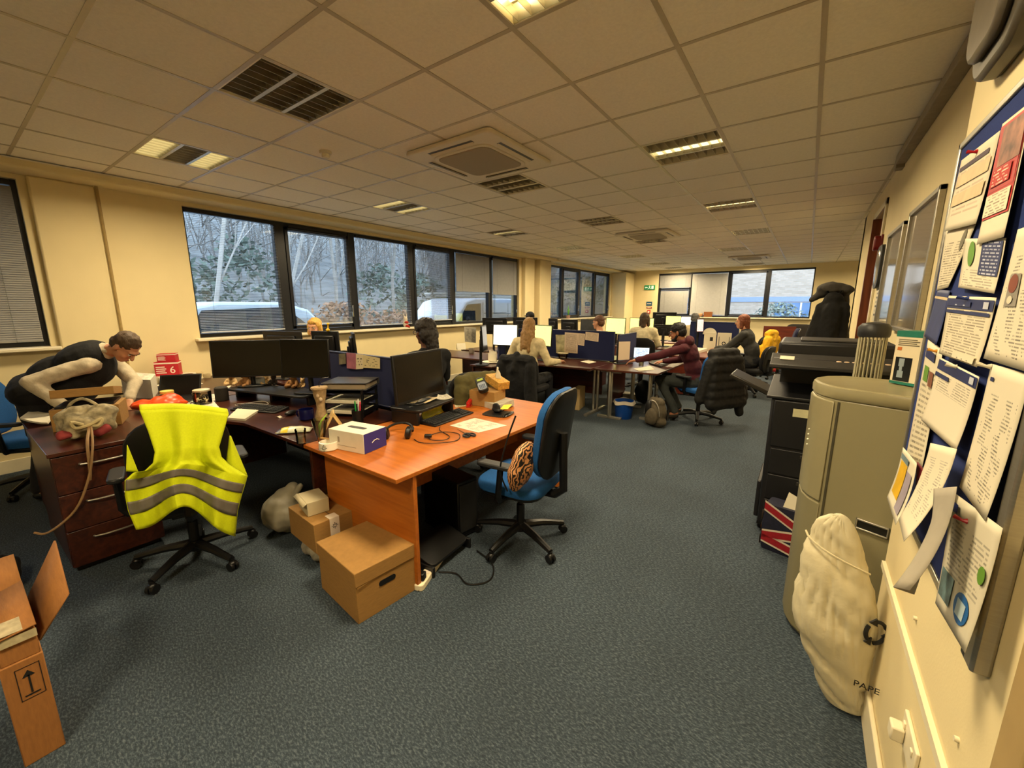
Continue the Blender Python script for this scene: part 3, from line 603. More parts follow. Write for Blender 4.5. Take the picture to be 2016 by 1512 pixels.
# monitor riser on the orange desk
t = thing('monitor_riser', 'black monitor riser with papers on it on the orange desk', 'monitor stand', (-2.43, 2.19, .72), radians(100))
part('shelf', MB().prism(rrect(.50, .30, .05), .10, .122), M_blk, t, bev=.005)
for sx in (-1, 1):
    part('leg', MB().bx((sx*.225, 0, .05), (.03, .25, .10)), M_blk, t, bev=.008)
t = thing('monitor_riser', 'black riser shelf with small toys under the twin monitors', 'monitor stand', (-4.0, 1.78, .72), radians(14))
part('shelf', MB().prism(rrect(1.0, .3, .06), .085, .105), M_blk, t, bev=.005)
for sx in (-.46, 0, .46): part('leg', MB().bx((sx, .04, .0425), (.03, .2, .085)), M_blk, t, bev=.006)

def keyboard(label, loc, rz, w=.45, d=.15):
    t = thing('keyboard', label, 'keyboard', loc, rz, 'keyboards')
    part('case', MB().add([(-w/2, -d/2, 0), (w/2, -d/2, 0), (w/2, d/2, 0), (-w/2, d/2, 0), (-w/2, -d/2, .012), (w/2, -d/2, .012), (w/2, d/2, .026), (-w/2, d/2, .026)], [(0, 3, 2, 1), (4, 5, 6, 7), (0, 1, 5, 4), (1, 2, 6, 5), (2, 3, 7, 6), (3, 0, 4, 7)]), M_blk, t, bev=.004)
    k = MB(); nx = int(w/.0205)
    for j in range(5):
        y = -d/2+.022+j*(d-.036)/4.6; z = .012+.014*(y+d/2)/d
        if j == 0: cols = [(-w*.47, -w*.30), (-w*.28, w*.02), (w*.04, w*.2)]+[(w*.24+i*.02, w*.24+i*.02+.017) for i in range(5)]
        else: cols = [(-w/2+.012+i*.0205, -w/2+.012+i*.0205+.017) for i in range(nx-1) if abs(i-nx*.70) > .8]
        for a, b_ in cols:
            if b_ < w/2-.006: k.box(a, y, z, b_, y+.017, z+.008)
    part('keys', k, M_dgrey, t, bev=.0015)
    return t
keyboard('black keyboard in front of the large monitor on the orange desk', (-2.235, 2.26, .72), radians(94), .47, .16)
keyboard('dark keyboard on the dark desk in front of the twin monitors', (-3.74, 1.52, .72), radians(22), .46, .16)
keyboard('grey keyboard beside the maroon mug at the window wall', tuple(atz(345, 764, .72)), radians(75), .4, .14)
def sheets(name, label, cat, px, z, m, th=.004, group=None, curl=0, cornerz=None, base=None):
    """flat paper lying on a surface; px are its four corners as seen"""
    c = [atz(u, v, z) for u, v in px]; cen = sum(c, V())/4
    if base: th = z-base
    mb = MB(); q = [p-cen for p in c]; cz = cornerz or (0, 0, 0, 0)
    def f(u, v):
        p = q[0]*(1-u)*(1-v)+q[1]*u*(1-v)+q[2]*u*v+q[3]*(1-u)*v
        zz = cz[0]*(1-u)*(1-v)+cz[1]*u*(1-v)+cz[2]*u*v+cz[3]*(1-u)*v
        return (p.x, p.y, th/2+.0006+zz+curl*(2*abs(u-.5))**2)
    mb.grid(f, 8, 8); o = part(name, mb, m, None, solid=th, smooth=False); o.location = cen
    if base: o.location.z = base
    return tag(o, label, cat, group)
M_pr = printed('printed sheet', rows=34, words=9); M_pr2 = printed('printed form', rows=22, words=5, mixn=.42); M_prt = printed('printed tan list', 'cdb9a0', '7c6a58', 30, 6, .06, .94, .35)
Z = .7202
sheets('paper_sheet', 'single white sheet beside the scissors on the orange desk', 'paper', [(885, 838), (942, 852), (998, 838), (935, 823)], Z, M_pr, .0012)
sheets('notepad', 'white notepad at the front of the dark desk beside the vest', 'notepad', [(448, 826), (482, 829), (517, 806), (470, 806)], Z, M_paper, .016)
sheets('paper_sheet', 'white printed paper with a black pen clip behind the vest', 'paper', [(352, 806), (433, 804), (420, 790), (345, 797)], Z, M_pr, .004)
sheets('paper_sheet', 'white paper under the glass jar of small tools', 'paper', [(350, 795), (435, 788), (425, 776), (360, 782)], Z, M_pr2, .003)
sheets('paper_sheet', 'small yellowish note card left of the riser shelf', 'paper', [(423, 770), (448, 768), (455, 760), (432, 761)], Z, M_paper, .003)
sheets('paper_sheet', 'white papers on the window side behind the grey keyboard', 'paper', [(300, 766), (400, 756), (390, 751), (310, 758)], Z, M_pr, .006)
sheets('paper_sheet', 'loose sheet by the maroon mug toward the monitors', 'paper', [(380, 748), (402, 745), (398, 739), (378, 742)], Z, M_paper, .003)
sheets('paper_stack', 'stack of papers and folders beside the bending head', 'papers', [(238, 746), (296, 748), (306, 736), (246, 732)], .905, M_pr, base=Z)
sheets('paper_sheet', 'large white sheet on the paper stack below the red box', 'paper', [(312, 744), (392, 742), (385, 733), (305, 734)], .80, M_paper, base=Z)
sheets('paper_tray', 'pale paper tray full of sheets near the bending man', 'tray', [(250, 764), (302, 762), (303, 750), (250, 752)], .77, M_paper, base=Z)
sheets('paper_sheet', 'white sheet on the blonde woman desk by the divider', 'paper', [(1143, 712), (1160, 716), (1174, 713), (1158, 709)], Z, M_paper, .002)
sheets('paper_sheet', 'white sheet at the front edge of the maroon man table', 'paper', [(1247, 726), (1258, 731), (1290, 728), (1280, 721)], Z, M_paper, .003)
sheets('notebook', 'dark closed laptop on the maroon man table', 'laptop', [(1278, 717), (1302, 724), (1326, 712), (1295, 706)], Z, M_blk, .022)
sheets('paper_sheet', 'white open booklet beyond the dark closed laptop', 'booklet', [(1262, 708), (1290, 712), (1308, 708), (1280, 704)], Z, M_pr2, .01)
for k, (px, lb) in enumerate([([(1340, 694), (1372, 697), (1392, 691), (1362, 688)], 'white paper pile by the grey jumper elbow'), ([(1395, 701), (1440, 702), (1432, 694), (1392, 693)], 'pale sheet under the grey jumper sleeve'), ([(1355, 684), (1390, 686), (1392, 679), (1360, 678)], 'high pile of papers behind the maroon hood')]):
    sheets('paper_stack', lb, 'papers', px, .7202, M_pr, (.05, .01, .14)[k])
# mugs, glasses, jars
def mug(label, loc, r, h, m, rz=0, group=None):
    t = thing('mug', label, 'mug', loc, rz, group)
    part('cup', MB().lathe([(r*.8, 0), (r, .012), (r, h), (r*.9, h), (r*.88, .012), (0.002, .011)], n=22, close=False), m, t)
    part('handle', MB().tube([(r*.95, 0, h*.8), (r*1.5, 0, h*.78), (r*1.65, 0, h*.5), (r*1.45, 0, h*.25), (r*.95, 0, h*.2)], .006, 7), m, t); return t
def pz(u, v, z=.7205): return tuple(atz(u, v, z))
mug('maroon mug at the window end of the dark desk', pz(373, 756), .052, .115, mat('maroon glaze', '5e0f14', .25, var=.05), radians(35))
mug('round navy mug on the dark desk left of the paper house', pz(604, 826), .055, .085, mat('navy glaze', '0c1040', .15, var=.05), radians(200))
t = thing('glass_tumbler', 'small glass tumbler at the join of the two desks', 'glass', pz(594, 874))
part('bowl', MB().lathe([(.026, 0), (.028, .004), (.03, .05), (.034, .1), (.032, .1), (.027, .05), (.024, .01), (.002, .008)], n=20, close=False), M_clear, t); part('water', MB().lathe([(.023, .009), (.026, .045)], n=20), mat('still water', 'cfc4a8', .05, trans=.8, var=.02), t)
t = thing('glass_tumbler', 'clear drinking glass beside the maroon sleeve', 'glass', pz(1262, 722))
part('bowl', MB().lathe([(.03, 0), (.032, .004), (.042, .15), (.039, .15), (.029, .012), (.002, .01)], n=20, close=False), M_clear, t); part('water', MB().lathe([(.029, .013), (.034, .07)], n=20), MC['still water'], t)
M_jar = D.materials.new('jar glass'); M_jar.use_nodes = True; glass_nodes(M_jar, (.90, .87, .78), 1.2)
t = thing('storage_jar', 'round glass jar with a yellow lid by the orange bag', 'jar', pz(333, 800)); part('jar_body', MB().lathe([(.05, 0), (.075, .03), (.08, .07), (.06, .11), (.045, .12), (.043, .12), (.056, .108), (.074, .07), (.07, .03), (.002, .006)], n=22, close=False), M_jar, t); part('lid', MB().lathe([(.05, .118), (.05, .14), (.047, .143)]), mat('pale yellow lid', 'd8c060', .4), t)
t = thing('storage_jar', 'glass jar of small metal things behind the vest', 'jar', pz(400, 795)); part('jar_body', MB().lathe([(.06, 0), (.07, .01), (.072, .11), (.065, .12), (.062, .12), (.066, .11), (.066, .012), (.002, .008)], n=22, close=False), M_jar, t); part('lid', MB().lathe([(.066, .118), (.066, .132), (.06, .135)]), mat('pale tin lid', 'c8bca0', .35), t)
q = MB()
for k in range(26): a = R_(0, 6.3); r = R_(0, .045); q.bx((r*cos(a), r*sin(a), R_(.012, .085)), (R_(.012, .03), .012, .01), (R_(0, 3), R_(0, 3), R_(0, 3)))
o = part('contents', q, mat('mixed metal bits', '4c443c', .3, metal=.6, var=.5, sc_=40), t); o['kind'] = 'stuff'
for k, (u, v, lb, col, h) in enumerate([(394, 742, 'small pale tub by the maroon mug', 'cfb98a', .06), (408, 744, 'small clear pot stacked beside the pale tub', 'b6a37a', .05), (408, 728, 'wooden pot standing behind the clear pot', '8a6234', .06)]):
    single('pot', MB().lathe([(.034, 0), (.04, h*.5), (.038, h), (.03, h), (.03, .01), (.002, .008)], n=16, close=False), mat('pot '+col, col, .5), lb, 'pot', pz(u, v, .7205 if k < 2 else .7705), group='little pots on the window side')
single('box', MB().box(-.05, -.05, 0, .05, .05, .05), M_card, 'small brown box below the wooden pot', 'box', pz(407, 733), bev=.002)
# red boxes at the window wall
M_rb = mat('red box card', 'b4202c', .55, var=.08); M_wt = mat('white print', 'e8dccc', .6, var=.03)
def redbox(label, loc, w, d, h, rz, s, ts):
    t = thing('box', label, 'box', loc, rz, 'red tea boxes'); part('carton', MB().box(-w/2, -d/2, 0, w/2, d/2, h), M_rb, t, bev=.002)
    part('white_band', MB().box(-w/2-.0006, -d/2-.0006, h*.86, w/2+.0006, d/2+.0006, h*.95), M_wt, t)
    text('lettering', s, ts, M_wt, t, (w*.24, -d/2-.001, h*.4), (pi/2, 0, 0)); b = MB()
    for k in range(4): b.box(-w*.44, -d/2-.001, h*(.2+.14*k), w*(-.02-.05*(k % 2)), -d/2-.0002, h*(.26+.14*k))
    part('small_print', b, M_wt, t)
p = V((-5.98, atx(332, 727, -5.98).y, .805)); redbox('large red and white carton with a big 6 by the wall', p, .22, .14, .16, radians(62), '6', .11); redbox('smaller red carton stacked on the large red carton', p+V((.0, .01, .1605)), .17, .12, .09, radians(58), '', .05)
t = single('paper_pile', MB().box(-.12, -.1, 0, .12, .1, .084), M_paper, 'thick ream of paper below the red cartons', 'papers', (p.x+.0, p.y, .7205), radians(62), bev=.002)
# things on the orange desk
t = thing('box', 'white carton with a speaker printed on top and a blue end', 'box', (-2.235, 1.455, .7205), radians(10))
w_, d_, h_ = .29, .19, .125
part('carton', MB().box(-w_/2, -d_/2, 0, w_/2, d_/2, h_), mat('white carton', 'ded6c4', .5, var=.03), t, bev=.002)
part('blue_end', MB().box(w_/2, -d_/2+.002, .002, w_/2+.0012, d_/2-.002, h_-.002), mat('violet blue card', '2c2a74', .5, var=.05), t)
part('printed_bar', MB().prism([(x*1, y) for x, y in rrect(.15, .035, .016)], h_, h_+.0012), mat('dark print', '3c3630', .5), t)
part('logo_mark', MB().tube([(w_/2+.002, -.03, .055), (w_/2+.002, -.01, .066), (w_/2+.002, .01, .068), (w_/2+.002, .03, .06)], .0022, 6), M_wt, t)
b = MB(); b.box(-.07, -d_/2-.001, .05, -.055, -d_/2, .085); b.box(-.1, -d_/2-.001, .03, .08, -d_/2, .033); part('small_print', b, mat('grey print', '9a8c78', .6), t)
M_dots = mat('black logo dots', '15161a', .6)
def dots(mb, c, ex, ey, s):
    for x, y, r in [(0, 2, .5), (-1, 1, .5), (0, 1, .6), (1, 1, .5), (-2, 0, .4), (-1, 0, .5), (1, 0, .5), (2, 0, .5), (-1, -1, .5), (0, -1, .55), (1, -1, .4), (0, -2, .45)]:
        p = c+ex*x*s+ey*y*s; n = ex.cross(ey).normalized()*.0008; r *= s*.8
        mb.add([tuple(p+ex*r*cos(k*pi/3)+ey*r*sin(k*pi/3)+n) for k in range(6)], [(0, 1, 2, 3, 4, 5)])
t = thing('dish', 'white pot with a black dotted emblem beside the white carton', 'dish', pz(648, 884))
part('bowl', MB().lathe([(.052, 0), (.058, .006), (.056, .05), (.05, .052), (.05, .01), (.002, .008)], n=24, close=False), mat('white ceramic', 'e4dcc8', .3, var=.02), t)
b = MB(); dots(b, V((.03, -.0495, .026)), V((.85, .52, 0)), V((0, 0, 1)), .0085); part('emblem', b, M_dots, t)
single('ruler', MB().bx((0, 0, .054), (.13, .02, .003), (0, .03, 0)), mat('wood ruler', 'b08a50', .5), 'short wooden ruler laid across the white pot', 'ruler', pz(650, 880), radians(20))
t = thing('desk_organiser', 'pale card house shaped phone holder on the orange desk', 'desk organiser', pz(655, 858), radians(60))
M_pw = mat('pale wood', 'c9a768', .55, var=.08)
o = MB(); o.T = Matrix.Translation((-.03, 0, .085)) @ Matrix.Rotation(.5, 4, 'Y'); o.box(-.006, -.06, -.09, .006, .06, .1); part('front_slope', o, M_pw, t, bev=.003)
o = MB(); o.T = Matrix.Translation((.05, 0, .085)) @ Matrix.Rotation(-.5, 4, 'Y'); o.box(-.005, -.06, -.09, .005, .06, .09); part('rear_slope', o, M_pw, t, bev=.003)
o = MB(); o.T = Matrix.Translation((-.03, 0, .095)) @ Matrix.Rotation(.5, 4, 'Y'); o.prism(rrect(.012*1.3, .06, .004), -.03, .05); part('slot_window', o, mat('grey brown panel', '7c6850', .5), t)
t = thing('vase', 'clear cone vase with a lime green paper in it', 'vase', pz(633, 872)); part('cone', MB().lathe([(.018, 0), (.02, .01), (.05, .16), (.048, .16), (.018, .014), (.002, .012)], n=16, close=False), M_jar, t); part('green_insert', MB().add([(0, -.01, .03), (.025, 0, .15), (.05, .03, .2), (.0, .02, .16), (-.02, .0, .12)], [(0, 1, 2, 3, 4)]), mat('lime paper', '8fc01c', .6), t, solid=.002)
t = thing('figurine', 'tall beige carved figure with flat top on the desk edge', 'figurine', pz(634, 826))
part('carved_body', MB().lathe([(.045, 0), (.05, .02), (.03, .09), (.032, .14), (.045, .19), (.05, .235), (.062, .25), (.06, .262)], n=18), mat('carved bone', 'a88c64', .6, var=.25, sc_=45, bump=.3), t); b = MB(); b.ell((.042, -.02, .17), (.014, .014, .018)); b.ell((.03, -.035, .2), (.014, .01, .016)); part('carved_face', b, mat('carved face', 'c0a888', .6, var=.2), t)
b = MB(); b.tube([(0, 0, .26), (.005, 0, .3), (.03, .02, .33), (.06, .05, .335)], .003, 6); part('wire_stem', b, M_blk, t)
t = thing('snack_bag', 'yellow and blue crisp packet at the edge of the dark desk', 'snack packet', pz(580, 850), radians(50))
def pk(a): return lambda u, v: ((u-.5)*.22, (v-.5)*.11*(1-.15*abs(2*u-1)), a*.03*sin(pi*v)*sin(pi*u)**.5+.005+fold((u*3, v*3, 1), 1.7, .008)*(sin(pi*u)*sin(pi*v)))
part('wrapper', MB().grid(lambda u, v: (pk(1)(u, v)[0], pk(1)(u, v)[1], pk(1)(u, v)[2]+.004), 14, 8), mat('pale blue foil', 'c8ccb4', .35, var=.1), t, solid=.004)
part('yellow_end', MB().grid(lambda u, v: (pk(1)(u*.35, v)[0], pk(1)(u*.35, v)[1], pk(1)(u*.35, v)[2]+.0075), 6, 8), mat('yellow foil', 'd4bc20', .35, var=.1), t); part('navy_end', MB().grid(lambda u, v: (pk(1)(.02+u*.12, v)[0], pk(1)(.02+u*.12, v)[1], pk(1)(.02+u*.12, v)[2]+.0088), 4, 8), mat('navy foil', '141a3c', .35), t)
M_pencol = [mat('green pen', '1c8a3c', .4), mat('red pen', 'b8324a', .4), mat('white pen', 'd8d4cc', .4), mat('teal pen', '1c7a74', .4)]
t = thing('pen_holder', 'black mesh pen pot behind the white carton', 'pen pot', pz(705, 832)); part('pot', MB().lathe([(.04, 0), (.042, .1), (.039, .1), (.037, .006), (.002, .005)], n=16, close=False), M_blk, t)
for k, (x, y, c, l) in enumerate([(.012, -.02, 0, .17), (.022, .01, 1, .16), (0, .012, 2, .175), (-.02, 0, 3, .15)]):
    single('pen', MB().tube([(0, 0, 0), (x*.5, y*.5, l*.96), (x*.52, y*.52, l)], [.0055, .0055, .003], 8), M_pencol[c], ['green', 'red capped', 'white', 'teal'][k]+' pen in the black pen pot', 'pen', tuple(V(pz(705, 832))+V((x*.7, y*.7, .007))))
# letter tray stack with a grey folder
t = thing('letter_tray', 'black letter tray stack holding papers right of the twin monitors', 'letter tray', (-3.0, 1.92, .72), radians(28))
for k in range(3): part('tray', MB().box(-.17, -.13, .02+.085*k, .17, .13, .026+.085*k).box(-.17, -.13, .02+.085*k, -.164, .13, .06+.085*k).box(.164, -.13, .02+.085*k, .17, .13, .06+.085*k).box(-.17, .124, .02+.085*k, .17, .13, .06+.085*k), M_blk, t, bev=.002)
for sx in (-.16, .16):
    for sy in (-.12, .12): part('post', MB().box(sx-.008, sy-.008, 0, sx+.008, sy+.008, .22), M_blk, t)
for k in range(2): o = single('paper_stack', MB().box(-.15, -.12, 0, .15, .12, .022), M_paper, ['papers lying in the bottom black letter tray', 'papers lying in the middle black letter tray'][k], 'papers', (-3.0, 1.91, .7470+.085*k), radians(25+4*k), bev=.002)
t = thing('ring_binder', 'grey ring binder lying on top of the letter trays', 'binder', (-3.0, 1.93, .942), radians(34)); M_gb = mat('grey binder board', '35353a', .38, var=.08)
part('cover', MB().box(-.18, -.15, .052, .18, .15, .058).box(-.18, -.15, 0, .18, .15, .006).box(-.18, .144, 0, .18, .15, .058), M_gb, t, bev=.003); part('pages', MB().box(-.165, -.14, .007, .165, .13, .045), mat('page edges', '8a7c66', .8, var=.2, st=(1, 1, 60)), t)
# heap on the far corner of the orange desk
t = thing('stapler', 'red stapler at the far edge of the orange desk', 'stapler', pz(925, 799), radians(-62)); part('base', MB().box(-.07, -.018, 0, .07, .018, .012), mat('red plastic', 'b81c18', .35), t, bev=.004); o = MB(); o.T = Matrix.Translation((0, 0, .02)) @ Matrix.Rotation(.12, 4, 'Y'); o.prism(rrect(.145, .034, .014), 0, .035); part('arm', o, MC['red plastic'], t, bev=.006)
sheets('paper_stack', 'crumpled grey papers heaped at the far corner of the orange desk', 'papers', [(935, 795), (985, 812), (1012, 800), (962, 782)], Z, mat('grey crumpled paper', 'a8a090', .8, var=.2, sc_=14), .05, curl=.012)
sheets('paper_sheet', 'yellow sticky note at the corner below the tissue box', 'paper', [(985, 806), (1000, 806), (1008, 797), (992, 798)], .7735, mat('yellow note', 'dcd040', .7), .004)
sheets('card_sheet', 'patterned card strip beside the red stapler', 'card', [(897, 803), (925, 798), (918, 790), (894, 795)], Z, printed('patterned card', 'c8bc98', '6a6a3c', 8, 8, .02, .98, .3), .003)
t = thing('box', 'low brown box under the label printer and tissues', 'box', pz(960, 796), radians(8)); part('carton', MB().box(-.13, -.1, 0, .13, .1, .14), M_card, t, bev=.003)
o = pz(960, 796); t = thing('label_printer', 'grey handheld label maker with a small green display', 'label maker', (o[0]+.01, o[1]-.09, .862), radians(15))
b = MB(); b.T = Matrix.Rotation(-.5, 4, 'Y') @ Matrix.Rotation(.25, 4, 'X'); b.T = Matrix.Translation((0, 0, .05)) @ Matrix.Rotation(.55, 4, 'X') @ Matrix.Rotation(.6, 4, 'Z'); Tl = b.T.copy(); b.prism(rrect(.09, .19, .035), -.02, .022); part('body', b, M_blk, t, bev=.008)
b = MB(); b.T = Tl; b.prism([(x, y-.035) for x, y in rrect(.07, .1, .02)], .022, .0245); kp = part('keypad_plate', b, mat('grey keypad', '8c94a0', .4), t)
b = MB(); b.T = Tl
for i in range(4):
    for j in range(4): b.box(-.026+i*.014, -.075+j*.015, .0246, -.016+i*.014, -.065+j*.015, .028)
part('keys', b, mat('blue grey keys', '5a6678', .4), kp)
b = MB(); b.T = Tl; b.box(-.026, .04, .022, .026, .066, .0245); part('display', b, mat('green lcd', '96a844', .3, emit=.15), t)
t = thing('tissue_box', 'tan patterned tissue box with a tissue sticking out', 'tissue box', (o[0]+.03, o[1]+.1, .862), radians(-20)); b = MB(); b.T = Matrix.Translation((0, 0, .03)) @ Matrix.Rotation(.22, 4, 'Y'); b.box(-.115, -.06, -.005, .115, .06, .065); part('carton', b, mat('tan patterned card', 'b88a3c', .6, var=.4, sc_=70), t, bev=.003)
b = MB(); b.grid(lambda u, v: ((u-.5)*.10*(1-.5*v)+.02*v, .025*sin(u*7)*(1-.4*v), .085+.11*v*(1-.5*abs(2*u-1)**2)), 12, 6); part('tissue', b, M_paper, t, solid=.002)
# mouse pad with a vertical mouse, scissors, headset
t = thing('mouse_mat', 'black gel wrist mouse mat on the orange desk', 'mouse mat', (-2.0, 2.6, .7205), radians(100)); part('pad', MB().prism(rrect(.20, .23, .06), 0, .004), M_blk, t); b = MB(); b.T = Matrix.Translation((0, -.1, .008)); b.ell((0, 0, 0), (.095, .028, .014)); part('wrist_rest', b, mat('black gel', '0a0a0c', .25), t)
ms = organic('mouse', [('e', (0, 0, .02), (.034, .055, .02)), ('e', (-.006, 0, .045), (.02, .045, .035)), ('e', (-.012, -.01, .062), (.012, .03, .022))], .006, M_dgrey); ms.location = (-2.03, 2.63, .7246); ms.rotation_euler = (0, 0, radians(80)); tag(ms, 'dark upright ergonomic mouse standing on the black mat', 'mouse')
t = thing('scissors', 'black handled scissors in front of the white sheet', 'scissors', (-1.83, 2.03, .7205), radians(-20))
part('blades', MB().add([(-.02, -.004, .002), (-.16, .004, .002), (-.02, .008, .002), (-.02, -.004, .005), (-.16, .004, .004), (-.02, .008, .005)], [(0, 2, 1), (3, 4, 5), (0, 1, 4, 3), (1, 2, 5, 4), (2, 0, 3, 5)]), M_chrome, t)
for s in (-1, 1): part('handle', MB().tube([(-.02, .002, .006)]+[(.035+.03*cos(a), s*.024+.018*sin(a), .008) for a in [pi-k*pi/6*s for k in range(13)]], .006, 7), M_blk, t)
t = thing('headset', 'black headset with a coiled lead lying on the orange desk', 'headset', (-2.16, 1.70, .7205), radians(40)); o = []
for s in (-1, 1):
    b = MB(); b.T = Matrix.Translation((s*.075, 0, .04)) @ Matrix.Rotation(pi/2+s*.2, 4, 'Y'); b.lathe([(.03, -.02), (.042, -.012), (.042, .008), (.032, .018)], n=18); part('ear_cup', b, M_blk, t)
part('headband', MB().tube([(.095*cos(a), .05+.14*sin(a), .035+.02*sin(a)) for a in [k*pi/10 for k in range(11)]], .009, 8), M_blk, t); part('microphone', MB().tube([(-.09, 0, .03), (-.1, -.06, .012), (-.07, -.12, .01), (-.055, -.13, .01)], [.004, .004, .004, .008], 7), M_blk, t)
wpts = [(-2.05, 1.75), (-1.95, 1.72), (-1.84, 1.78), (-1.80, 1.9), (-1.88, 2.0), (-1.99, 1.96), (-2.02, 1.86), (-1.94, 1.80), (-1.86, 1.84), (-1.9, 1.93), (-2.04, 1.98), (-2.1, 2.04)]
def smooth_path(p, n=5):
    P = [V(q) for q in p]; out = []
    for i in range(len(P)-1):
        a, b_, c, d = P[max(i-1, 0)], P[i], P[i+1], P[min(i+2, len(P)-1)]
        for k in range(n): s = k/n; out.append(.5*((2*b_)+(c-a)*s+(2*a-5*b_+4*c-d)*s*s+(3*b_-a-3*c+d)*s**3))
    return out+[P[-1]]
single('headset_cable', MB().tube(smooth_path([(x+2.0, y-1.85, .004+.003*(i % 3)) for i, (x, y) in enumerate(wpts)]), .0028, 6), M_blk, 'thin black lead looped on the orange desk by the keyboard', 'cable', (-2.0, 1.85, .7205))
single('cable_box', MB().prism(rrect(.05, .03, .01), 0, .02), M_blk, 'small black in line control lying in the looped lead', 'cable box', (-1.99, 1.82, .7300), .7, bev=.004)
# papers and packet on the riser
sheets('leaflet', 'pink and cream leaflets on the black monitor riser', 'leaflet', [(808, 797), (842, 795), (862, 786), (835, 780)], .8425, mat('cream leaflet', 'd4c09c', .6, var=.3, sc_=10), .008, curl=.012); sheets('leaflet', 'white folded leaflet at the far end of the riser', 'leaflet', [(860, 788), (890, 786), (880, 779), (862, 780)], .8425, M_pr2, .008, curl=.01)
single('packet', MB().grid(lambda u, v: ((u-.5)*.26, .02*sin(pi*v)+fold((u*4, v*3, 2), 1.5, .01), .002+v*.085*(.8+.2*sin(u*3))), 14, 6), mat('lime yellow packet', 'b4b428', .4, var=.25, sc_=12), 'lime yellow packet tucked under the monitor riser', 'packet', (-2.36, 2.23, .7265), radians(100), solid=.008)
# cards on the divider (pinned, so things of their own)
def pinned(name, label, cat, px, y, m, th=.002, group='papers pinned on the dividers'):
    c = [aty(u, v, y) for u, v in px]; cen = sum(c, V())/4; q = [p-cen for p in c]
    mb = MB(); mb.grid(lambda u, v: tuple(q[3]*(1-u)*(1-v)+q[2]*u*(1-v)+q[1]*u*v+q[0]*(1-u)*v), 4, 4); o = part(name, mb, m, None, solid=th, smooth=False); o.location = cen; return tag(o, label, cat, group)
pinned('photo_card', 'round dark photo pinned left on the near blue divider', 'card', [(667, 697), (680, 696), (681, 716), (668, 718)], 2.178, mat('photo print', '6a6450', .4, var=.5, sc_=18)); pinned('photo_card', 'pink picture card pinned on the near blue divider', 'card', [(682, 694), (701, 696), (701, 727), (683, 725)], 2.178, mat('pink card', '9a5c6c', .5, var=.25, sc_=12)); pinned('photo_card', 'white card with a black squiggle on the near blue divider', 'card', [(701, 697), (715, 698), (715, 726), (701, 727)], 2.178, printed('squiggle card', 'cdbf9c', '2c2820', 5, 3, .2, .8, .45)); pinned('photo_card', 'rounded cream card with dark blocks beside the monitor', 'card', [(715, 699), (748, 705), (748, 726), (715, 724)], 2.178, printed('block card', 'c8b888', '3a3428', 7, 4, .1, .9, .5))
pinned('paper_list', 'tall printed list pinned on the divider by the blonde woman', 'paper', [(1112, 654), (1138, 656), (1137, 696), (1111, 694)], 6.15, M_prt); pinned('paper_list', 'narrow printed list overlapping the tall one', 'paper', [(1138, 656), (1152, 657), (1150, 681), (1138, 679)], 6.15, M_prt); pinned('paper_list', 'tilted wide printed list on the blue divider', 'paper', [(1153, 653), (1179, 656), (1178, 673), (1152, 669)], 6.15, M_prt)
pinned('poster', 'pale map poster pinned behind the yellow screen', 'poster', [(1094, 659), (1112, 659), (1111, 694), (1095, 695)], 6.15, mat('map print', 'b0a880', .6, var=.55, sc_=9))
def pinx(name, label, cat, px, x, m, th=.002, group='papers pinned on the dividers'):
    c = [atx(u, v, x) for u, v in px]; cen = sum(c, V())/4; q = [p-cen for p in c]
    mb = MB(); mb.grid(lambda u, v: tuple(q[3]*(1-u)*(1-v)+q[2]*u*(1-v)+q[1]*u*v+q[0]*(1-u)*v), 4, 4); o = part(name, mb, m, None, solid=th, smooth=False); o.location = cen; return tag(o, label, cat, group)
pinx('paper_list', 'white printed sheet pinned left of the dark slanted monitor', 'paper', [(914, 643), (937, 645), (937, 675), (915, 673)], -4.05, M_pr)
t = thing('document_holder', 'upright black holder with a white page on the maroon man table', 'document holder', pz(1228, 716), radians(55)); part('upright', MB().box(-.12, 0, 0, -.105, .02, .36).box(-.14, -.06, 0, .12, .08, .012), M_blk, t, bev=.002); part('page', MB().box(-.104, .002, .06, .1, .006, .34), M_prt, t, smooth=False)
t = thing('laptop', 'open laptop with a lit blue page in front of the man in maroon', 'laptop', pz(1262, 707), radians(15)); part('keyboard_base', MB().box(-.13, -.2, 0, .13, 0, .014), M_dgrey, t, bev=.003); b = MB(); b.T = Matrix.Translation((0, .0, .012)) @ Matrix.Rotation(-.25, 4, 'X'); b.box(-.13, 0, 0, .13, .008, .19); part('lid', b, M_dgrey, t, bev=.003); s = MB(); s.T = b.T; s.grid(lambda u, v: (-.12+.24*u, -.0008, .012+.165*v), 1, 1); part('screen', s, M_scr_b, t, smooth=False)
# things on the blonde woman desk
single('desk_calendar', MB().add([(-.09, -.04, 0), (.09, -.04, 0), (.09, .0, .13), (-.09, .0, .13), (-.09, .05, 0), (.09, .05, 0)], [(0, 1, 2, 3), (3, 2, 5, 4), (0, 4, 5, 1), (0, 3, 4), (1, 5, 2)]), M_paper, 'white tent card on the blonde woman desk by the divider', 'calendar', pz(908, 688), radians(60))
mug('grey mug left of the dark slanted monitor', pz(928, 696), .045, .1, mat('grey glaze', '8a8074', .4)); mug('white mug among the papers left of the blonde woman', pz(967, 700), .04, .1, mat('white glaze', 'd8ccb8', .35))
t = thing('paper_holder', 'white folded card standing on a plate by the blonde elbow', 'card holder', pz(972, 713)); part('plate', MB().lathe([(.16, 0), (.18, .012), (.17, .014), (.12, .006)], n=24), M_white, t); part('card', MB().box(-.09, -.03, .014, .07, -.026, .14).box(-.08, .01, .014, .05, .014, .17), M_paper, t, bev=.001)
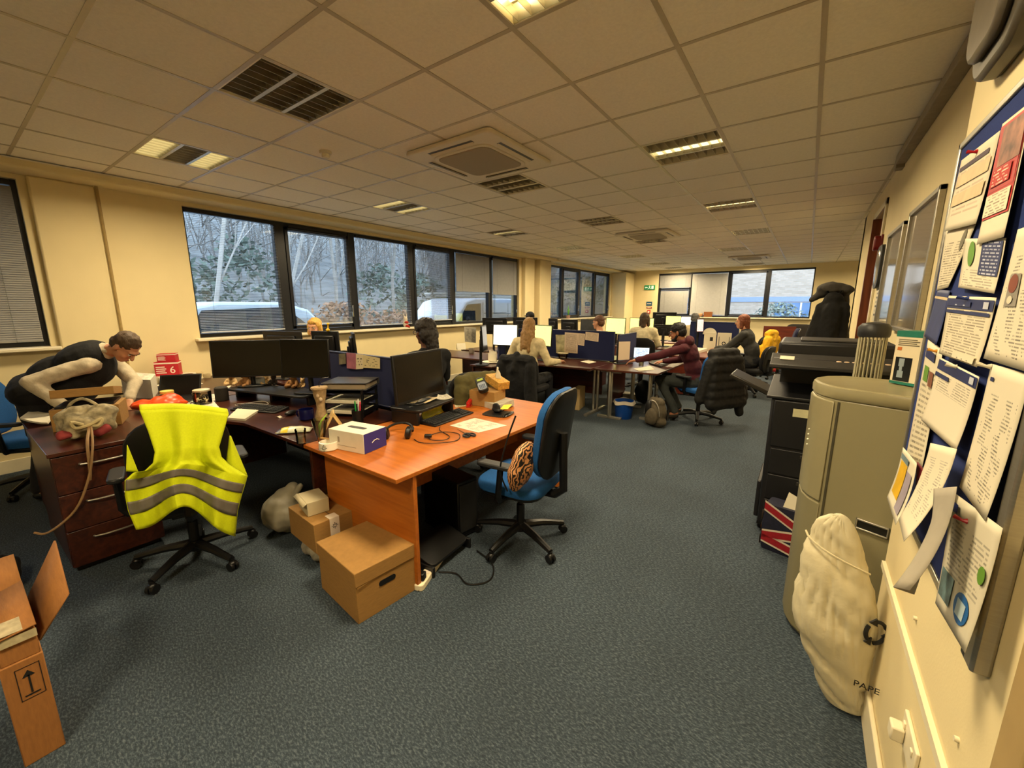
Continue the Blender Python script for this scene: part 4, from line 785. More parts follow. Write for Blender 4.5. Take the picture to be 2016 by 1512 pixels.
t = thing('food_tub', 'clear plastic tub on the desk below the map poster', 'tub', pz(1108, 706)); part('tub_body', MB().lathe([(.07, 0), (.09, .09), (.085, .09), (.066, .006), (.002, .004)], n=20, close=False), M_jar, t); part('lid', MB().lathe([(.094, .088), (.094, .1), (.085, .103)], n=20), mat('pale tub lid', 'b4a684', .4), t)
single('notebook', MB().box(-.1, -.07, 0, .1, .07, .012), M_paper, 'small white pad at the right hand of the blonde woman', 'notepad', pz(1095, 713), .3, bev=.003)
# toys under the twin monitors
M_toy = mat('tan plush', '8a6238', .9, var=.35, sc_=40); M_toy2 = mat('cream plush', 'c0a070', .9, var=.25, sc_=40); M_toy3 = mat('dark plush', '2a2420', .9, var=.3, sc_=40)
def teddy(label, loc, s, m, rz=0):
    o = organic('soft_toy', [('e', (0, 0, .03*s), (.035*s, .03*s, .035*s)), ('e', (0, 0, .08*s), (.028*s, .026*s, .026*s)), ('e', (-.022*s, 0, .105*s), (.01*s,)*3), ('e', (.022*s, 0, .105*s), (.01*s,)*3), ('c', (-.03*s, -.01*s, .045*s), .011*s, (-.045*s, -.03*s, .02*s), .01*s), ('c', (.03*s, -.01*s, .045*s), .011*s, (.045*s, -.03*s, .02*s), .01*s), ('c', (-.02*s, -.02*s, .012*s), .013*s, (-.03*s, -.05*s, .012*s), .013*s), ('c', (.02*s, -.02*s, .012*s), .013*s, (.03*s, -.05*s, .012*s), .013*s), ('e', (0, -.026*s, .073*s), (.012*s, .012*s, .01*s))], .004*s, m)
    o.location = loc; o.rotation_euler = (0, 0, rz); return tag(o, label, 'soft toy', 'small toys on the riser shelf')
zr = .8255
teddy('cream toy cow at the left end of the riser shelf', pz(458, 758, zr), 1.2, M_toy2, .8); teddy('brown toy slumped beside the cream cow', pz(486, 760, zr), 1.3, M_toy, .3); teddy('small pale toy under the left monitor', pz(525, 757, zr), .9, M_toy2, .9); teddy('dark toy with round ears between the monitors', pz(540, 757, zr), .95, M_toy3, .6); teddy('tan bear sitting below the right monitor', pz(580, 762, zr), 1.3, M_toy, .4); teddy('little cream toy right of the tan bear', pz(597, 762, zr), .8, M_toy2, .4)
single('snapshot', MB().box(-.05, -.004, 0, .05, .004, .08), mat('snapshot', '9aa0a0', .4, var=.4, sc_=20), 'small photo card propped between the toys', 'photo', pz(513, 758, zr), .5)
single('cable', MB().tube(smooth_path([(0, 0, .004), (.08, -.06, .02), (.2, -.05, .03), (.3, .02, .01), (.22, .06, .025), (.1, .03, .012), (.02, -.05, .008), (.15, -.1, .006)]), .003, 6), mat('white lead', 'a8a49c', .4), 'pale lead coiled on the dark desk before the riser', 'cable', (-4.12, 1.5, .7205), .4)
t = thing('speaker', 'small dark cylinder speaker at the left end of the riser', 'speaker', pz(438, 788)); part('case', MB().lathe([(.05, 0), (.055, .01), (.055, .12), (.045, .13)]), mat('dark taupe mesh', '2e2a24', .8, var=.3, sc_=200), t); part('foot_ring', MB().lathe([(.056, 0), (.056, .008)]), M_blk, t)
t = single('mouse', MB().ell((0, 0, .014), (.032, .055, .02), n=20, m=12), M_blk, 'black mouse right of the keyboard on the dark desk', 'mouse', tuple(V(pz(573, 817))+V((0, 0, .006))), .3)
single('paper_sheet', MB().grid(lambda u, v: ((u-.5)*.07, (v-.5)*.03, .002+.008*sin(6*u)), 8, 2), M_paper, 'torn white scrap beside the black mouse', 'paper', pz(552, 822), .3, solid=.001)
t = thing('eyeglasses', 'folded spectacles on the white paper behind the vest', 'spectacles', pz(386, 800, .7256), .4)
for s in (-1, 1):
    part('rim', MB().tube([(s*.03+.024*cos(k*pi/8), 0, .02+.018*sin(k*pi/8)) for k in range(17)], .003, 6), M_blk, t); part('temple', MB().tube([(s*.055, 0, .028), (s*.058, .06, .012), (s*.02, .1, .004)], .003, 6), M_blk, t)
# ================================================================== people
SK = {'pale': mat('pale skin', 'c08a68', .5, var=.06, sc_=12), 'tan': mat('tan skin', '9a6446', .5, var=.06, sc_=12), 'brown': mat('brown skin', '5c3824', .5, var=.08, sc_=12)}
M_eye = mat('eye white', 'd8d0c4', .3, var=.02); M_iris = mat('dark iris', '1c120c', .2); M_lip = mat('lips', '9a5448', .5)
def fcloth(n, c): return mat(n, c, .9, var=.14, sc_=26, bump=.3, bsc=45)
def hr(n, c): return mat(n, c, .6, var=.3, sc_=14, st=(9, 9, 1.2), bump=.5, bsc=18)
SEAT = dict(pel=(0, 0, .57), wai=(0, .01, .76), che=(0, .04, .97), nek=(0, .05, 1.10), hed=(0, .085, 1.26), fwd=(0, 1, -.1), upv=(0, .1, 1),
            shL=(-.18, .03, 1.06), elL=(-.25, .14, .83), wrL=(-.18, .38, .775), shR=(.18, .03, 1.06), elR=(.25, .14, .83), wrR=(.18, .38, .775),
            hiL=(-.09, .02, .54), knL=(-.12, .44, .54), anL=(-.12, .43, .10), toL=(-.13, .56, .04), hiR=(.09, .02, .54), knR=(.12, .44, .54), anR=(.12, .43, .10), toR=(.13, .56, .04), pnL=(0, 0, 1), pnR=(0, 0, 1))
def frame_of(zd, yd):
    z = V(zd).normalized(); y = V(yd); x = y.cross(z).normalized(); y = z.cross(x); return Matrix((x, y, z)).transposed()
def hand(pr, wr, el, n, side, curl=.5):
    d = (wr-el).normalized(); n = V(n); n = (n-d*n.dot(d)).normalized(); l = d.cross(n)*side
    pr.append(('c', wr, .026, wr+d*.02, .024))
    for k, (off, ln) in enumerate(((-1.5, .062), (-.5, .08), (.5, .086), (1.5, .074))):
        kn = wr+d*.088+l*off*.019; pr.append(('c', wr+d*.022+l*off*.012, .016, kn, .0125))
        c1 = curl*(.6+.1*k); m1 = kn+(d*cos(c1)-n*sin(c1))*ln*.52; c2 = c1+curl*.9; pr.append(('c', kn, .0105, m1, .0095)); pr.append(('c', m1, .0095, m1+(d*cos(c2)-n*sin(c2))*ln*.48, .008))
    b = wr+d*.03+l*.022; t1 = b+(d*.6+l*.75-n*.25).normalized()*.04; pr.append(('c', b, .016, t1, .012)); pr.append(('c', t1, .0115, t1+(d*.9+l*.25-n*.25).normalized()*.032, .0095))
def person(label, loc, rz, J, skin, top, legs, hair, hairm, s=1.0, vox=.013, glasses=False, beard=None, coat=None, hood=None, shoe=None, extra=None):
    t = thing('person', label, 'person', loc, rz)
    j = dict(SEAT); j.update(J)
    j = {k: V(v)*(s if k not in ('fwd', 'upv', 'pnL', 'pnR') else 1) for k, v in j.items()}
    H = frame_of(j['upv'], j['fwd']); hp = j['hed']
    def h(x, y, z): return hp+H @ V((x*s, y*s, z*s))
    def he(c, r): return ('e', h(*c), tuple(q*s for q in r), H)
    pr = [he((0, -.012, .03), (.074, .094, .086)), he((0, .025, -.03), (.062, .066, .085)), he((0, .05, -.086), (.042, .042, .032)), he((0, .078, .024), (.052, .02, .012)),
          ('c', h(0, .088, .008), .011*s, h(0, .11, -.03), .0145*s), he((-.077, -.01, -.012), (.011, .02, .032)), he((.077, -.01, -.012), (.011, .02, .032)), he((-.034, .06, -.035), (.024, .024, .02)), he((.034, .06, -.035), (.024, .024, .02)),
          he((0, .083, -.066), (.024, .014, .012)), ('c', h(0, -.015, -.06), .054*s, j['nek'], .058*s)]
    S = frame_of(j['nek']-j['pel'], j['fwd'] if abs(V(j['fwd']).normalized().z) < .6 else (j['shR']-j['shL']).cross(j['nek']-j['pel']))
    x_ = (j['shR']-j['shL']).normalized(); zz = (j['nek']-j['pel']).normalized(); S = Matrix((x_, zz.cross(x_).normalized(), zz)).transposed()
    def torso(k): return [('e', j['che'], (.17*k*s, .115*k*s, .19*s), S), ('e', j['wai'], (.15*k*s, .115*k*s, .18*s), S), ('e', j['pel'], (.175*k*s, .13*k*s, .14*s), S), ('c', j['shL'], .066*k*s, j['shR'], .066*k*s), ('c', j['nek'], .06*s*k, j['che'], .1*s)]
    pr += torso(.92)
    for a in 'LR':
        sd = -1 if a == 'L' else 1
        pr += [('c', j['sh'+a], .05*s, j['el'+a], .04*s), ('c', j['el'+a], .04*s, j['wr'+a], .027*s), ('c', j['hi'+a], .082*s, j['kn'+a], .058*s), ('c', j['kn'+a], .055*s, j['an'+a], .038*s), ('c', j['an'+a], .036*s, j['to'+a], .028*s)]
        hand(pr, j['wr'+a], j['el'+a], j['pn'+a], -sd)
    organic('body', pr, vox, SK[skin], t, 2)
    tp = torso(1.06)
    for a in 'LR': tp += [('c', j['sh'+a], .068*s, j['el'+a], .056*s), ('c', j['el'+a], .056*s, j['el'+a].lerp(j['wr'+a], .93), .042*s)]
    fd = lambda c: fold(c, 9, .010)+fold(c, 22, .004)
    tpo = organic(top[0], tp, .014, top[1], t, 3, fd)
    bt = [('e', j['pel'], (.185*s, .14*s, .135*s), S)]
    for a in 'LR': bt += [('c', j['hi'+a], .098*s, j['kn'+a], .072*s), ('c', j['kn'+a], .068*s, j['kn'+a].lerp(j['an'+a], .95), .054*s)]
    organic('trousers', bt, .015, legs, t, 3, fd)
    for a in 'LR':
        hl = j['an'+a].copy(); hl.z = min(hl.z, j['an'+a].z)-.03*s
        organic('shoe', [('c', hl, .043*s, j['to'+a], .034*s)], .012, shoe or M_blk, t, 2)
    hp_ = [he((0, -.022, .046), (.083, .096, .082)), he((0, -.055, -.005), (.074, .06, .075))]
    if hair == 'curly': hp_ = [he((0, -.022, .052), (.092, .105, .088)), he((0, -.05, .0), (.088, .075, .08))]
    if hair == 'big': hp_ = [he((0, -.03, .05), (.1, .115, .09)), he((0, -.075, -.03), (.095, .08, .1)), ('c', h(0, -.1, -.03), .075*s, h(0, -.13, -.2), .05*s)]
    if hair == 'long': hp_ += [('c', h(-.055, -.03, 0), .04*s, h(-.075, -.045, -.2), .035*s), ('c', h(.055, -.03, 0), .04*s, h(.075, -.045, -.2), .035*s), ('c', h(0, -.065, 0), .06*s, h(0, -.1, -.27), .05*s), ('c', h(-.04, -.08, -.1), .05*s, h(-.05, -.1, -.32), .025*s), ('c', h(.04, -.08, -.1), .05*s, h(.06, -.1, -.34), .025*s)]
    if hair == 'bob': hp_ += [('c', h(-.06, -.01, .02), .036*s, h(-.07, 0, -.1), .03*s), ('c', h(.06, -.01, .02), .036*s, h(.07, 0, -.1), .03*s), ('c', h(0, -.06, 0), .06*s, h(0, -.065, -.12), .045*s)]
    if hair == 'fringe': hp_ += [he((0, .045, .075), (.06, .05, .03)), ('c', h(-.065, 0, .03), .034*s, h(-.078, .0, -.08), .026*s), ('c', h(.065, 0, .03), .034*s, h(.078, .0, -.08), .026*s)]
    organic('hair', hp_, .010, hairm, t, 2, lambda c: fold(c, 38, .007)+(fold(c, 90, .006) if hair in ('curly', 'big') else 0))
    f = part
    for a in (-1, 1):
        b = MB(); b.ell(h(a*.031, .081, .002), (.0125*s, .010*s, .0095*s), H, 10, 6); e = f('eye', b, M_eye, t); b = MB(); b.ell(h(a*.031, .0895, .001), (.0055*s, .004*s, .0055*s), H, 8, 5); f('iris', b, M_iris, e)
        b = MB(); b.tube([h(a*.014, .096, .022), h(a*.034, .094, .028), h(a*.05, .08, .022)], .004*s, 6); f('eyebrow', b, hairm, t)
    b = MB(); b.ell(h(0, .094, -.066), (.022*s, .006*s, .007*s), H, 12, 6); f('mouth', b, M_lip, t)
    if glasses:
        b = MB()
        for a in (-1, 1):
            b.tube([h(a*(.033)+.026*cos(k*pi/8), .104, .002+.02*sin(k*pi/8)) for k in range(17)], .0026*s, 6); b.tube([h(a*.058, .102, .006), h(a*.08, .03, .006), h(a*.081, -.02, -.004)], .0026*s, 6)
        b.tube([h(-.01, .106, .006), h(.01, .106, .006)], .0026*s, 6); f('spectacles', b, M_blk, t)
    if beard: organic('beard', [he((0, .052, -.092), (.048, .046, .034)), ('c', h(-.06, .01, -.05), .018*s, h(-.03, .055, -.1), .02*s), ('c', h(.06, .01, -.05), .018*s, h(.03, .055, -.1), .02*s)], .009, beard, t, 2, lambda c: fold(c, 70, .003))
    if hood: organic('hood', [('c', h(-.08, -.06, -.15), .042*s, h(.08, -.06, -.15), .042*s), ('e', h(0, -.13, -.15), (.13*s, .07*s, .08*s), H), ('c', h(-.085, -.03, -.14), .035*s, h(-.03, .075, -.19), .028*s), ('c', h(.085, -.03, -.14), .035*s, h(.03, .075, -.19), .028*s)], .012, hood, t, 3, lambda c: fold(c, 16, .012))
    if extra: extra(t, j, h, H, S, torso)
    return t
M_jean = fcloth('dark trousers', '14151a'); M_grtr = fcloth('grey green jeans', '2c302e')
# man bending over the desk at the left
o0 = V((-4.95, .42, 0))
def w_(x, y, z): return V((x, y, z))-o0
def vestfn(t, j, h, H, S, torso):
    organic('waistcoat', [p for p in torso(1.2)[:3]]+[('e', j['wai']+V((.06, .08, -.08)), (.165, .17, .19)), ('e', j['che']+V((.0, .03, -.06)), (.165, .17, .18)), ('c', j['shL'].lerp(j['shR'], .2), .07, j['shL'].lerp(j['shR'], .8), .07)], .013, fcloth('black waistcoat', '0a0a0c'), t, 3, lambda c: fold(c, 9, .008))
    organic('shirt_collar', [('c', j['nek']+V((-.05, -.02, .02)), .024, j['nek']+V((.055, .0, .02)), .024), ('e', j['nek'], (.075, .07, .03))], .010, MC['pale grey shirt'], t, 2)
fcloth('pale grey shirt', 'b4a890')
person('man in black waistcoat and pale shirt bending over the desk', tuple(o0), 0, dict(pel=w_(-4.97, .40, .93), wai=w_(-4.90, .52, 1.06), che=w_(-4.80, .68, 1.17), nek=w_(-4.69, .82, 1.235), hed=w_(-4.565, .90, 1.265), fwd=(.45, .35, -.62), upv=(.62, .5, .5),
       shR=w_(-4.62, .66, 1.13), elR=w_(-4.66, .36, 1.04), wrR=w_(-4.58, .50, .83), shL=w_(-4.94, .86, 1.15), elL=w_(-4.86, .98, .93), wrL=w_(-4.74, .90, .80), hiR=w_(-4.90, .36, .90), hiL=w_(-5.06, .42, .90), knR=w_(-4.95, .38, .50), knL=w_(-5.1, .46, .50), anR=w_(-5.0, .30, .10), anL=w_(-5.14, .36, .10), toR=w_(-4.93, .42, .04), toL=w_(-5.08, .49, .04)),
       'pale', ('shirt', MC['pale grey shirt']), M_jean, 'short', hr('greying brown hair', '4a3826'), 1.0, .008, extra=vestfn)
# man with dark hair behind the orange desk
person('dark haired person in black jacket looking left behind the orange desk', (-2.98, 2.80, 0), radians(80), dict(hed=(0, .09, 1.29), fwd=(.0, 1, -.12)), 'brown', ('jacket', M_blackcloth), M_jean, 'big', hr('black brown hair', '1a120c'), 1.04, .011, glasses=True)
person('blonde person whose head shows above the monitors by the window', (-5.44, 3.06, 0), radians(212), {}, 'pale', ('blouse', fcloth('cream blouse', 'b09c78')), M_jean, 'fringe', hr('blonde hair', 'c89c4c'), 1.04, .013)
def capf(t, j, h, H, S, torso):
    organic('cap', [('e', h(0, -.015, .06), (.092, .105, .08), H), ('e', h(0, .1, .06), (.06, .05, .012), H)], .01, M_blackcloth, t, 2)
person('person in a dark cap above the back row of monitors', (-4.72, 7.35, 0), radians(180), {}, 'tan', ('sweater', M_blackcloth), M_jean, 'short', hr('black brown hair', '1a120c'), 1.06, .014, extra=capf)
person('long haired blonde woman in a cream top, seen from behind', (-3.16, 4.80, 0), radians(4), dict(elL=(-.31, .02, .80), wrL=(-.26, .34, .79), elR=(.29, .06, .80), wrR=(.30, .40, .78), hed=(0, .07, 1.27)), 'pale', ('blouse', fcloth('cream knit', 'c4b48c')), M_jean, 'long', hr('dark blonde hair', '8c6a3c'), 1.03, .011)
person('man with glasses and short brown hair behind the pinned lists', (-2.92, 6.85, 0), radians(80), dict(hed=(0, .09, 1.28)), 'pale', ('shirt', fcloth('white shirt', 'b8b4a8')), M_jean, 'short', hr('mid brown hair', '5a3820'), 1.02, .012, glasses=True)
person('woman with a dark bob and white top facing the yellow screens', (-2.52, 7.82, 0), radians(3), {}, 'pale', ('blouse', fcloth('white blouse', 'c8bc98')), M_jean, 'bob', hr('dark brown hair', '3c2a16'), 1.06, .013)
o0 = V((-1.2, 6.08, 0))
person('man in a maroon hoodie reaching across his table', tuple(o0), 0, dict(pel=w_(-1.2, 6.08, .57), wai=w_(-1.22, 6.06, .75), che=w_(-1.27, 6.02, .94), nek=w_(-1.34, 5.98, 1.09), hed=w_(-1.44, 5.95, 1.235), fwd=(-1, -.12, -.12), upv=(-.25, 0, 1),
       shL=w_(-1.31, 5.80, 1.03), elL=w_(-1.60, 5.66, .93), wrL=w_(-1.86, 5.58, .86), shR=w_(-1.31, 6.19, 1.03), elR=w_(-1.45, 6.32, .82), wrR=w_(-1.68, 6.25, .78), hiL=w_(-1.2, 5.98, .54), knL=w_(-1.62, 5.92, .56), anL=w_(-1.36, 5.86, .12), toL=w_(-1.50, 5.83, .05), hiR=w_(-1.2, 6.17, .54), knR=w_(-1.62, 6.22, .56), anR=w_(-1.40, 6.2, .11), toR=w_(-1.54, 6.2, .045)),
       'tan', ('hoodie', fcloth('maroon fleece', '42101a')), M_grtr, 'curly', hr('black hair', '0e0b0a'), 1.0, .008, glasses=True, beard=hr('black hair', '0e0b0a'), hood=MC['maroon fleece'], shoe=mat('brown grey suede', '2a2620', .9))
person('grey haired person in a pale shirt seen from behind at the end', (-2.02, 9.72, 0), radians(2), {}, 'tan', ('shirt', fcloth('pale shirt', 'b8a888')), M_jean, 'short', hr('grey hair', '4c4a48'), 1.04, .014)
person('woman with auburn hair in a grey jumper leaning on the papers', (-.74, 8.5, 0), radians(82), dict(che=(0, .10, .95), nek=(0, .15, 1.08), hed=(0, .20, 1.24), shL=(-.17, .12, 1.03), shR=(.17, .12, 1.03), elL=(-.22, .34, .80), wrL=(-.1, .56, .76), elR=(.2, .34, .8), wrR=(.1, .52, .76)), 'pale', ('jumper', fcloth('charcoal knit', '2c2c2a')), M_jean, 'bob', hr('auburn hair', '6a361c'), 1.06, .012)

# ================================================================== clothes on chairs
def draped(name, label, cat, prims, m, loc, rz, vox=.014, amp=.016, fr=9, label2=None):
    o = organic(name, prims, vox, m, None, 3, lambda c: fold((c.x, c.y, c.z*.45), fr, amp)+fold(c, 26, amp*.3)); o.location = loc; o.rotation_euler = (0, 0, rz); return tag(o, label, cat)
# chair frame: +y is where the sitter looks, so the coat hangs round y = -0.33
draped('coat', 'black coat hung over the chair of the blonde woman', 'coat', [('c', (-.2, -.36, .88), .075, (.2, -.36, .88), .075), ('c', (-.22, -.38, .8), .08, (-.24, -.40, .32), .09), ('c', (.22, -.38, .8), .08, (.24, -.40, .32), .09), ('e', (0, -.38, .6), (.24, .075, .32)), ('c', (0, -.36, .95), .05, (0, -.42, .75), .06), ('c', (-.2, -.30, .86), .06, (-.3, -.30, .4), .05)], fcloth('black wool', '070708'), (-3.15, 4.85, 0), radians(5))
draped('coat', 'olive green coat hung on the chair behind the orange desk', 'coat', [('c', (-.18, -.36, .92), .07, (.18, -.36, .92), .07), ('e', (0, -.39, .68), (.23, .075, .3)), ('c', (.2, -.38, .85), .07, (.24, -.42, .5), .06), ('c', (-.2, -.38, .85), .07, (-.22, -.40, .45), .07)], fcloth('olive cotton', '4a4420'), (-2.82, 2.97, 0), radians(78))
pf = [('c', (-.17, -.34, .98), .085, (.17, -.34, .98), .085)]
for k in range(6): z = .9-.11*k; pf.append(('c', (-.20-.012*k, -.38-.012*k, z), .085, (.20+.012*k, -.38-.012*k, z), .085))
pf += [('c', (-.24, -.37, .86), .08, (-.36, -.34, .40), .07), ('c', (.26, -.36, .86), .075, (.33, -.42, .40), .065), ('c', (-.2, -.44, .4), .06, (-.25, -.48, .26), .03), ('c', (.2, -.44, .4), .07, (.24, -.46, .20), .05)]
draped('puffer_coat', 'black quilted coat over the chair of the man in maroon', 'coat', pf, mat('black nylon quilting', '070706', .78, var=.3, sc_=20, bump=.2), (-1.12, 6.1, 0), radians(58), .013, .014, 8)
draped('jacket', 'bright yellow jacket draped over a far office chair', 'jacket', [('c', (-.08, -.33, 1.06), .08, (.08, -.33, 1.06), .08), ('c', (-.12, -.36, .95), .09, (-.22, -.40, .42), .09), ('c', (.12, -.36, .95), .09, (.22, -.40, .45), .09), ('e', (0, -.38, .7), (.22, .075, .38)), ('c', (-.2, -.28, .8), .055, (-.27, -.25, .45), .05), ('c', (.2, -.28, .8), .055, (.27, -.25, .5), .05)], mat('bright yellow fabric', 'd4a010', .8, var=.12, sc_=20, bump=.3), (-.82, 9.55, 0), radians(60), amp=.02)
# ---- hi-vis vest over the chair nearest the viewer's left
M_hv = mat('fluorescent yellow mesh', 'c8d400', .75, var=.05, sc_=120, bump=.15, bsc=300); M_tape = mat('grey reflective tape', '6a645a', .45, var=.08)
cd_ = V((-sin(radians(76)), cos(radians(76)), 0)); vn = -cd_; vp = V((-3.02, .76, 0))+vn*.405
def onpl(u, v, off=0):
    d = ray(u, v); k = ((vp+vn*off-EYE).dot(vn))/d.dot(vn); return EYE+d*k
LB = [(275, 808), (292, 850), (305, 890), (301, 912), (285, 927), (262, 931), (246, 946), (246, 975), (252, 1005), (268, 1043)]
RB = [(450, 815), (440, 850), (431, 880), (436, 900), (452, 915), (487, 937), (482, 955), (475, 978), (468, 1005), (463, 1056)]
def lerp_(P, t):
    k = min(int(t*(len(P)-1)), len(P)-2); f = t*(len(P)-1)-k; a, b_ = P[k], P[k+1]; return a[0]+(b_[0]-a[0])*f, a[1]+(b_[1]-a[1])*f
v0 = vp+V((0, 0, .7))
def vestp(s, t, off=0):
    a, b_ = lerp_(LB, t), lerp_(RB, t); u = a[0]+(b_[0]-a[0])*s; v = a[1]+(b_[1]-a[1])*s-(6+36*t*t)*sin(pi*s)+10*t*t*sin(3*pi*s)
    w = .040*sin(2*pi*(2.3*s+.15)+.8*t)*(.25+t)+.018*sin(2*pi*5.2*s+1)*t+fold((s*4, t*3, 0), 1.3, .02)*t - .05*(2*s-1)**2*t
    return tuple(onpl(u, v, w+off+.03*min(1, t*4))-v0)
t = thing('hi_vis_vest', 'fluorescent yellow vest with grey bands over the black chair', 'hi-vis vest', tuple(v0))
part('vest_back', MB().grid(lambda s, q: vestp(s, q), 48, 54), M_hv, t, solid=.003)
for a, b_ in ((.655, .745), (.83, .915)): part('reflective_band', MB().grid(lambda s, q: vestp(.005+.99*s, a+(b_-a)*q, .0035), 48, 5), M_tape, t, solid=.002)
part('shoulder_fold', MB().grid(lambda s, q: tuple(V(vestp(s, 0))+vn*(-.09*q+.0)+V((0, 0, .03*sin(pi*q)-.02*q))), 30, 6), M_hv, t, solid=.003)
fl = [(452, 858), (470, 888), (487, 937), (470, 932), (448, 912)]
part('front_flap', MB().grid(lambda s, q: tuple(onpl(*(V((452-8*q, 858+58*q))*(1-s)+V((454+34*q, 858+80*q))*s), -.035+.02*sin(4*s))-v0), 10, 12), M_hv, t, solid=.003)
part('front_flap', MB().grid(lambda s, q: tuple(onpl(*(V((250-2*q, 876+52*q))*(1-s)+V((251+22*q, 876+54*q))*s), -.03)-v0), 8, 10), M_hv, t, solid=.003)
# ================================================================== right hand side
M_cool = mat('grey beige cooler plastic', '7d7658', .38, var=.03, sc_=5); M_cool2 = mat('cooler trim plastic', '8a8262', .3, var=.03)
CO = V((.27, 2.36, 0)); t = thing('water_cooler', 'tall grey beige water cooler between the white sack and the copier', 'water cooler', tuple(CO))
def cpoly(g=0):
    P = [(.14, 2.225), (.44, 2.11), (.54, 2.13), (.54, 2.50), (.50, 2.58), (.26, 2.63), (.17, 2.62), (.11, 2.575), (.075, 2.51), (.062, 2.43), (.072, 2.34), (.098, 2.275)]
    return [(x-CO.x+g*(1 if x < .3 else -1)*.0, y-CO.y) for x, y in P]
part('cabinet', MB().prism(cpoly(), .02, 1.20), M_cool, t, bev=.006)
def sc(p, s): return [(x*s, y*s) for x, y in p]
part('top_lid', loft(MB(), [[(x, y, z) for x, y in sc(cpoly(), s)] for s, z in ((1.0, 1.20), (1.025, 1.205), (1.03, 1.235), (1.01, 1.25), (.95, 1.254), (.9, 1.25))]), M_cool2, t)
fr = cpoly()[6:]+[cpoly()[0]]
part('front_column', MB().prism(sc(fr, 1.035), .72, 1.19), M_cool2, t, bev=.006); part('front_column', MB().prism(sc(fr, 1.025), .03, .712), M_cool, t, bev=.006)
a_, b_ = V(cpoly()[0]+(0,)), V(cpoly()[1]+(0,)); dx = (b_-a_).normalized(); nx_ = V((dx.y, -dx.x, 0)); ang = atan2(dx.y, dx.x)
b = MB(); b.T = Matrix.Translation(a_+dx*.012+nx_*.001) @ Matrix.Rotation(ang, 4, 'Z'); b.box(-.004, -.002, .05, .004, .004, 1.19); part('seam', b, mat('cooler shadow gap', '3a3624', .7), t)
b = MB(); b.T = Matrix.Translation(a_+dx*.19+nx_*.004) @ Matrix.Rotation(ang, 4, 'Z'); b.box(-.055, -.006, .66, .055, .004, .668); b.box(-.055, -.006, .70, .055, .004, .708); b.box(-.055, -.006, .66, -.049, .004, .708); b.box(.049, -.006, .66, .055, .004, .708); gp = part('grip_frame', b, M_alu, t, bev=.002)
b = MB(); b.T = Matrix.Translation(a_+dx*.19+nx_*.002) @ Matrix.Rotation(ang, 4, 'Z'); b.box(-.05, -.003, .668, .05, .003, .70); part('grip_recess', b, M_blk, gp)
for k in range(4): b = MB(); b.ell((cpoly()[10][0]*1.035-.001, cpoly()[10][1]*1.035, .95+.025*k), (.004, .004, .004)); part('indicator', b, mat('pale indicator', 'd8d0a8', .4, emit=.2), t)
# coffee maker carton on top
c0, c1 = atz(1750, 753, 1.254), atz(1801, 762, 1.254); dd = (c1-c0); L_ = dd.length; an = atan2(dd.y, dd.x)
t = thing('carton', 'white and teal carton with a dark bottle picture on the cooler', 'carton', (c0.x, c0.y, 1.2545), an)
M_wc = mat('white coated card', 'd8ccae', .45, var=.02); M_teal = mat('teal print', '1c6e5c', .5)
part('carton_body', MB().box(0, 0, 0, L_, .10, .235), M_wc, t, bev=.002)
part('teal_band', MB().box(-.0008, -.0008, .21, L_+.0008, .1008, .2358), M_teal, t); part('teal_base', MB().box(-.0006, -.0006, .0, L_+.0006, .1, .012), M_teal, t)
part('picture_panel', MB().box(.012, -.001, .014, L_*.74, 0, .12), mat('dark picture', '14181a', .3), t)
b = MB(); b.T = Matrix.Translation((L_*.36, -.0015, .03)); b.box(-.012, 0, .0, .012, .0008, .03); b.box(-.006, 0, .03, .006, .0008, .05); b.box(-.011, 0, .05, .011, .0008, .085); part('bottle_picture', b, mat('bottle print', '8a98a0', .4), t)
part('orange_print', MB().box(.012, -.001, .15, .03, 0, .165), mat('orange print', 'b8682c', .5), t)
b = MB()
for k in range(4): b.box(.012, -.001, .172+.008*k, L_*(.9-.1*(k % 2)), -.0002, .176+.008*k)
for k in range(3): b.box(L_+.0002, .035, .03+.06*k, L_+.001, .06, .055+.06*k)
part('small_print', b, mat('grey brown print', '6a6450', .6), t)
# clear tube for cups
t = thing('cup_tube', 'tall clear ribbed tube with a dark lid behind the cooler', 'cup tube', (.30, 2.93, 0))
b = MB(); b.lathe([(.058, .04), (.058, 1.44)], n=26, close=False); b3 = MB()
for k in range(22): a = 2*pi*k/22; b3.tube([(.0585*cos(a), .0585*sin(a), .04), (.0585*cos(a), .0585*sin(a), 1.44)], .0028, 5)
M_ct = D.materials.new('smoky clear tube'); M_ct.use_nodes = True; glass_nodes(M_ct, (.93, .92, .88), 1.3); part('tube_wall', b, M_ct, t); part('tube_ribs', b3, mat('frosted rib plastic', 'b8b294', .3, var=.04), t)
part('lid', MB().lathe([(.066, 1.435), (.07, 1.45), (.07, 1.485), (.055, 1.505), (.02, 1.512)], n=26), M_dgrey, t); part('stand', MB().lathe([(.09, 0), (.09, .03), (.062, .045)], n=24), M_dgrey, t)
b = MB()
for k in range(34): b.lathe([(.028, .06+.024*k), (.038, .10+.024*k), (.036, .10+.024*k)], n=14, close=False)
part('stacked_cups', b, mat('pale plastic cups', 'b4ac90', .4, var=.05), t)
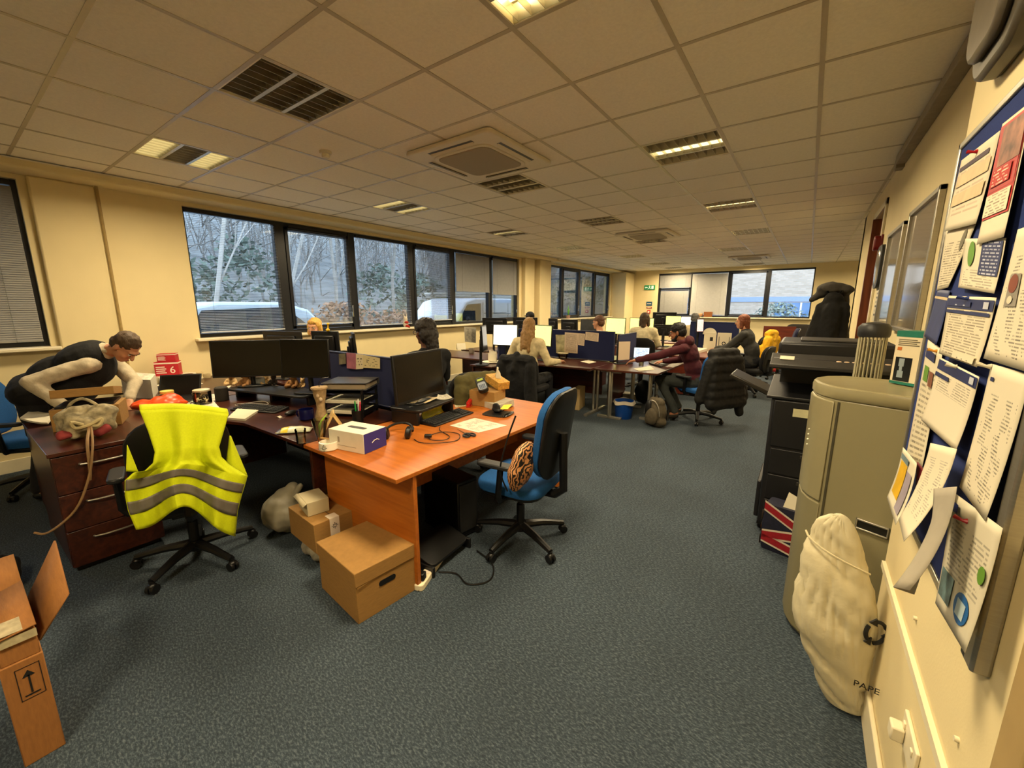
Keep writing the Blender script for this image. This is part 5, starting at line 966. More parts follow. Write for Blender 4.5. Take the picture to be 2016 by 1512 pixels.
# copier
t = thing('copier', 'black floor standing office copier with paper drawers', 'copier', (-.14, 3.26, 0))
M_cop = mat('charcoal copier plastic', '17171a', .45, var=.1, sc_=30); M_cop2 = mat('grey copier plastic', '2e2c2a', .45, var=.1)
part('body', MB().box(0, 0, .06, .62, .62, .98), M_cop, t, bev=.012)
for k, (z0, z1) in enumerate(((.10, .25), (.26, .44), (.45, .63))):
    o = part('paper_drawer', MB().box(.03, -.012, z0, .60, .01, z1), M_cop, t, bev=.004); part('drawer_grip', MB().box(.2, -.018, z1-.045, .43, -.008, z1-.02), M_cop2, o, bev=.003)
part('door_panel', MB().box(.02, -.01, .645, .60, .01, .97), M_cop, t, bev=.006)
part('white_label', MB().box(.13, -.0125, .87, .22, -.0095, .925), mat('cream label', 'c8c49c', .5), t)
part('output_shelf', MB().add([(-.03, -.02, .98), (.63, -.02, .98), (.63, .62, .98), (-.03, .62, .98), (-.03, -.02, 1.0), (.63, -.02, 1.0), (.63, .62, 1.06), (-.03, .62, 1.06)], [(0, 3, 2, 1), (4, 5, 6, 7), (0, 1, 5, 4), (1, 2, 6, 5), (2, 3, 7, 6), (3, 0, 4, 7)]), M_cop, t, bev=.005)
part('rear_column', MB().box(.02, .38, 1.0, .62, .62, 1.19), M_cop, t, bev=.006); part('side_column', MB().box(.50, .0, 1.0, .62, .4, 1.19), M_cop, t, bev=.006)
part('scanner', MB().box(-.02, -.02, 1.185, .63, .62, 1.26), M_cop, t, bev=.01)
o = part('document_feeder', MB().box(.0, .08, 1.262, .62, .62, 1.36), M_cop, t, bev=.02); part('feeder_tray', MB().box(.12, .16, 1.361, .52, .5, 1.372), M_cop2, o, bev=.003)
cp = part('control_panel', MB().add([(-.03, -.10, 1.20), (.63, -.10, 1.20), (.63, .06, 1.24), (-.03, .06, 1.24), (-.03, -.10, 1.225), (.63, -.10, 1.225), (.63, .06, 1.285), (-.03, .06, 1.285)], [(0, 3, 2, 1), (4, 5, 6, 7), (0, 1, 5, 4), (1, 2, 6, 5), (2, 3, 7, 6), (3, 0, 4, 7)]), M_cop2, t, bev=.005)
for k in range(7): b = MB(); b.T = Matrix.Translation((.33+.038*k, -.02, 1.256)) @ Matrix.Rotation(.36, 4, 'X'); b.ell((0, 0, 0), (.014, .008, .003)); part('button', b, mat('pale button', 'c0a890', .4), cp)
b = MB(); b.T = Matrix.Translation((.02, -.02, 1.258)) @ Matrix.Rotation(.36, 4, 'X'); b.box(0, -.02, 0, .08, .03, .003); part('white_plate', b, M_paper, cp)
b = MB(); b.T = Matrix.Translation((-.01, .3, .97)) @ Matrix.Rotation(.42, 4, 'Y'); b.box(-.30, -.15, -.018, 0, .15, .012); o = part('bypass_tray', b, mat('dark brown grey tray', '24201a', .35), t, bev=.008); b2 = MB(); b2.T = b.T; b2.box(-.03, -.06, .012, .0, .05, .03); part('paper_guide', b2, mat('pale guide', 'b0a898', .4), o)
b = MB(); b.box(-.03, .08, .06, 0, .5, .34); part('side_module', b, M_cop, t, bev=.008)
for x, y in ((.02, .05), (.58, .05), (.02, .56), (.58, .56)): b = MB(); b.T = Matrix.Translation((x, y, .03)) @ Matrix.Rotation(pi/2, 4, 'Y'); b.lathe([(.028, -.015), (.03, 0), (.028, .015)], n=14); part('caster', b, M_blk, t)
part('foot_frame', MB().box(0, .0, .045, .62, .62, .07), M_blk, t)
# union flag bag
t = thing('shopping_bag', 'red white and navy flag patterned bag beside the copier', 'bag', (.06, 3.05, 0), radians(-12))
M_nav = mat('navy woven bag', '16182c', .6, var=.3, sc_=60); M_rd = mat('red woven print', '8e1420', .6, var=.15, sc_=60); M_wh = mat('white woven print', 'c8bcaa', .6, var=.1)
b = MB(); loft(b, [[(x*s, y*s, z) for x, y in rrect(.30, .15, .02)] for s, z in ((.92, 0), (1, .05), (1.0, .2), (.93, .32))]); part('bag_body', b, M_nav, t)
f = MB(); g = MB()
for zc, sl in ((.24, -.5), (.14, .25), (.06, -.2)):
    for mb, w, e in ((f, .07, .0785), (g, .045, .0795)): mb.add([(-.14, -e, zc-w/2-sl*.14), (.14, -e, zc-w/2+sl*.14), (.14, -e, zc+w/2+sl*.14), (-.14, -e, zc+w/2-sl*.14)], [(0, 1, 2, 3)]); mb.add([(-.1515-(e-.0785), -.07, zc-w/2), (-.1515-(e-.0785), .07, zc-w/2+sl*.14), (-.1515-(e-.0785), .07, zc+w/2+sl*.14), (-.1515-(e-.0785), -.07, zc+w/2)], [(0, 3, 2, 1)])
part('white_stripes', f, M_wh, t); part('red_stripes', g, M_rd, t)
b = MB(); b.add([(-.05, -.05, .3), (.12, -.05, .3), (.12, .04, .3), (-.05, .04, .3), (-.03, -.02, .42), (.08, -.02, .38)], [(0, 1, 5, 4), (1, 2, 5), (2, 3, 4, 5), (3, 0, 4)]); part('paper_inside', b, M_paper, t)
# white sack
rows = [(1012, 1646, 1664, .3), (1028, 1604, 1682, .6), (1060, 1588, 1696, .75), (1110, 1580, 1712, .85), (1170, 1566, 1728, .9), (1230, 1552, 1738, .9), (1275, 1556, 1740, .9), (1320, 1572, 1738, .9), (1365, 1590, 1728, .85), (1400, 1612, 1712, .75), (1418, 1636, 1690, .6)]
sy = 1.90; rings = []
for v, ul, ur, k in rows:
    a, b_ = aty(ul, v, sy), aty(ur, v, sy); c = (a+b_)/2; rx = min((b_.x-a.x)/2, .345-c.x); rx = max(rx, .01); cc = V((min(c.x, .345-rx), sy, max(.006, c.z)))
    rings.append([(cc.x+rx*cos(2*pi*i/56)*1.09, cc.y+rx*.62*sin(2*pi*i/56)*k/.9, cc.z) for i in range(56)])
mb = MB(); loft(mb, rings); me = mesh_of('s', mb, False); o = D.objects.new('s', me); COL.objects.link(o); q = o.modifiers.new('u', 'SUBSURF'); q.levels = 2; dg = bpy.context.evaluated_depsgraph_get(); dg.update(); nm = D.meshes.new_from_object(o.evaluated_get(dg)); D.objects.remove(o)
ns = [v.normal.copy() for v in nm.vertices]; so = V((.17, sy, 0))
def crease(c):
    u = c.x*.75-c.z*.66; w = c.x*.66+c.z*.75
    r = 1-abs(2*noise.noise(V((w*11, u*1.7, c.y*4)))); r2 = 1-abs(2*noise.noise(V((w*26, u*5, c.y*7+4))))
    return .015*r**5+.007*r2**4+.005*noise.noise(V((c.x*5, c.y*5, c.z*5)))
for v, n_ in zip(nm.vertices, ns): d_ = crease(v.co) if v.co.z > .02 else 0; v.co += n_*d_; v.co.x = min(v.co.x, .347); v.co.z = max(v.co.z, .002); v.co -= so
nm.polygons.foreach_set('use_smooth', [True]*len(nm.polygons)); nm.materials.clear(); nm.materials.append(mat('white woven plastic', 'cfc5a4', .5, var=.05, sc_=9, bump=.25, bsc=30)); nm.name = 'sack_body'
t = thing('sack', 'full white plastic sack leaning below the noticeboard', 'sack', tuple(so)); ob = D.objects.new('sack_body', nm); COL.objects.link(ob); ob.parent = t
bz = MB(); bz.tube([V(rings[2][i]).lerp(V(rings[3][i]), (i-29)/24)-so+V((0, -.004, .01)) for i in range(29, 54, 3)], .004, 6); part('top_seam', bz, MC['white woven plastic'], t)
def onsack(u, v):
    d = ray(u, v); s_, l_, n_, i_ = ob.ray_cast(EYE-so, d); return (l_ if s_ else aty(u, v, sy-.12)-so), (n_ if s_ else V((0, -1, 0)))
dg = bpy.context.evaluated_depsgraph_get(); dg.update()
M_ink = mat('black print', '121212', .6)
def sacktext(s, size, u, v):
    p, n_ = onsack(u, v); n_ = (V((n_.x*.5, n_.y-.6, 0))).normalized(); text('lettering', s, size, M_ink, t, p+n_*.012, (pi/2, 0, atan2(n_.y, n_.x)+pi/2))
sacktext('PAPER', .034, 1712, 1352)
p, n_ = onsack(1726, 1240); b = MB(); b.T = Matrix.Translation(p+V((-.004, -.02, 0))) @ Matrix.Rotation(radians(28), 4, 'Z')
for a0 in (0.4, 2.5, 4.6):
    arc = [(.034*cos(a0+k*.22), 0, .045*sin(a0+k*.22)) for k in range(7)]; b.tube(arc, .007, 6); e_ = V(arc[-1]); tn = (V(arc[-1])-V(arc[-2])).normalized(); rd = V((cos(a0+1.32), 0, sin(a0+1.32))); b.add([tuple(e_+rd*.016), tuple(e_-rd*.016), tuple(e_+tn*.026), tuple(e_+rd*.016+V((0, -.006, 0))), tuple(e_-rd*.016+V((0, -.006, 0))), tuple(e_+tn*.026+V((0, -.006, 0)))], [(0, 1, 2), (5, 4, 3), (0, 3, 4, 1), (1, 4, 5, 2), (2, 5, 3, 0)])
part('recycling_mark', b, M_ink, t)
# ---- noticeboard
t = thing('noticeboard', 'blue felt noticeboard crowded with papers on the pier', 'noticeboard', (PX, 1.11, .90))
part('felt', MB().box(-.016, .02, .02, -.001, .885, 1.19), mat('royal blue felt', '142a66', .95, var=.12, sc_=200, bump=.1), t)
for nm_, bx_ in (('frame', (0, .905, 1.19, 1.21)), ('frame', (0, .905, 0, .02))): part(nm_, MB().box(-.022, bx_[0], bx_[2], 0, bx_[1], bx_[3]), M_alu, t, bev=.003)
for y0 in (0, .885): part('frame', MB().box(-.022, y0, 0, 0, y0+.02, 1.21), M_alu, t, bev=.003)
part('corner_clip', MB().box(-.026, -.004, -.006, 0, .028, .022), M_dgrey, t, bev=.003)
part('edge_bar', MB().box(-.03, -.045, .0, 0, -.003, 1.21), M_alu, t, bev=.006)
M_prw = printed('typed notice', 'd2c9b0', '6a6456', 40, 8, .05, .8, .5); M_prf = printed('table notice', 'cec4aa', '7a705c', 24, 4, .03, .8, .4); M_hdr = mat('navy header print', '1c2858', .5); M_pred = mat('red poster print', 'b83430', .5, var=.05); M_pgr = mat('green print', '5c8a2c', .5); M_pbl = mat('blue disc print', '1c5c9c', .5); M_tanp = mat('pale tan print', 'c8b48c', .6, var=.1)
kk = [0]
def notice(label, px, m, marks=(), curl=.01, off=None, cat='paper', bend=0, pin=None):
    kk[0] += 1; x = PX-.019-.0016*kk[0] if off is None else PX-off
    c = [atx(u, v, x) for u, v in px]; cen = sum(c, V())/4; q = [p-cen for p in c]
    def f(u, v, d=0):
        p = q[3]*(1-u)*(1-v)+q[2]*u*(1-v)+q[1]*u*v+q[0]*(1-u)*v
        return (-d-curl*((1-v)**2)*(.6+.4*u)-bend*sin(pi*u)*(1-v), p.y, p.z)
    mb = MB(); mb.grid(f, 10, 12); o = part('notice_sheet', mb, m, None, smooth=True, solid=.0006); o.location = cen; tag(o, label, cat, 'papers on the noticeboard')
    n_m = 0
    for nm_, u0, v0, u1, v1, mm in marks:
        n_m += 1; b = MB(); e_ = .0012+.0007*n_m
        if any(k in nm_ for k in ('oval', 'disc', 'leaf')): b.grid(lambda u, v: f((u0+u1)/2+(u1-u0)/2*v*cos(2*pi*u), (v0+v1)/2+(v1-v0)/2*v*sin(2*pi*u), e_), 20, 3)
        else: b.grid(lambda u, v: f(u0+(u1-u0)*u, v0+(v1-v0)*v, e_), 8, 8)
        part(nm_, b, mm, o)
    if pin:
        p = V(f(pin[0], pin[1], .0)); b = MB(); b.tube([p+V((-.001, 0, 0)), p+V((-.008, .0, .0)), p+V((-.02, .006, .004))], [.006, .003, .005], 8); part('push_pin', b, pin[2], o)
    return o
M_pinr = mat('red pin', 'a81c24', .35); M_pinw = mat('white pin', 'd8d0b8', .35); M_pino = mat('orange pin', 'c88a2c', .35)
notice('white flyer with fine columns and clear pockets, third down at the far edge', [(1862, 455), (1922, 440), (1870, 566), (1846, 572)], M_prf, [('grey_oval', .72, .62, .86, .95, mat('grey brown print', '6a6450', .6))], curl=.004)
notice('tall navy sheet hanging at the far edge beside the blue headed form', [(1846, 570), (1870, 572), (1852, 680), (1824, 662)], mat('navy poster', '2a3664', .5, var=.12, sc_=30), [('pale_band', 0, .82, 1, .87, M_tanp)], curl=.01)
notice('list with small face pictures running down the far edge', [(1828, 664), (1856, 690), (1822, 925), (1785, 910)], M_prf, [('green_picture', .15, .68, .42, .80, M_pgr), ('brown_picture', .5, .66, .75, .78, mat('brown picture', '7a4830', .5)), ('title', .1, .86, .7, .93, M_hdr)], curl=.008, pin=(.7, .96, M_pino))
notice('timetable with tan rows at the top of the board', [(1893, 316), (1970, 256), (1928, 440), (1862, 456)], printed('pale timetable', 'd0c6ac', 'b8a48c', 16, 3, .2, .8, .3), [('dark_title', .05, .82, .85, .88, mat('plum print', '3c2c3c', .6)), ('tan_row', .05, .6, .95, .76, M_tanp), ('tan_row', .05, .34, .95, .5, M_tanp)], curl=.006, pin=(.5, .95, M_pinr))
notice('white flyer with a green oval and navy text block', [(1900, 470), (1981, 468), (1965, 578), (1890, 566)], printed('flyer print', 'd2c9b0', '8a8272', 20, 4, .05, .4, .45), [('navy_block', .52, .3, .98, .95, printed('navy text block', '1e2a58', 'b8bccc', 10, 5, .02, .98, .3)), ('green_oval', .18, .45, .36, .95, M_pgr)], curl=.006)
notice('red and white poster of people at the top near corner', [(1974, 244), (2034, 196), (1984, 466), (1927, 482)], mat('white poster card', 'dcd0b4', .5, var=.02), [('red_border', .03, .2, .97, .97, M_pred), ('red_panel', .06, .42, .94, .95, mat('red picture print', 'a82824', .5, var=.1, sc_=8)), ('people_picture', .2, .62, .96, .94, mat('people picture', '8a5a44', .5, var=.7, sc_=22)), ('text_panel', .07, .22, .93, .4, printed('poster text', 'dcd0b4', '8a7a68', 7, 4, .05, .95, .3)), ('slogan_lines', .12, .46, .8, .6, printed('slogan print', 'b02c28', 'e0c8b0', 5, 3, .05, .95, .4))], curl=.006)
notice('white sheet with a brown leaf picture at the near edge', [(2004, 452), (2060, 432), (2044, 735), (1944, 706)], M_prw, [('picture_panel', .18, .42, .5, .66, mat('grey picture', '8a8478', .5)), ('leaf_shape', .2, .52, .46, .66, mat('rust brown print', '7a3c28', .5)), ('white_oval', .26, .44, .4, .5, M_paper)], curl=.01)
notice('long typed white sheet beside the blue headed forms', [(1952, 716), (2030, 738), (1958, 1030), (1898, 960)], M_prw, [('logo', .1, .88, .2, .91, M_hdr)], curl=.012, pin=(.02, .98, M_pinw))
notice('blue headed form covered in handwriting', [(1868, 582), (1962, 586), (1936, 724), (1854, 696)], M_prf, [('header', 0, .80, 1, .96, M_hdr), ('sub_header', .02, .72, .97, .77, M_hdr), ('emblem', .84, .83, .93, .93, mat('pale emblem', 'b8bcc8', .5)), ('header_lines', .06, .84, .6, .92, printed('header words', '1c2858', 'c0c4d0', 2, 4, .05, .95, .2)), ('handwriting', .45, .03, .95, .14, printed('hand writing', 'cec4aa', '2a2824', 3, 6, .0, 1, .3))], curl=.01, pin=(.5, .97, mat('blue pin', '2a3c7a', .4)))
notice('mostly blank blue headed form below the handwritten one', [(1852, 704), (1928, 742), (1896, 890), (1820, 828)], printed('blank form', 'd2c8b0', '8a8272', 30, 5, .55, .8, .4), [('header', 0, .84, 1, .98, M_hdr), ('sub_header', .0, .74, .4, .8, M_hdr), ('emblem', .86, .87, .95, .96, MC['pale emblem'])], curl=.012, pin=(.5, .99, M_pinw))
notice('small yellow and white leaflet poking out at the far bottom edge', [(1778, 880), (1805, 912), (1791, 1040), (1760, 982)], M_paper, [('yellow_panel', .12, .2, .55, .8, mat('yellow print', 'd0a41c', .5)), ('grey_panel', .6, .1, .9, .75, mat('grey lilac print', '9a909c', .5)), ('slate_bar', .1, .82, .6, .92, mat('slate print', '6a8088', .5))], curl=.03, off=.055, cat='leaflet')
notice('maroon and dark card half hidden behind the yellow leaflet', [(1806, 908), (1826, 932), (1806, 1012), (1798, 1030)], mat('maroon card', '6a1420', .5, var=.3), curl=.006, off=.045, cat='card')
notice('white typed sheet hanging loose with its corner lifted', [(1832, 872), (1884, 884), (1836, 1080), (1798, 1028)], printed('loose typed sheet', 'd8ceb4', '9a9284', 36, 7, .2, .85, .5), curl=.05, off=.06)
notice('large white poster with a blue disc at the bottom of the board', [(1876, 968), (1974, 1040), (1918, 1292), (1850, 1190)], printed('disc poster', 'ccc4ac', '8a8474', 26, 6, .35, .8, .4), [('blue_disc', .50, .10, .86, .34, M_pbl), ('pale_square', .58, .15, .78, .28, mat('pale blue print', 'a8bcc4', .5)), ('group_picture', .08, .12, .42, .36, mat('blue grey picture', '5a7478', .5, var=.6, sc_=30)), ('green_disc', .84, .52, .97, .66, M_pgr), ('dot_emblem', .12, .86, .24, .94, M_hdr)], curl=.012, pin=(.42, .86, M_pinr), cat='poster')
notice('grey curled sheet drooping in front of the blue disc poster', [(1838, 962), (1884, 958), (1858, 1182), (1838, 1182)], mat('plain grey paper', '9c9484', .7, var=.06), curl=.05, off=.075, bend=.03)  # one even grey sheet, darker than the white papers around it
# ---- things on the pier and the partition wall
t = thing('socket', 'white double power socket low on the pier', 'socket', (PX, atx(1796, 1468, PX).y, atx(1796, 1468, PX).z)); part('plate', MB().box(-.01, -.075, -.045, 0, .075, .045), M_white, t, bev=.003)
for s in (-1, 1): part('switch', MB().box(-.014, s*.045-.008, .008, -.009, s*.045+.008, .026), M_white, t, bev=.002)
t2 = single('plug', MB().box(-.03, -.02, -.022, 0, .02, .022), M_white, 'white plug pushed into the low double socket', 'plug', (PX-.0105, atx(1796, 1468, PX).y+.045, atx(1796, 1468, PX).z-.012), bev=.005)
for k, (u, v) in enumerate(((1805, 1218), (1888, 1457))): p = atx(u, v, PX); single('wall_stud', MB().tube([(0, 0, 0), (-.008, 0, 0)], .006, 10), M_white, ['small white cap on the pier, upper one', 'small white cap on the pier, lower one'][k], 'screw cap', tuple(p))
t = thing('wall_light', 'rounded grey fitting high on the pier above the noticeboard', 'wall fitting', (PX, 1.70, 2.44)); b = MB(); b.T = Matrix.Rotation(-pi/2, 4, 'Y'); b.prism(rrect(.46, .36, .1, 6), 0, .05); part('housing', b, mat('grey fitting plastic', '4e483c', .4), t, bev=.012); b = MB(); b.T = Matrix.Rotation(-pi/2, 4, 'Y'); b.prism(rrect(.38, .28, .08, 6), .048, .075); part('diffuser', b, mat('dull diffuser', '5c5446', .35), t, bev=.015)
single('cable_trunking', MB().box(-.07, 0, -.07, 0, 3.0, 0).box(-.05, -.02, -.05, -.01, 0, -.01), mat('grey cream trunking', '8c8068', .55), 'grey cable trunking along the top of the partition wall', 'trunking', (RX, 2.12, CE-.001), bev=.004)
single('junction_box', MB().box(-.06, 0, -.09, 0, .12, 0), MC['grey cream trunking'], 'small box ending the cable trunking by the door', 'junction box', (RX, 5.16, CE-.001), bev=.006)
def frame_pic(label, y0, y1, z0, z1, pic):
    t = thing('picture_frame', label, 'picture', (RX, y0, z0), 0, 'framed pictures on the partition'); w, h = y1-y0, z1-z0
    for a in ((0, 0, w, .03), (0, h-.03, w, h), (0, 0, .03, h), (w-.03, 0, w, h)): part('frame', MB().box(-.03, a[0], a[1], 0, a[2], a[3]), M_alu, t, bev=.003)
    part('glazed_print', MB().box(-.012, .02, .02, -.006, w-.02, h-.02), pic, t, smooth=False)
M_pic = mat('glazed picture', '8c8272', .05, var=.3, sc_=3, coat=1); M_pic2 = mat('glazed picture two', '98907c', .05, var=.25, sc_=4, coat=1)
frame_pic('large framed glazed picture on the partition nearest the pier', 3.36, 4.24, 1.42, 2.26, M_pic); frame_pic('second framed glazed picture nearer the red alarm', 4.45, 5.25, 1.42, 2.24, M_pic2)
t = thing('mirror', 'small curved grey edged mirror below the red alarm', 'mirror', (RX, 5.62, 1.98)); b = MB(); b.T = Matrix.Rotation(-pi/2, 4, 'Y'); b.prism(rrect(.42, .34, .09, 5), 0, .035); part('rim', b, M_dgrey, t, bev=.006); b = MB(); b.ell((-.03, 0, 0), (.02, .14, .18)); part('mirror_face', b, M_chrome, t)
pinx('poster', 'narrow white poster with dark blocks under the curved mirror', 'poster', [(1729, 556), (1741, 556), (1728, 632), (1716, 632)], RX-.003, printed('narrow poster', 'd4cab0', '3a3a34', 9, 2, .1, .95, .4), group='posters on the partition')
t = thing('fire_alarm', 'dark red fire alarm sounder on the partition wall', 'fire alarm', (RX, 5.88, 2.24)); b = MB(); b.T = Matrix.Rotation(-pi/2, 4, 'Y'); b.prism(rrect(.15, .12, .04), 0, .07); part('sounder', b, mat('dark red plastic', '6c0c10', .35), t, bev=.012); part('back_box', MB().box(-.02, -.065, -.08, 0, .065, .08), MC['dark red plastic'], t, bev=.004)
t = thing('door_1', 'doorway with brown timber edge in the partition', 'door'); t['kind'] = 'structure'; del t['category']
part('architrave', MB().box(RX-.02, 5.88, 0, RX, 5.95, 2.69).box(RX-.02, 6.85, 0, RX, 6.92, 2.69).box(RX-.02, 5.88, 2.62, RX, 6.92, 2.69), M_white, t, bev=.004); part('door_leaf', MB().box(RX+.05, 5.95, 0, RX+.09, 6.85, 2.62), wood('brown door veneer', '5a2c14', '7c4222', .4, (8, 8, .8)), t)
part('jamb_edge', MB().box(RX-.03, 6.8, 0, RX+.05, 6.85, 2.62), MC['brown door veneer'], t); part('door_handle', MB().tube([(RX+.05, 6.05, 1.0), (RX+.0, 6.05, 1.0), (RX, 6.17, 1.0)], .01, 8), M_alu, t)
# coat stand
t = thing('coat_stand', 'coat stand hidden under dark coats near the doorway', 'coat stand', (.19, 5.3, 0)); part('pole', MB().tube([(0, 0, .04), (0, 0, 1.76)], .018, 10), M_alu, t); part('foot', MB().lathe([(.18, 0), (.18, .02), (.03, .05)], n=24), M_blk, t)
for k in range(6): a = k*pi/3; part('hook', MB().tube([(0, 0, 1.7), (.07*cos(a), .07*sin(a), 1.70), (.12*cos(a), .12*sin(a), 1.745)], .008, 7), M_blk, t)
M_ct1 = fcloth('charcoal coat', '141310'); M_ct2 = fcloth('black coat wool', '0a0908')
draped('coat', 'long black coat hanging on the front of the coat stand', 'coat', [('e', (0, -.08, 1.66), (.09, .07, .08)), ('c', (-.09, -.08, 1.58), .055, (-.15, -.09, .9), .075), ('c', (.09, -.08, 1.58), .055, (.12, -.09, .8), .075), ('c', (0, -.1, 1.55), .09, (-.03, -.11, .72), .11), ('c', (-.13, -.09, 1.48), .04, (-.2, -.08, 1.0), .04)], M_ct2, (.19, 5.3, 0), 0, amp=.02)
draped('coat', 'grey hooded coat bunched on top of the coat stand', 'coat', [('e', (-.02, .0, 1.765), (.13, .11, .07)), ('c', (-.07, .0, 1.74), .055, (-.17, -.03, 1.66), .035), ('e', (.08, 0, 1.75), (.08, .1, .05)), ('c', (.08, .04, 1.68), .055, (.14, .06, 1.1), .06), ('c', (.0, .09, 1.66), .07, (.0, .11, 1.0), .08)], fcloth('dark grey fleece', '34302a'), (.19, 5.3, 0), 0)
single('walking_stick', MB().tube([(-.25, 0, 0), (.0, 0, .93), (.1, 0, 1.2)], .012, 8), M_alu, 'silver stick leaning on the dark coats above the copier', 'stick', (.22, 5.0, .0))
# ---- end wall signs
M_sgn = mat('green sign', '0f7a44', .4, emit=.25); p = aty(1279, 566, FY-.02)
t = thing('exit_sign', 'green running man exit sign on the end wall', 'exit sign', tuple(p)); part('sign_plate', MB().box(-.2, -.01, -.085, .2, .018, .085), M_sgn, t, bev=.003)
M_wsg = mat('white sign print', 'd8e8d8', .4, emit=.3); b = MB(); b.ell((.0, -.014, .05), (.016, .002, .016)); b.bx((-.01, -.014, .01), (.025, .003, .06), (0, -.4, 0)); b.bx((.025, -.014, -.035), (.06, .003, .018), (0, .5, 0)); b.bx((-.045, -.014, -.04), (.06, .003, .018), (0, -.7, 0)); b.bx((.03, -.014, .02), (.05, .003, .014), (0, .4, 0)); part('running_figure', b, M_wsg, t)
b = MB(); b.box(.07, -.013, -.06, .15, -.010, .06); part('door_mark', b, M_wsg, t); b = MB(); b.add([(-.18, -.013, 0), (-.13, -.013, -.04), (-.13, -.013, .04), (-.13, -.013, -.015), (-.07, -.013, -.015), (-.07, -.013, .015), (-.13, -.013, .015)], [(0, 1, 2), (3, 4, 5, 6)]); part('arrow', b, M_wsg, t)
for lb, u, v, w, h, c in (('blue notice plate on the end wall below the exit sign', 1278, 598, .22, .16, '24506c'), ('red strip sign below the blue plate', 1278, 606, .2, .06, '8a2818')):
    p = aty(u, v, FY-.012); t = thing('wall_sign', lb, 'sign', tuple(p), group='safety signs on the end wall'); part('plate', MB().box(-w/2, 0, -h/2, w/2, .012, h/2), mat('sign '+c, c, .45), t, bev=.002); part('print_line', MB().box(-w*.35, -.001, -.012, w*.35, 0, .012), M_wt, t)
p = aty(1277, 614, FY-.03); t = thing('call_point', 'red fire call point low on the end wall', 'fire call point', tuple(p)); part('case', MB().box(-.06, -.02, -.06, .06, .03, .06), mat('red plastic', 'b81c18', .35), t, bev=.006); part('break_glass', MB().box(-.035, -.022, -.03, .035, -.019, .03), M_wt, t)
# ================================================================== floor things near the viewer
def cbox(label, loc, rz, w, d, h, m=None, lid=False, group=None, cat='box'):
    m = m or M_card; t = thing('cardboard_box', label, cat, loc, rz, group)
    part('carton', MB().box(-w/2, -d/2, 0, w/2, d/2, h), m, t, bev=.003)
    if lid: part('lid', MB().box(-w/2-.006, -d/2-.006, h-.075, w/2+.006, d/2+.006, h+.006), m, t, bev=.004)
    return t
t = cbox('lidded brown archive box in front of the orange desk panel', (-1.885, 1.225, 0), radians(-6), .42, .35, .285, lid=True)
o = MB(); o.T = Matrix.Translation((.2105, .0, .16)) @ Matrix.Rotation(pi/2, 4, 'Y') @ Matrix.Rotation(pi/2, 4, 'Z'); o.prism(rrect(.1, .032, .015), 0, .002); part('hand_hole', o, M_blk, t)
o = MB(); o.T = Matrix.Translation((.217, -.12, .20)); o.add([(0, -.05, 0), (0, .03, .012), (0, -.05, .012)], [(0, 1, 2)]); part('lid_tuck', o, M_card, t)
t = cbox('taped brown carton standing behind the archive box', (-2.43, 1.275, .125), radians(-4.6), .362, .253, .187); part('tape_label', MB().box(.1812, -.03, .05, .1822, .03, .187), M_wt, t); part('tape_label', MB().box(.12, -.03, .1872, .182, .03, .1882), M_wt, t); b = MB(); dots(b, V((.1825, 0, .135)), V((0, 1, 0)), V((0, 0, 1)), .009); part('emblem', b, M_dots, t); part('flap_gap', MB().box(-.18, -.002, .1871, .12, .002, .1878), M_blk, t)
ob = organic('plastic_bag', [('e', (0, 0, .06), (.17, .12, .065)), ('e', (.05, -.02, .06), (.13, .1, .06))], .012, mat('grey patterned polythene', '8a8474', .5, var=.45, sc_=22), None, 3, lambda c: fold(c, 14, .014)); ob.location = (-2.42, 1.27, .001); tag(ob, 'crumpled grey white bag squashed under the taped carton', 'bag')
t = cbox('small white card box on top of the taped carton', (-2.46, 1.25, .3135), radians(-12), .19, .13, .09, mat('off white card', 'b4a888', .6, var=.03)); part('lid_flap', MB().add([(-.1, -.066, .09), (.1, -.066, .09), (.1, -.09, .075), (-.1, -.09, .075)], [(0, 1, 2, 3)]), MC['off white card'], t, solid=.002)
ob = organic('carrier_bag', [('e', (0, 0, .15), (.17, .15, .15)), ('c', (0, 0, .22), .1, (.06, .03, .32), .05), ('c', (.1, .0, .25), .03, (.15, .05, .36), .015)], .012, mat('white grey polythene', '8e8876', .45, var=.15, sc_=8), None, 3, lambda c: fold((c.x, c.y, c.z*.4), 14, .02)); ob.location = (-2.90, 1.27, .004); tag(ob, 'knotted white carrier bag on the floor under the dark desk', 'bag')
ob = organic('packet', [('e', (0, 0, .15), (.1, .05, .15))], .01, mat('lime green packet', '8a9a2c', .5, var=.3, sc_=18), None, 3, lambda c: fold(c, 20, .012)); ob.location = (-2.53, 1.47, .125); tag(ob, 'lime green packet behind the small white card box', 'packet')
t = thing('computer_tower', 'black computer tower under the orange desk', 'computer', (-1.98, 2.0, 0), radians(-8)); part('case', MB().box(-.2, -.09, .012, .2, .09, .42), M_blk, t, bev=.008); part('front_grille', MB().box(.2, -.075, .05, .206, .075, .4), M_dgrey, t, bev=.003); part('foot', MB().box(-.19, -.1, 0, .19, .1, .014), M_blk, t)
t = thing('footrest', 'black slanted footrest in the shade under the orange desk', 'footrest', (-1.78, 1.68, 0), radians(95)); b = MB(); b.T = Matrix.Translation((0, 0, .09)) @ Matrix.Rotation(.3, 4, 'X'); b.prism(rrect(.36, .22, .04), -.012, .012); part('plate', b, M_blk, t, bev=.004); part('side_frame', MB().box(-.19, -.12, 0, -.17, .12, .07), M_blk, t, bev=.004); part('side_frame', MB().box(.17, -.12, 0, .19, .12, .07), M_blk, t, bev=.004)
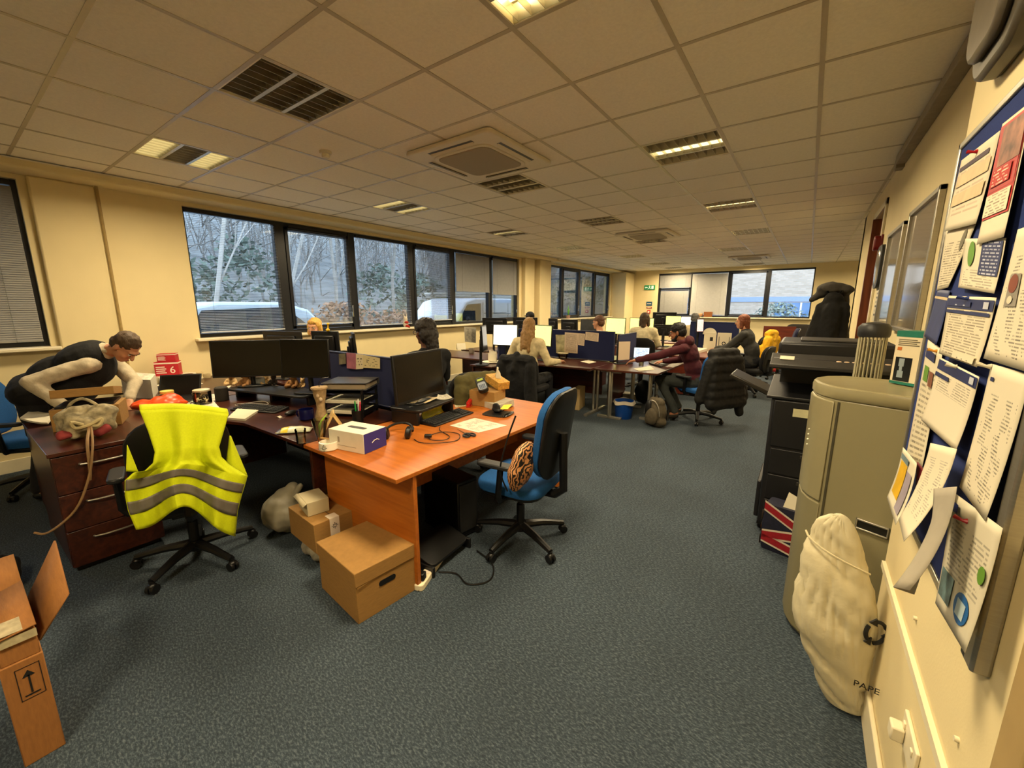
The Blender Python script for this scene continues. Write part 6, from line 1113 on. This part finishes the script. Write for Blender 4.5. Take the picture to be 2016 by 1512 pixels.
t = thing('power_strip', 'white power strip on the floor by the orange desk panel', 'power strip', (-1.70, 1.53, 0), radians(112)); part('strip', MB().prism(rrect(.34, .06, .02), 0, .04), M_white, t, bev=.006)
for k in range(2): part('socket', MB().prism([(x-.12+.08*k, y) for x, y in rrect(.045, .042, .008)], .04, .042), M_wt, t)
single('plug', MB().box(-.022, -.022, 0, .022, .022, .045), M_blk, 'black plug in the end of the white power strip', 'plug', (-1.655, 1.42, .0425), .4, bev=.006)
single('cable', MB().tube(smooth_path([(0, 0, .006), (.1, .05, .006), (.22, .02, .006), (.3, .12, .006), (.22, .25, .006), (.05, .3, .01)]), .005, 6), M_blk, 'black cable looping on the carpet under the orange desk', 'cable', (-1.66, 1.56, 0))
# tall carton at the left edge
t = thing('cardboard_box', 'tall open brown carton at the bottom left of the photo', 'box', (-2.07, .05, 0)); M_cd2 = mat('brown corrugated card', '8c5c2c', .8, var=.1, sc_=24, bump=.1, bsc=60, st=(1, 5, 1))
part('carton', MB().box(-.36, -.10, 0, 0, 0, .40), M_cd2, t, bev=.003)
part('upper_section', MB().box(-.35, -.095, .40, -.006, -.004, .50), M_cd2, t, bev=.003)
part('flap', MB().add([(-.35, .0, .44), (-.01, .0, .44), (.03, .085, .59), (-.25, .10, .69)], [(0, 1, 2, 3)]), M_cd2, t, solid=.006)
part('flap', MB().add([(-.35, -.1, .5), (.004, -.1, .5), (.004, 0, .515), (-.35, 0, .53)], [(0, 1, 2, 3)]), M_cd2, t, solid=.006)
part('flap', MB().add([(-.36, -.1, .5), (-.36, 0, .5), (-.52, 0, .58), (-.52, -.1, .58)], [(0, 1, 2, 3)]), M_cd2, t, solid=.006)
part('tape_label', MB().box(.0002, -.09, .47, .001, -.002, .50).box(-.1, -.09, .5122, .001, -.002, .5135), mat('pale tape', 'a89c7c', .5, var=.2, sc_=40), t)
b = MB(); b.box(.0005, -.045, .27, .0012, -.040, .34); b.add([(.0012, -.058, .335), (.0012, -.027, .335), (.0012, -.0425, .36)], [(0, 1, 2)]); b.box(.0005, -.06, .262, .0012, -.024, .267); part('arrow_print', b, M_ink, t)
b = MB()
for a in ((-.07, .25, -.068, .375), (-.015, .25, -.013, .375), (-.07, .373, -.013, .375), (-.07, .25, -.013, .252)): b.box(.0005, a[0], a[1], .0011, a[2], a[3])
part('print_frame', b, M_ink, t)
ob = organic('bag', [('e', (0, 0, .1), (.15, .1, .1)), ('c', (.05, 0, .18), .03, (.08, .02, .26), .02)], .012, M_blackcloth, None, 3, lambda c: fold(c, 15, .02)); ob.location = tuple(atz(2, 1175, .004)); ob.location.x -= .1; tag(ob, 'dark bag on the floor behind the open carton', 'bag')
# pedestal top: carton and handbag
zt = .7705
t = cbox('brown carton with raised lid on the dark pedestal', (-4.06, .56, zt), radians(70), .34, .26, .15, group=None); b = MB(); b.T = Matrix.Translation((0, .12, .155)) @ Matrix.Rotation(-.16, 4, 'X'); b.box(-.155, -.245, .03, .155, .005, .085); part('raised_lid', b, M_card, t, bev=.003); part('gap', MB().box(-.145, -.115, .15, .145, .115, .165), M_blk, t)
M_flo = mat('floral cloth', '9a8e70', .8, var=.55, sc_=26); M_flr = mat('red floral print', '8c3434', .8, var=.3, sc_=30)
t = thing('handbag', 'floral cloth handbag with long straps on the dark pedestal', 'handbag', (-3.68, .48, zt), radians(75))
organic('bag_body', [('e', (0, 0, .09), (.15, .085, .09)), ('e', (-.05, .02, .15), (.09, .075, .06)), ('e', (.07, 0, .15), (.07, .06, .06)), ('e', (.0, -.07, .09), (.07, .04, .05))], .010, M_flo, t, 2, lambda c: fold(c, 17, .03))
organic('flower_patch', [('e', (.06, -.07, .05), (.05, .03, .04)), ('e', (-.1, -.05, .04), (.04, .04, .03))], .01, M_flr, t, 2, lambda c: fold(c, 24, .012))
part('strap', MB().tube(smooth_path([(-.1, .03, .13), (-.06, .02, .22), (0, 0, .25), (.06, -.01, .2), (.09, -.02, .12)]), .009, 7), M_flo, t); part('strap', MB().tube(smooth_path([(.02, -.09, .1), (.02, -.14, .08), (.02, -.285, .02), (.01, -.29, -.14), (.0, -.285, -.2)]), .008, 7), mat('tan leather strap', '8a6c48', .5), t)
part('strap', MB().tube(smooth_path([(.03, -.13, .09), (.04, -.29, .0), (.0, -.30, -.18), (-.08, -.30, -.36), (-.2, -.30, -.46), (-.26, -.28, -.45)]), .0065, 7), MC['tan leather strap'], t)
part('bow', MB().tube(smooth_path([(.0, -.1, .1), (-.05, -.12, .13), (-.04, -.11, .09), (.02, -.12, .1), (.08, -.11, .13), (.06, -.12, .09), (.0, -.1, .1)]), .01, 7), mat('cream ribbon', 'b4a478', .7, var=.2), t)
sheets('paper_sheet', 'crumpled white papers at the left end of the dark pedestal', 'paper', [(40, 828), (95, 838), (110, 818), (62, 812)], .7705, M_paper, .012, curl=.01)
sheets('paper_sheet', 'white envelope between the brown carton and the orange bag', 'paper', [(222, 812), (246, 812), (244, 800), (222, 798)], Z, M_paper, .004)
ob = organic('plastic_bag', [('e', (0, 0, .05), (.2, .11, .055)), ('e', (.05, .02, .08), (.12, .07, .05))], .010, mat('bright orange polythene', 'd8480c', .4, var=.12, sc_=16), None, 2, lambda c: fold((c.x, c.y, c.z), 16, .018)); ob.location = (-4.42, 1.02, .722); ob.rotation_euler = (0, 0, radians(60)); tag(ob, 'bright orange plastic bag lying behind the yellow vest', 'bag')
t = thing('laptop', 'open black laptop under the bending man', 'laptop', (-4.86, 1.28, .7205), radians(55)); part('keyboard_base', MB().box(-.17, -.24, 0, .17, 0, .018), M_blk, t, bev=.004); b = MB(); b.T = Matrix.Translation((0, 0, .016)) @ Matrix.Rotation(-.5, 4, 'X'); b.box(-.17, 0, 0, .17, .01, .23); part('lid', b, M_blk, t, bev=.004); s = MB(); s.T = b.T; s.grid(lambda u, v: (-.155+.31*u, -.001, .015+.2*v), 1, 1); part('screen', s, M_scr_off, t)
# zebra print cushion on the near chair
m = D.materials.new('zebra print'); m.use_nodes = True; nt = m.node_tree; N = nt.nodes; L = nt.links; tc = N.new('ShaderNodeTexCoord'); wv = N.new('ShaderNodeTexWave'); wv.inputs['Scale'].default_value = 22; wv.inputs['Distortion'].default_value = 9; wv.inputs['Detail'].default_value = 1.5; wv.inputs['Detail Scale'].default_value = 1.2; L.new(tc.outputs['Object'], wv.inputs['Vector']); rp = N.new('ShaderNodeValToRGB'); rp.color_ramp.interpolation = 'CONSTANT'; rp.color_ramp.elements[0].color = hx('140c08')+(1,); rp.color_ramp.elements[1].position = .46; rp.color_ramp.elements[1].color = hx('c88c58')+(1,); L.new(wv.outputs[0], rp.inputs[0]); L.new(rp.outputs[0], N['Principled BSDF'].inputs['Base Color']); N['Principled BSDF'].inputs['Roughness'].default_value = .6
ob = organic('zebra_bag', [('e', (0, 0, 0), (.055, .14, .15)), ('e', (.0, .04, .06), (.04, .09, .1))], .010, m, None, 2, lambda c: fold(c, 10, .012)); ob.location = (-1.285, 1.90, .66); ob.rotation_euler = (0, .18, .12); tag(ob, 'black and tan zebra print bag hanging on the blue chair', 'bag')
single('chair_strap', MB().tube(smooth_path([(0, 0, .36), (-.05, -.02, .2), (-.09, -.03, .02), (-.06, 0, -.12)]), .005, 6), M_blk, 'thin black strap hanging from the blue chair back', 'strap', (-1.30, 1.86, .62))
# ---- further floor things
t = thing('waste_bin', 'blue plastic waste bin with a white liner under the table', 'bin', (-2.02, 5.62, 0)); part('bin_body', MB().lathe([(.11, 0), (.115, .01), (.14, .26), (.132, .26), (.108, .012), (.002, .01)], n=26, close=False), mat('blue plastic', '0c3c88', .4, var=.04), t); b = MB(); b.grid(lambda u, v: ((.142+.012*v*sin(9*u*pi)+.01*v)*cos(2*pi*u), (.142+.012*v*sin(7*u*pi)+.01*v)*sin(2*pi*u), .265-.05*v+.01*sin(8*pi*u)), 40, 4); part('bin_liner', b, mat('white liner', 'b8b0a0', .5, var=.1), t)
t = thing('backpack', 'grey brown backpack on the carpet at the table end', 'backpack', (-1.52, 5.46, 0), radians(-20)); M_bp = mat('khaki nylon', '4c4434', .75, var=.2, sc_=30, bump=.2)
organic('pack_body', [('e', (0, 0, .2), (.15, .1, .2)), ('c', (-.08, 0, .08), .08, (.08, 0, .08), .08), ('c', (-.05, .0, .33), .07, (.05, 0, .33), .07)], .011, M_bp, t, 3, lambda c: fold(c, 12, .01)); organic('front_pocket', [('e', (0, -.09, .15), (.1, .045, .12))], .011, M_bp, t, 3)
organic('side_panel', [('e', (-.06, -.075, .22), (.06, .045, .15))], .011, M_blk, t, 3); part('zip', MB().tube([(-.14*cos(k*pi/10)*.85, -.085, .17+.2*sin(k*pi/10)) for k in range(11)], .006, 6), M_alu, t); part('carry_loop', MB().tube(smooth_path([(-.03, 0, .39), (-.02, 0, .43), (.02, 0, .43), (.03, 0, .39)]), .007, 6), M_blk, t)
for s in (-1, 1): part('shoulder_strap', MB().tube(smooth_path([(s*.06, .09, .36), (s*.09, .14, .25), (s*.1, .12, .08)]), .016, 7), M_blk, t)
ob = organic('rucksack', [('e', (0, 0, .2), (.15, .1, .2)), ('e', (.0, -.06, .14), (.11, .06, .12))], .013, M_blackcloth, None, 3, lambda c: fold(c, 12, .012)); ob.location = (-2.06, 6.62, .005); tag(ob, 'black rucksack on the floor behind the blue bin', 'rucksack')
single('carton', MB().box(-.06, -.17, 0, .06, .17, .33), mat('cream carton card', 'b49c6c', .6, var=.04), 'tall cream carton under the desk behind the blonde woman', 'carton', (-2.82, 5.78, 0), .2, bev=.003)
single('carton', MB().box(-.14, -.1, 0, .14, .1, .1), mat('grey white card', '9a9484', .6), 'low pale box on the floor behind the blue bin', 'box', (-2.35, 6.9, 0), .2, bev=.003)
ob = organic('bag', [('e', (0, 0, .1), (.24, .14, .1)), ('e', (-.04, 0, .16), (.1, .08, .08))], .016, mat('bright red fabric', '9c0c14', .7, var=.1), None, 2, lambda c: fold(c, 9, .02)); ob.location = (-.66, 11.25, .004); tag(ob, 'red bag on the floor beside the far meeting table', 'bag')
single('board', MB().box(-.35, -.01, 0, .35, .01, .36), M_red, 'reddish brown board leaning on the far meeting table', 'board', (-.55, 12.55, .721), 0, bev=.004); single('board', MB().box(-.01, -.25, 0, .01, .25, .42), MC['cherry laminate'] if 'cherry laminate' in MC else M_orange, 'orange wood panel standing at the right of the far table', 'board', (.45, 12.3, .721), 0, bev=.004)
# white cards, bottle, round card on the reddish desk
def card(label, px, y, m, mk=None):
    c = [aty(u, v, y) for u, v in px]; w = (c[1]-c[0]).length; h = c[0].z-.7205; o = single('display_card', MB().box(0, 0, 0, w, .012, h), m, label, 'display card', (c[0].x, y, .7205), -.03, 'white display cards', bev=.002); return o, w, h
o, w, h = card('left white display card with a black square', [(1387, 654), (1411, 654)], 8.78, M_paper); part('black_square', MB().box(w*.5, -.0015, h*.55, w*.75, 0, h*.75), M_ink, o)
o, w, h = card('right white display card with a round mark', [(1413, 655), (1441, 655)], 8.74, M_paper); b = MB(); b.lathe([(.02, 0), (.035, 0)], n=16, close=False); b.v = [(w*.5+x, -.0015, h*.45+y) for x, y, z in b.v]; part('ring_mark', b, M_dots, o); part('side_lines', MB().box(w*.12, -.0015, h*.2, w*.16, 0, h*.8).box(w*.84, -.0015, h*.2, w*.88, 0, h*.8), M_dots, o)
p = aty(1398, 650, 9.06); o = MB(); o.prism([(.13*cos(a), .13*sin(a)) for a in [k*pi/12 for k in range(13)]], 0, .003); o.v = [(x, z, y) for x, y, z in o.v]; single('fan_card', o, M_paper, 'half round white card pinned on the far blue divider', 'card', (p.x, 9.05, 1.03))
t = thing('pump_bottle', 'black pump bottle beside the white display cards', 'bottle', pz(1429, 691)); part('bottle_body', MB().lathe([(.03, 0), (.033, .01), (.033, .13), (.014, .15), (.014, .165)], n=16), M_blk, t); part('pump', MB().tube([(0, 0, .165), (0, 0, .19), (-.035, 0, .19)], .006, 7), M_blk, t)
mug('white mug on the papers behind the maroon hood', pz(1388, 688), .045, .09, MC['white glaze'])
# sill things and monitor toppers
p = atx(798, 640, LX+.05); t = thing('figurine', 'little white and red figure standing on the window sill', 'figurine', (LX+.06, p.y, ZS+.0005)); organic('figure_body', [('e', (0, 0, .07), (.05, .05, .07)), ('e', (0, 0, .15), (.04, .04, .05)), ('c', (0, .03, .19), .012, (0, .03, .24), .008), ('c', (0, -.03, .19), .012, (0, -.03, .24), .008)], .008, mat('white plush', 'c8bca8', .9, var=.08), t, 2); organic('red_bib', [('e', (.02, 0, .09), (.045, .045, .03)), ('c', (.03, 0, .03), .03, (.05, .03, .01), .025)], .008, mat('red plush', 'a02418', .9), t, 2)
p = atx(960, 650, LX+.08)
t = thing('plant', 'spiky green leaf plant behind the second row of monitors', 'plant', (LX+.08, atx(1118, 640, LX+.08).y, ZS+.0005)); part('pot', MB().lathe([(.05, 0), (.07, .1), (.06, .1), (.05, .02)], n=14), mat('pink pot', 'a88470', .6), t)
for k, (lx, ly, lz) in enumerate(((.0, .0, .42), (.03, .06, .30), (.02, -.07, .28))): part('leaf', MB().add([(0, -.02, .08), (0, .02, .08), (lx*.5+.01, ly*.5+.02, .08+lz*.5), (lx*.5-.01, ly*.5-.02, .08+lz*.5), (lx, ly, lz)], [(0, 1, 2, 3), (3, 2, 4)]), mat('leaf green', '4c8a24', .5, var=.15), t, solid=.003)
p = atd(664, 652, 4.9); ob = organic('toy_duck', [('e', (0, 0, .02), (.03, .02, .02)), ('c', (.01, 0, .03), .01, (.015, 0, .08), .009), ('e', (.018, 0, .09), (.02, .017, .016))], .005, mat('yellow toy', 'd0a818', .4), None, 2); tp = [o for o in D.objects if o.get('label', '').startswith('dark monitor back directly')][0]; ob.location = (tp.location.x, tp.location.y, .0); tag(ob, 'small yellow toy bird perched on a monitor by the blonde head', 'toy'); ob.location.z = atd(642, 653, 4.9).z+.004; ob.location.x += .06
single('box', MB().box(-.13, -.06, 0, .13, .06, .18), mat('orange brown card', '8a5020', .6), 'small orange brown box on the end window sill', 'box', (aty(1393, 630, FY-.06).x, FY-.065, ZS+.0005), 0, bev=.003)
ob = organic('plastic_bag', [('e', (0, 0, .06), (.16, .06, .06)), ('e', (.08, 0, .09), (.08, .05, .05))], .014, mat('peach polythene', 'b88a60', .5, var=.3, sc_=10), None, 2, lambda c: fold(c, 14, .015)); ob.location = (aty(1374, 632, FY-.07).x, FY-.08, ZS+.003); tag(ob, 'crumpled peach bag on the end window sill beside the small box', 'bag')

# ================================================================== outdoors, seen through the windows
GZ = -.15
struct('ground', MB().box(-90, -60, GZ-.1, LX-.3, 110, GZ).box(LX-.3, FY+.3, GZ-.1, 60, 110, GZ), mat('wet tarmac', '5a5c5e', .7, var=.15, sc_=2), 'car park tarmac outside', smooth=False)
M_trk = mat('grey bark', '86827a', .9, var=.25, sc_=4); M_pale = mat('pale bark', 'a09c94', .9, var=.15, sc_=3); M_twg = mat('grey brown twigs', '7c7a76', .9, var=.3, sc_=2); M_evg = mat('dull evergreen', '56665c', .9, var=.35, sc_=1.2); M_rus = mat('rust bracken', '8c6a50', .9, var=.3, sc_=2)
random.seed(11)
mb = MB(); mb.grid(lambda u, v: (-17-26*v, -40+130*u, GZ+9.5*v**.7+fold((u*14, v*3, 0), 1.3, .8)*v), 60, 12); struct('hills', mb, mat('grey winter hillside', '686b6a', .95, var=.35, sc_=1.1), 'wooded bank behind the car park')
def branch(mb, p, d, l, r, n):
    pts = [p]; q = p.copy(); e = d.copy()
    for k in range(4): e = (e+V((R_(-.16, .16), R_(-.16, .16), R_(-.05, .14)))).normalized(); q = q+e*l/4; pts.append(q.copy())
    mb.tube(pts, [r, r*.85, r*.7, r*.55, r*.4], 5 if n > 1 else 3, caps=False)
    if n > 0:
        for k in range(5): i = random.randint(1, 4); branch(mb, pts[i], (e+V((R_(-.9, .9), R_(-.9, .9), R_(-.1, .6)))).normalized(), l*R_(.35, .6), r*.45, n-1)
def tree(label, x, y, h, m, lean=(0, 0)):
    t = thing('tree', label, 'tree', (x, y, GZ), 0, 'bare trees beyond the car park'); mb = MB(); branch(mb, V((0, 0, 0)), V((lean[0], lean[1], 1)).normalized(), h, .035+.004*h, 2); part('trunk', mb, m, t)
tree('pale leaning tree nearest the first long window light', -12.6, 4.0, 9, M_pale, (.02, .22)); tree('second pale tree crossing the first long window light', -13.4, 6.3, 9, M_pale, (-.05, .15)); tree('bare tree behind the second window light', -14.0, 8.6, 10, M_trk); tree('tall bare tree behind the third window light', -14.5, 11.6, 11, M_trk, (0, -.1)); tree('bare tree above the van bonnet', -14.2, 15.0, 10, M_pale, (0, .12)); tree('slim bare tree between the van and its ladder rack', -15.0, 18.6, 11, M_trk); tree('bare tree seen through the second window group', -15.5, 26.0, 11, M_pale); tree('last bare tree in the second window group', -15.0, 31.5, 11, M_trk)
mb = MB()
for k in range(560):
    x, y = R_(-32, -19), R_(-8, 60); h = R_(5, 13); p = V((x, y, GZ)); e = V((R_(-.12, .12), R_(-.12, .12), 1)); mb.tube([p, p+e*h*.5, p+e*h+V((R_(-.6, .6), R_(-.6, .6), 0))], [R_(.03, .08), .035, .012], 4, caps=False)
    for q in range(9): z = R_(.25, .98)*h; a = p+e*z; d = V((R_(-1, 1), R_(-1, 1), R_(.2, 1.2)))*R_(.8, 2.2); mb.tube([a, a+d*.5+V((0, 0, .1)), a+d], [.03, .02, .006], 3, caps=False)
o = part('woodland', mb, M_twg, None, smooth=False); tag(o, 'dense tangle of bare winter woodland behind the car park', 'woodland', kind='stuff')
def shrub(name, label, spots, m, n, s):
    mb = MB()
    for (x, y, rx, ry, rz_) in spots:
        for k in range(n):
            a, b_ = R_(0, 6.28), R_(-.3, 1.5); rr = R_(.55, 1); c = V((x+rx*cos(a)*cos(b_)*rr, y+ry*sin(a)*cos(b_)*rr, GZ+rz_*(.45+.55*sin(b_)*rr))); e = V((R_(-1, 1), R_(-1, 1), R_(-.5, 1))).normalized()*s*R_(.6, 1.3); f = e.cross(V((R_(-1, 1), R_(-1, 1), R_(-1, 1)))).normalized()*s*.45
            mb.add([tuple(c-e), tuple(c+f), tuple(c+e), tuple(c-f)], [(0, 1, 2, 3)])
    o = part(name, mb, m, None, smooth=False); tag(o, label, 'foliage', kind='stuff')
shrub('evergreen_foliage', 'dull green evergreen undergrowth below the bare trees', [(-17.2, y, 1.6, 1.8, R_(2.2, 4.6)) for y in (0, 2.5, 4.5, 7, 13, 15.5, 18, 21, 25, 28, 32, 36, 40, 45)], M_evg, 520, .16)
shrub('bracken_foliage', 'rust brown bracken behind the parked car', [(-13.8, 8.8, 1.2, 1.6, 1.9), (-13.6, 11.2, 1.2, 1.6, 1.6)], M_rus, 520, .13)
# vehicles
def wheel(t, x, y, r=.33):
    b = MB(); b.T = Matrix.Translation((x, y, r)) @ Matrix.Rotation(pi/2, 4, 'Y'); b.lathe([(r*.9, -.11), (r, -.08), (r, .08), (r*.9, .11)], n=20); o = part('wheel', b, M_blk, t); b2 = MB(); b2.T = b.T; b2.lathe([(r*.6, -.115), (r*.6, .115)], n=16); part('hub', b2, M_alu, o)
M_car = mat('silver blue car paint', 'b4c4d2', .35, metal=.0, var=.02); M_cgl = mat('dark car glass', '2c3640', .08, var=.1); M_van = mat('white van paint', 'd4dae2', .35, var=.02)
def sideprism(mb, pts, x0, x1): n = len(pts); return mb.add([(x0, y, z) for y, z in pts]+[(x1, y, z) for y, z in pts], [tuple(range(n)), tuple(range(n, 2*n))[::-1]]+[(i, n+i, n+(i+1) % n, (i+1) % n) for i in range(n)])
t = thing('car', 'silver blue car parked outside the first window light', 'car', (-9.9, 2.0, GZ)); part('body', sideprism(MB(), [(0, .35), (0, .95), (.25, 1.12), (1.2, 1.18), (3.1, 1.22), (4.3, 1.12), (4.4, .8), (4.35, .35)], -.9, .9), M_car, t, bev=.06)
part('cabin', sideprism(MB(), [(.35, 1.12), (.75, 1.72), (1.2, 1.82), (2.4, 1.82), (2.95, 1.66), (3.4, 1.2)], -.78, .78), M_car, t, bev=.06); part('side_windows', sideprism(MB(), [(.62, 1.2), (.92, 1.66), (2.4, 1.72), (3.0, 1.24)], -.8, .8), M_cgl, t)
b = MB(); b.ell((.98, 2.95, 1.26), (.11, .09, .085)); part('wing_mirror', b, M_car, t)
for x in (-.8, .8):
    for y in (.85, 3.5): wheel(t, x, y)
t = thing('van', 'white van with a ladder rack parked outside the last window lights', 'van', (-9.4, 7.9, GZ)); part('body', sideprism(MB(), [(0, .4), (0, .95), (.35, 1.12), (.95, 1.22), (1.55, 1.86), (2.0, 1.98), (5.3, 1.98), (5.4, .4)], -.95, .95), M_van, t, bev=.05); part('side_windows', sideprism(MB(), [(1.2, 1.28), (1.62, 1.78), (2.25, 1.82), (2.25, 1.26)], -.965, .965), M_cgl, t)
part('door_lines', MB().box(.955, 2.35, .5, .962, 2.365, 1.85).box(.955, 3.7, .5, .962, 3.715, 1.85).box(.955, 2.4, 1.5, .962, 3.6, 1.52), M_dgrey, t); b = MB(); b.ell((1.05, 1.5, 1.3), (.1, .08, .13)); part('wing_mirror', b, M_blk, t)
for x in (-.85, .85):
    for y in (.95, 4.4): wheel(t, x, y, .35)
b = MB(); b.T = Matrix.Translation((.957, 3.0, 1.05)) @ Matrix.Rotation(pi/2, 4, 'Y'); b.lathe([(.16, 0), (.2, 0), (.2, .004), (.16, .004)], n=24, close=False); part('round_emblem', b, M_dgrey, t)
b = MB()
for x in (-.6, -.2): b.tube([(x, 1.3, 2.12), (x, 5.5, 2.22)], .035, 6)
for y in (2.0, 3.2, 4.4, 5.2): b.tube([(-.8, y, 2.06), (.8, y, 2.06)], .025, 6); b.tube([(-.8, y, 1.95), (-.8, y, 2.06)], .02, 6); b.tube([(.8, y, 1.95), (.8, y, 2.06)], .02, 6)
part('ladder_rack', b, M_alu, t)
b = MB()
for k in range(90): b.box(-13.0, 16+.2*k, GZ, -12.96, 16.07+.2*k, GZ+1.8)
b.box(-13.05, 16, GZ+.4, -12.99, 34, GZ+.46); b.box(-13.05, 16, GZ+1.4, -12.99, 34, GZ+1.46); single('fence', b, mat('green grey steel', '66747a', .6), 'grey palisade fence beyond the second window group', 'fence', smooth=False)
# brick building opposite the end window
m = D.materials.new('pale brick'); m.use_nodes = True; nt = m.node_tree; N = nt.nodes; L = nt.links; tc = N.new('ShaderNodeTexCoord'); mp = N.new('ShaderNodeMapping'); mp.inputs['Rotation'].default_value = (pi/2, 0, 0); L.new(tc.outputs['Object'], mp.inputs[0]); bk = N.new('ShaderNodeTexBrick'); bk.inputs['Scale'].default_value = 1; bk.inputs['Brick Width'].default_value = .225; bk.inputs['Row Height'].default_value = .075; bk.inputs['Mortar Size'].default_value = .008; bk.inputs['Color1'].default_value = hx('cdb9a6')+(1,); bk.inputs['Color2'].default_value = hx('b8a490')+(1,); bk.inputs['Mortar'].default_value = hx('b4aca0')+(1,); L.new(mp.outputs[0], bk.inputs['Vector']); L.new(bk.outputs[0], N['Principled BSDF'].inputs['Base Color']); N['Principled BSDF'].inputs['Roughness'].default_value = .9
t = thing('office_building', 'pale brick building with blue bands opposite the end window', 'building', (-9, 26, GZ)); part('brick_wall', MB().box(0, 0, 0, 24, 6, 7.5), m, t, smooth=False)
M_band = mat('blue grey band', '94a4c0', .5, var=.06); M_bw = mat('blue reflective glazing', '6c8ab0', .12, var=.15, sc_=1)
part('band', MB().box(0, -.04, 1.95, 24, 0, 2.2), M_band, t); part('band', MB().box(0, -.04, 3.9, 24, 0, 4.2), M_band, t)
xw = aty(1489, 600, 26).x+9
for z0 in (.5, 4.6):
    for k in range(4): x0 = xw-3.9+4.75*k-(k == 0)*.0; f = part('window', MB().box(x0, -.06, z0, x0+2.3, .05, z0+1.4 if z0 > 1 else 1.9), M_bw, t); part('window_bars', MB().box(x0+1.1, -.075, z0, x0+1.18, -.05, z0+1.4 if z0 > 1 else 1.9).box(x0, -.075, z0, x0+2.3, -.05, z0+.07), M_wt, f)
shrub('hedge_foliage', 'pale bush below the brick building window', [(-1.2, 23.6, 1.3, .9, 1.9), (.8, 23.8, 1.2, .8, 1.7), (-4.8, 24.2, 1.0, .7, 1.3)], mat('pale shrub leaf', '8a9488', .8, var=.3, sc_=2), 600, .1)
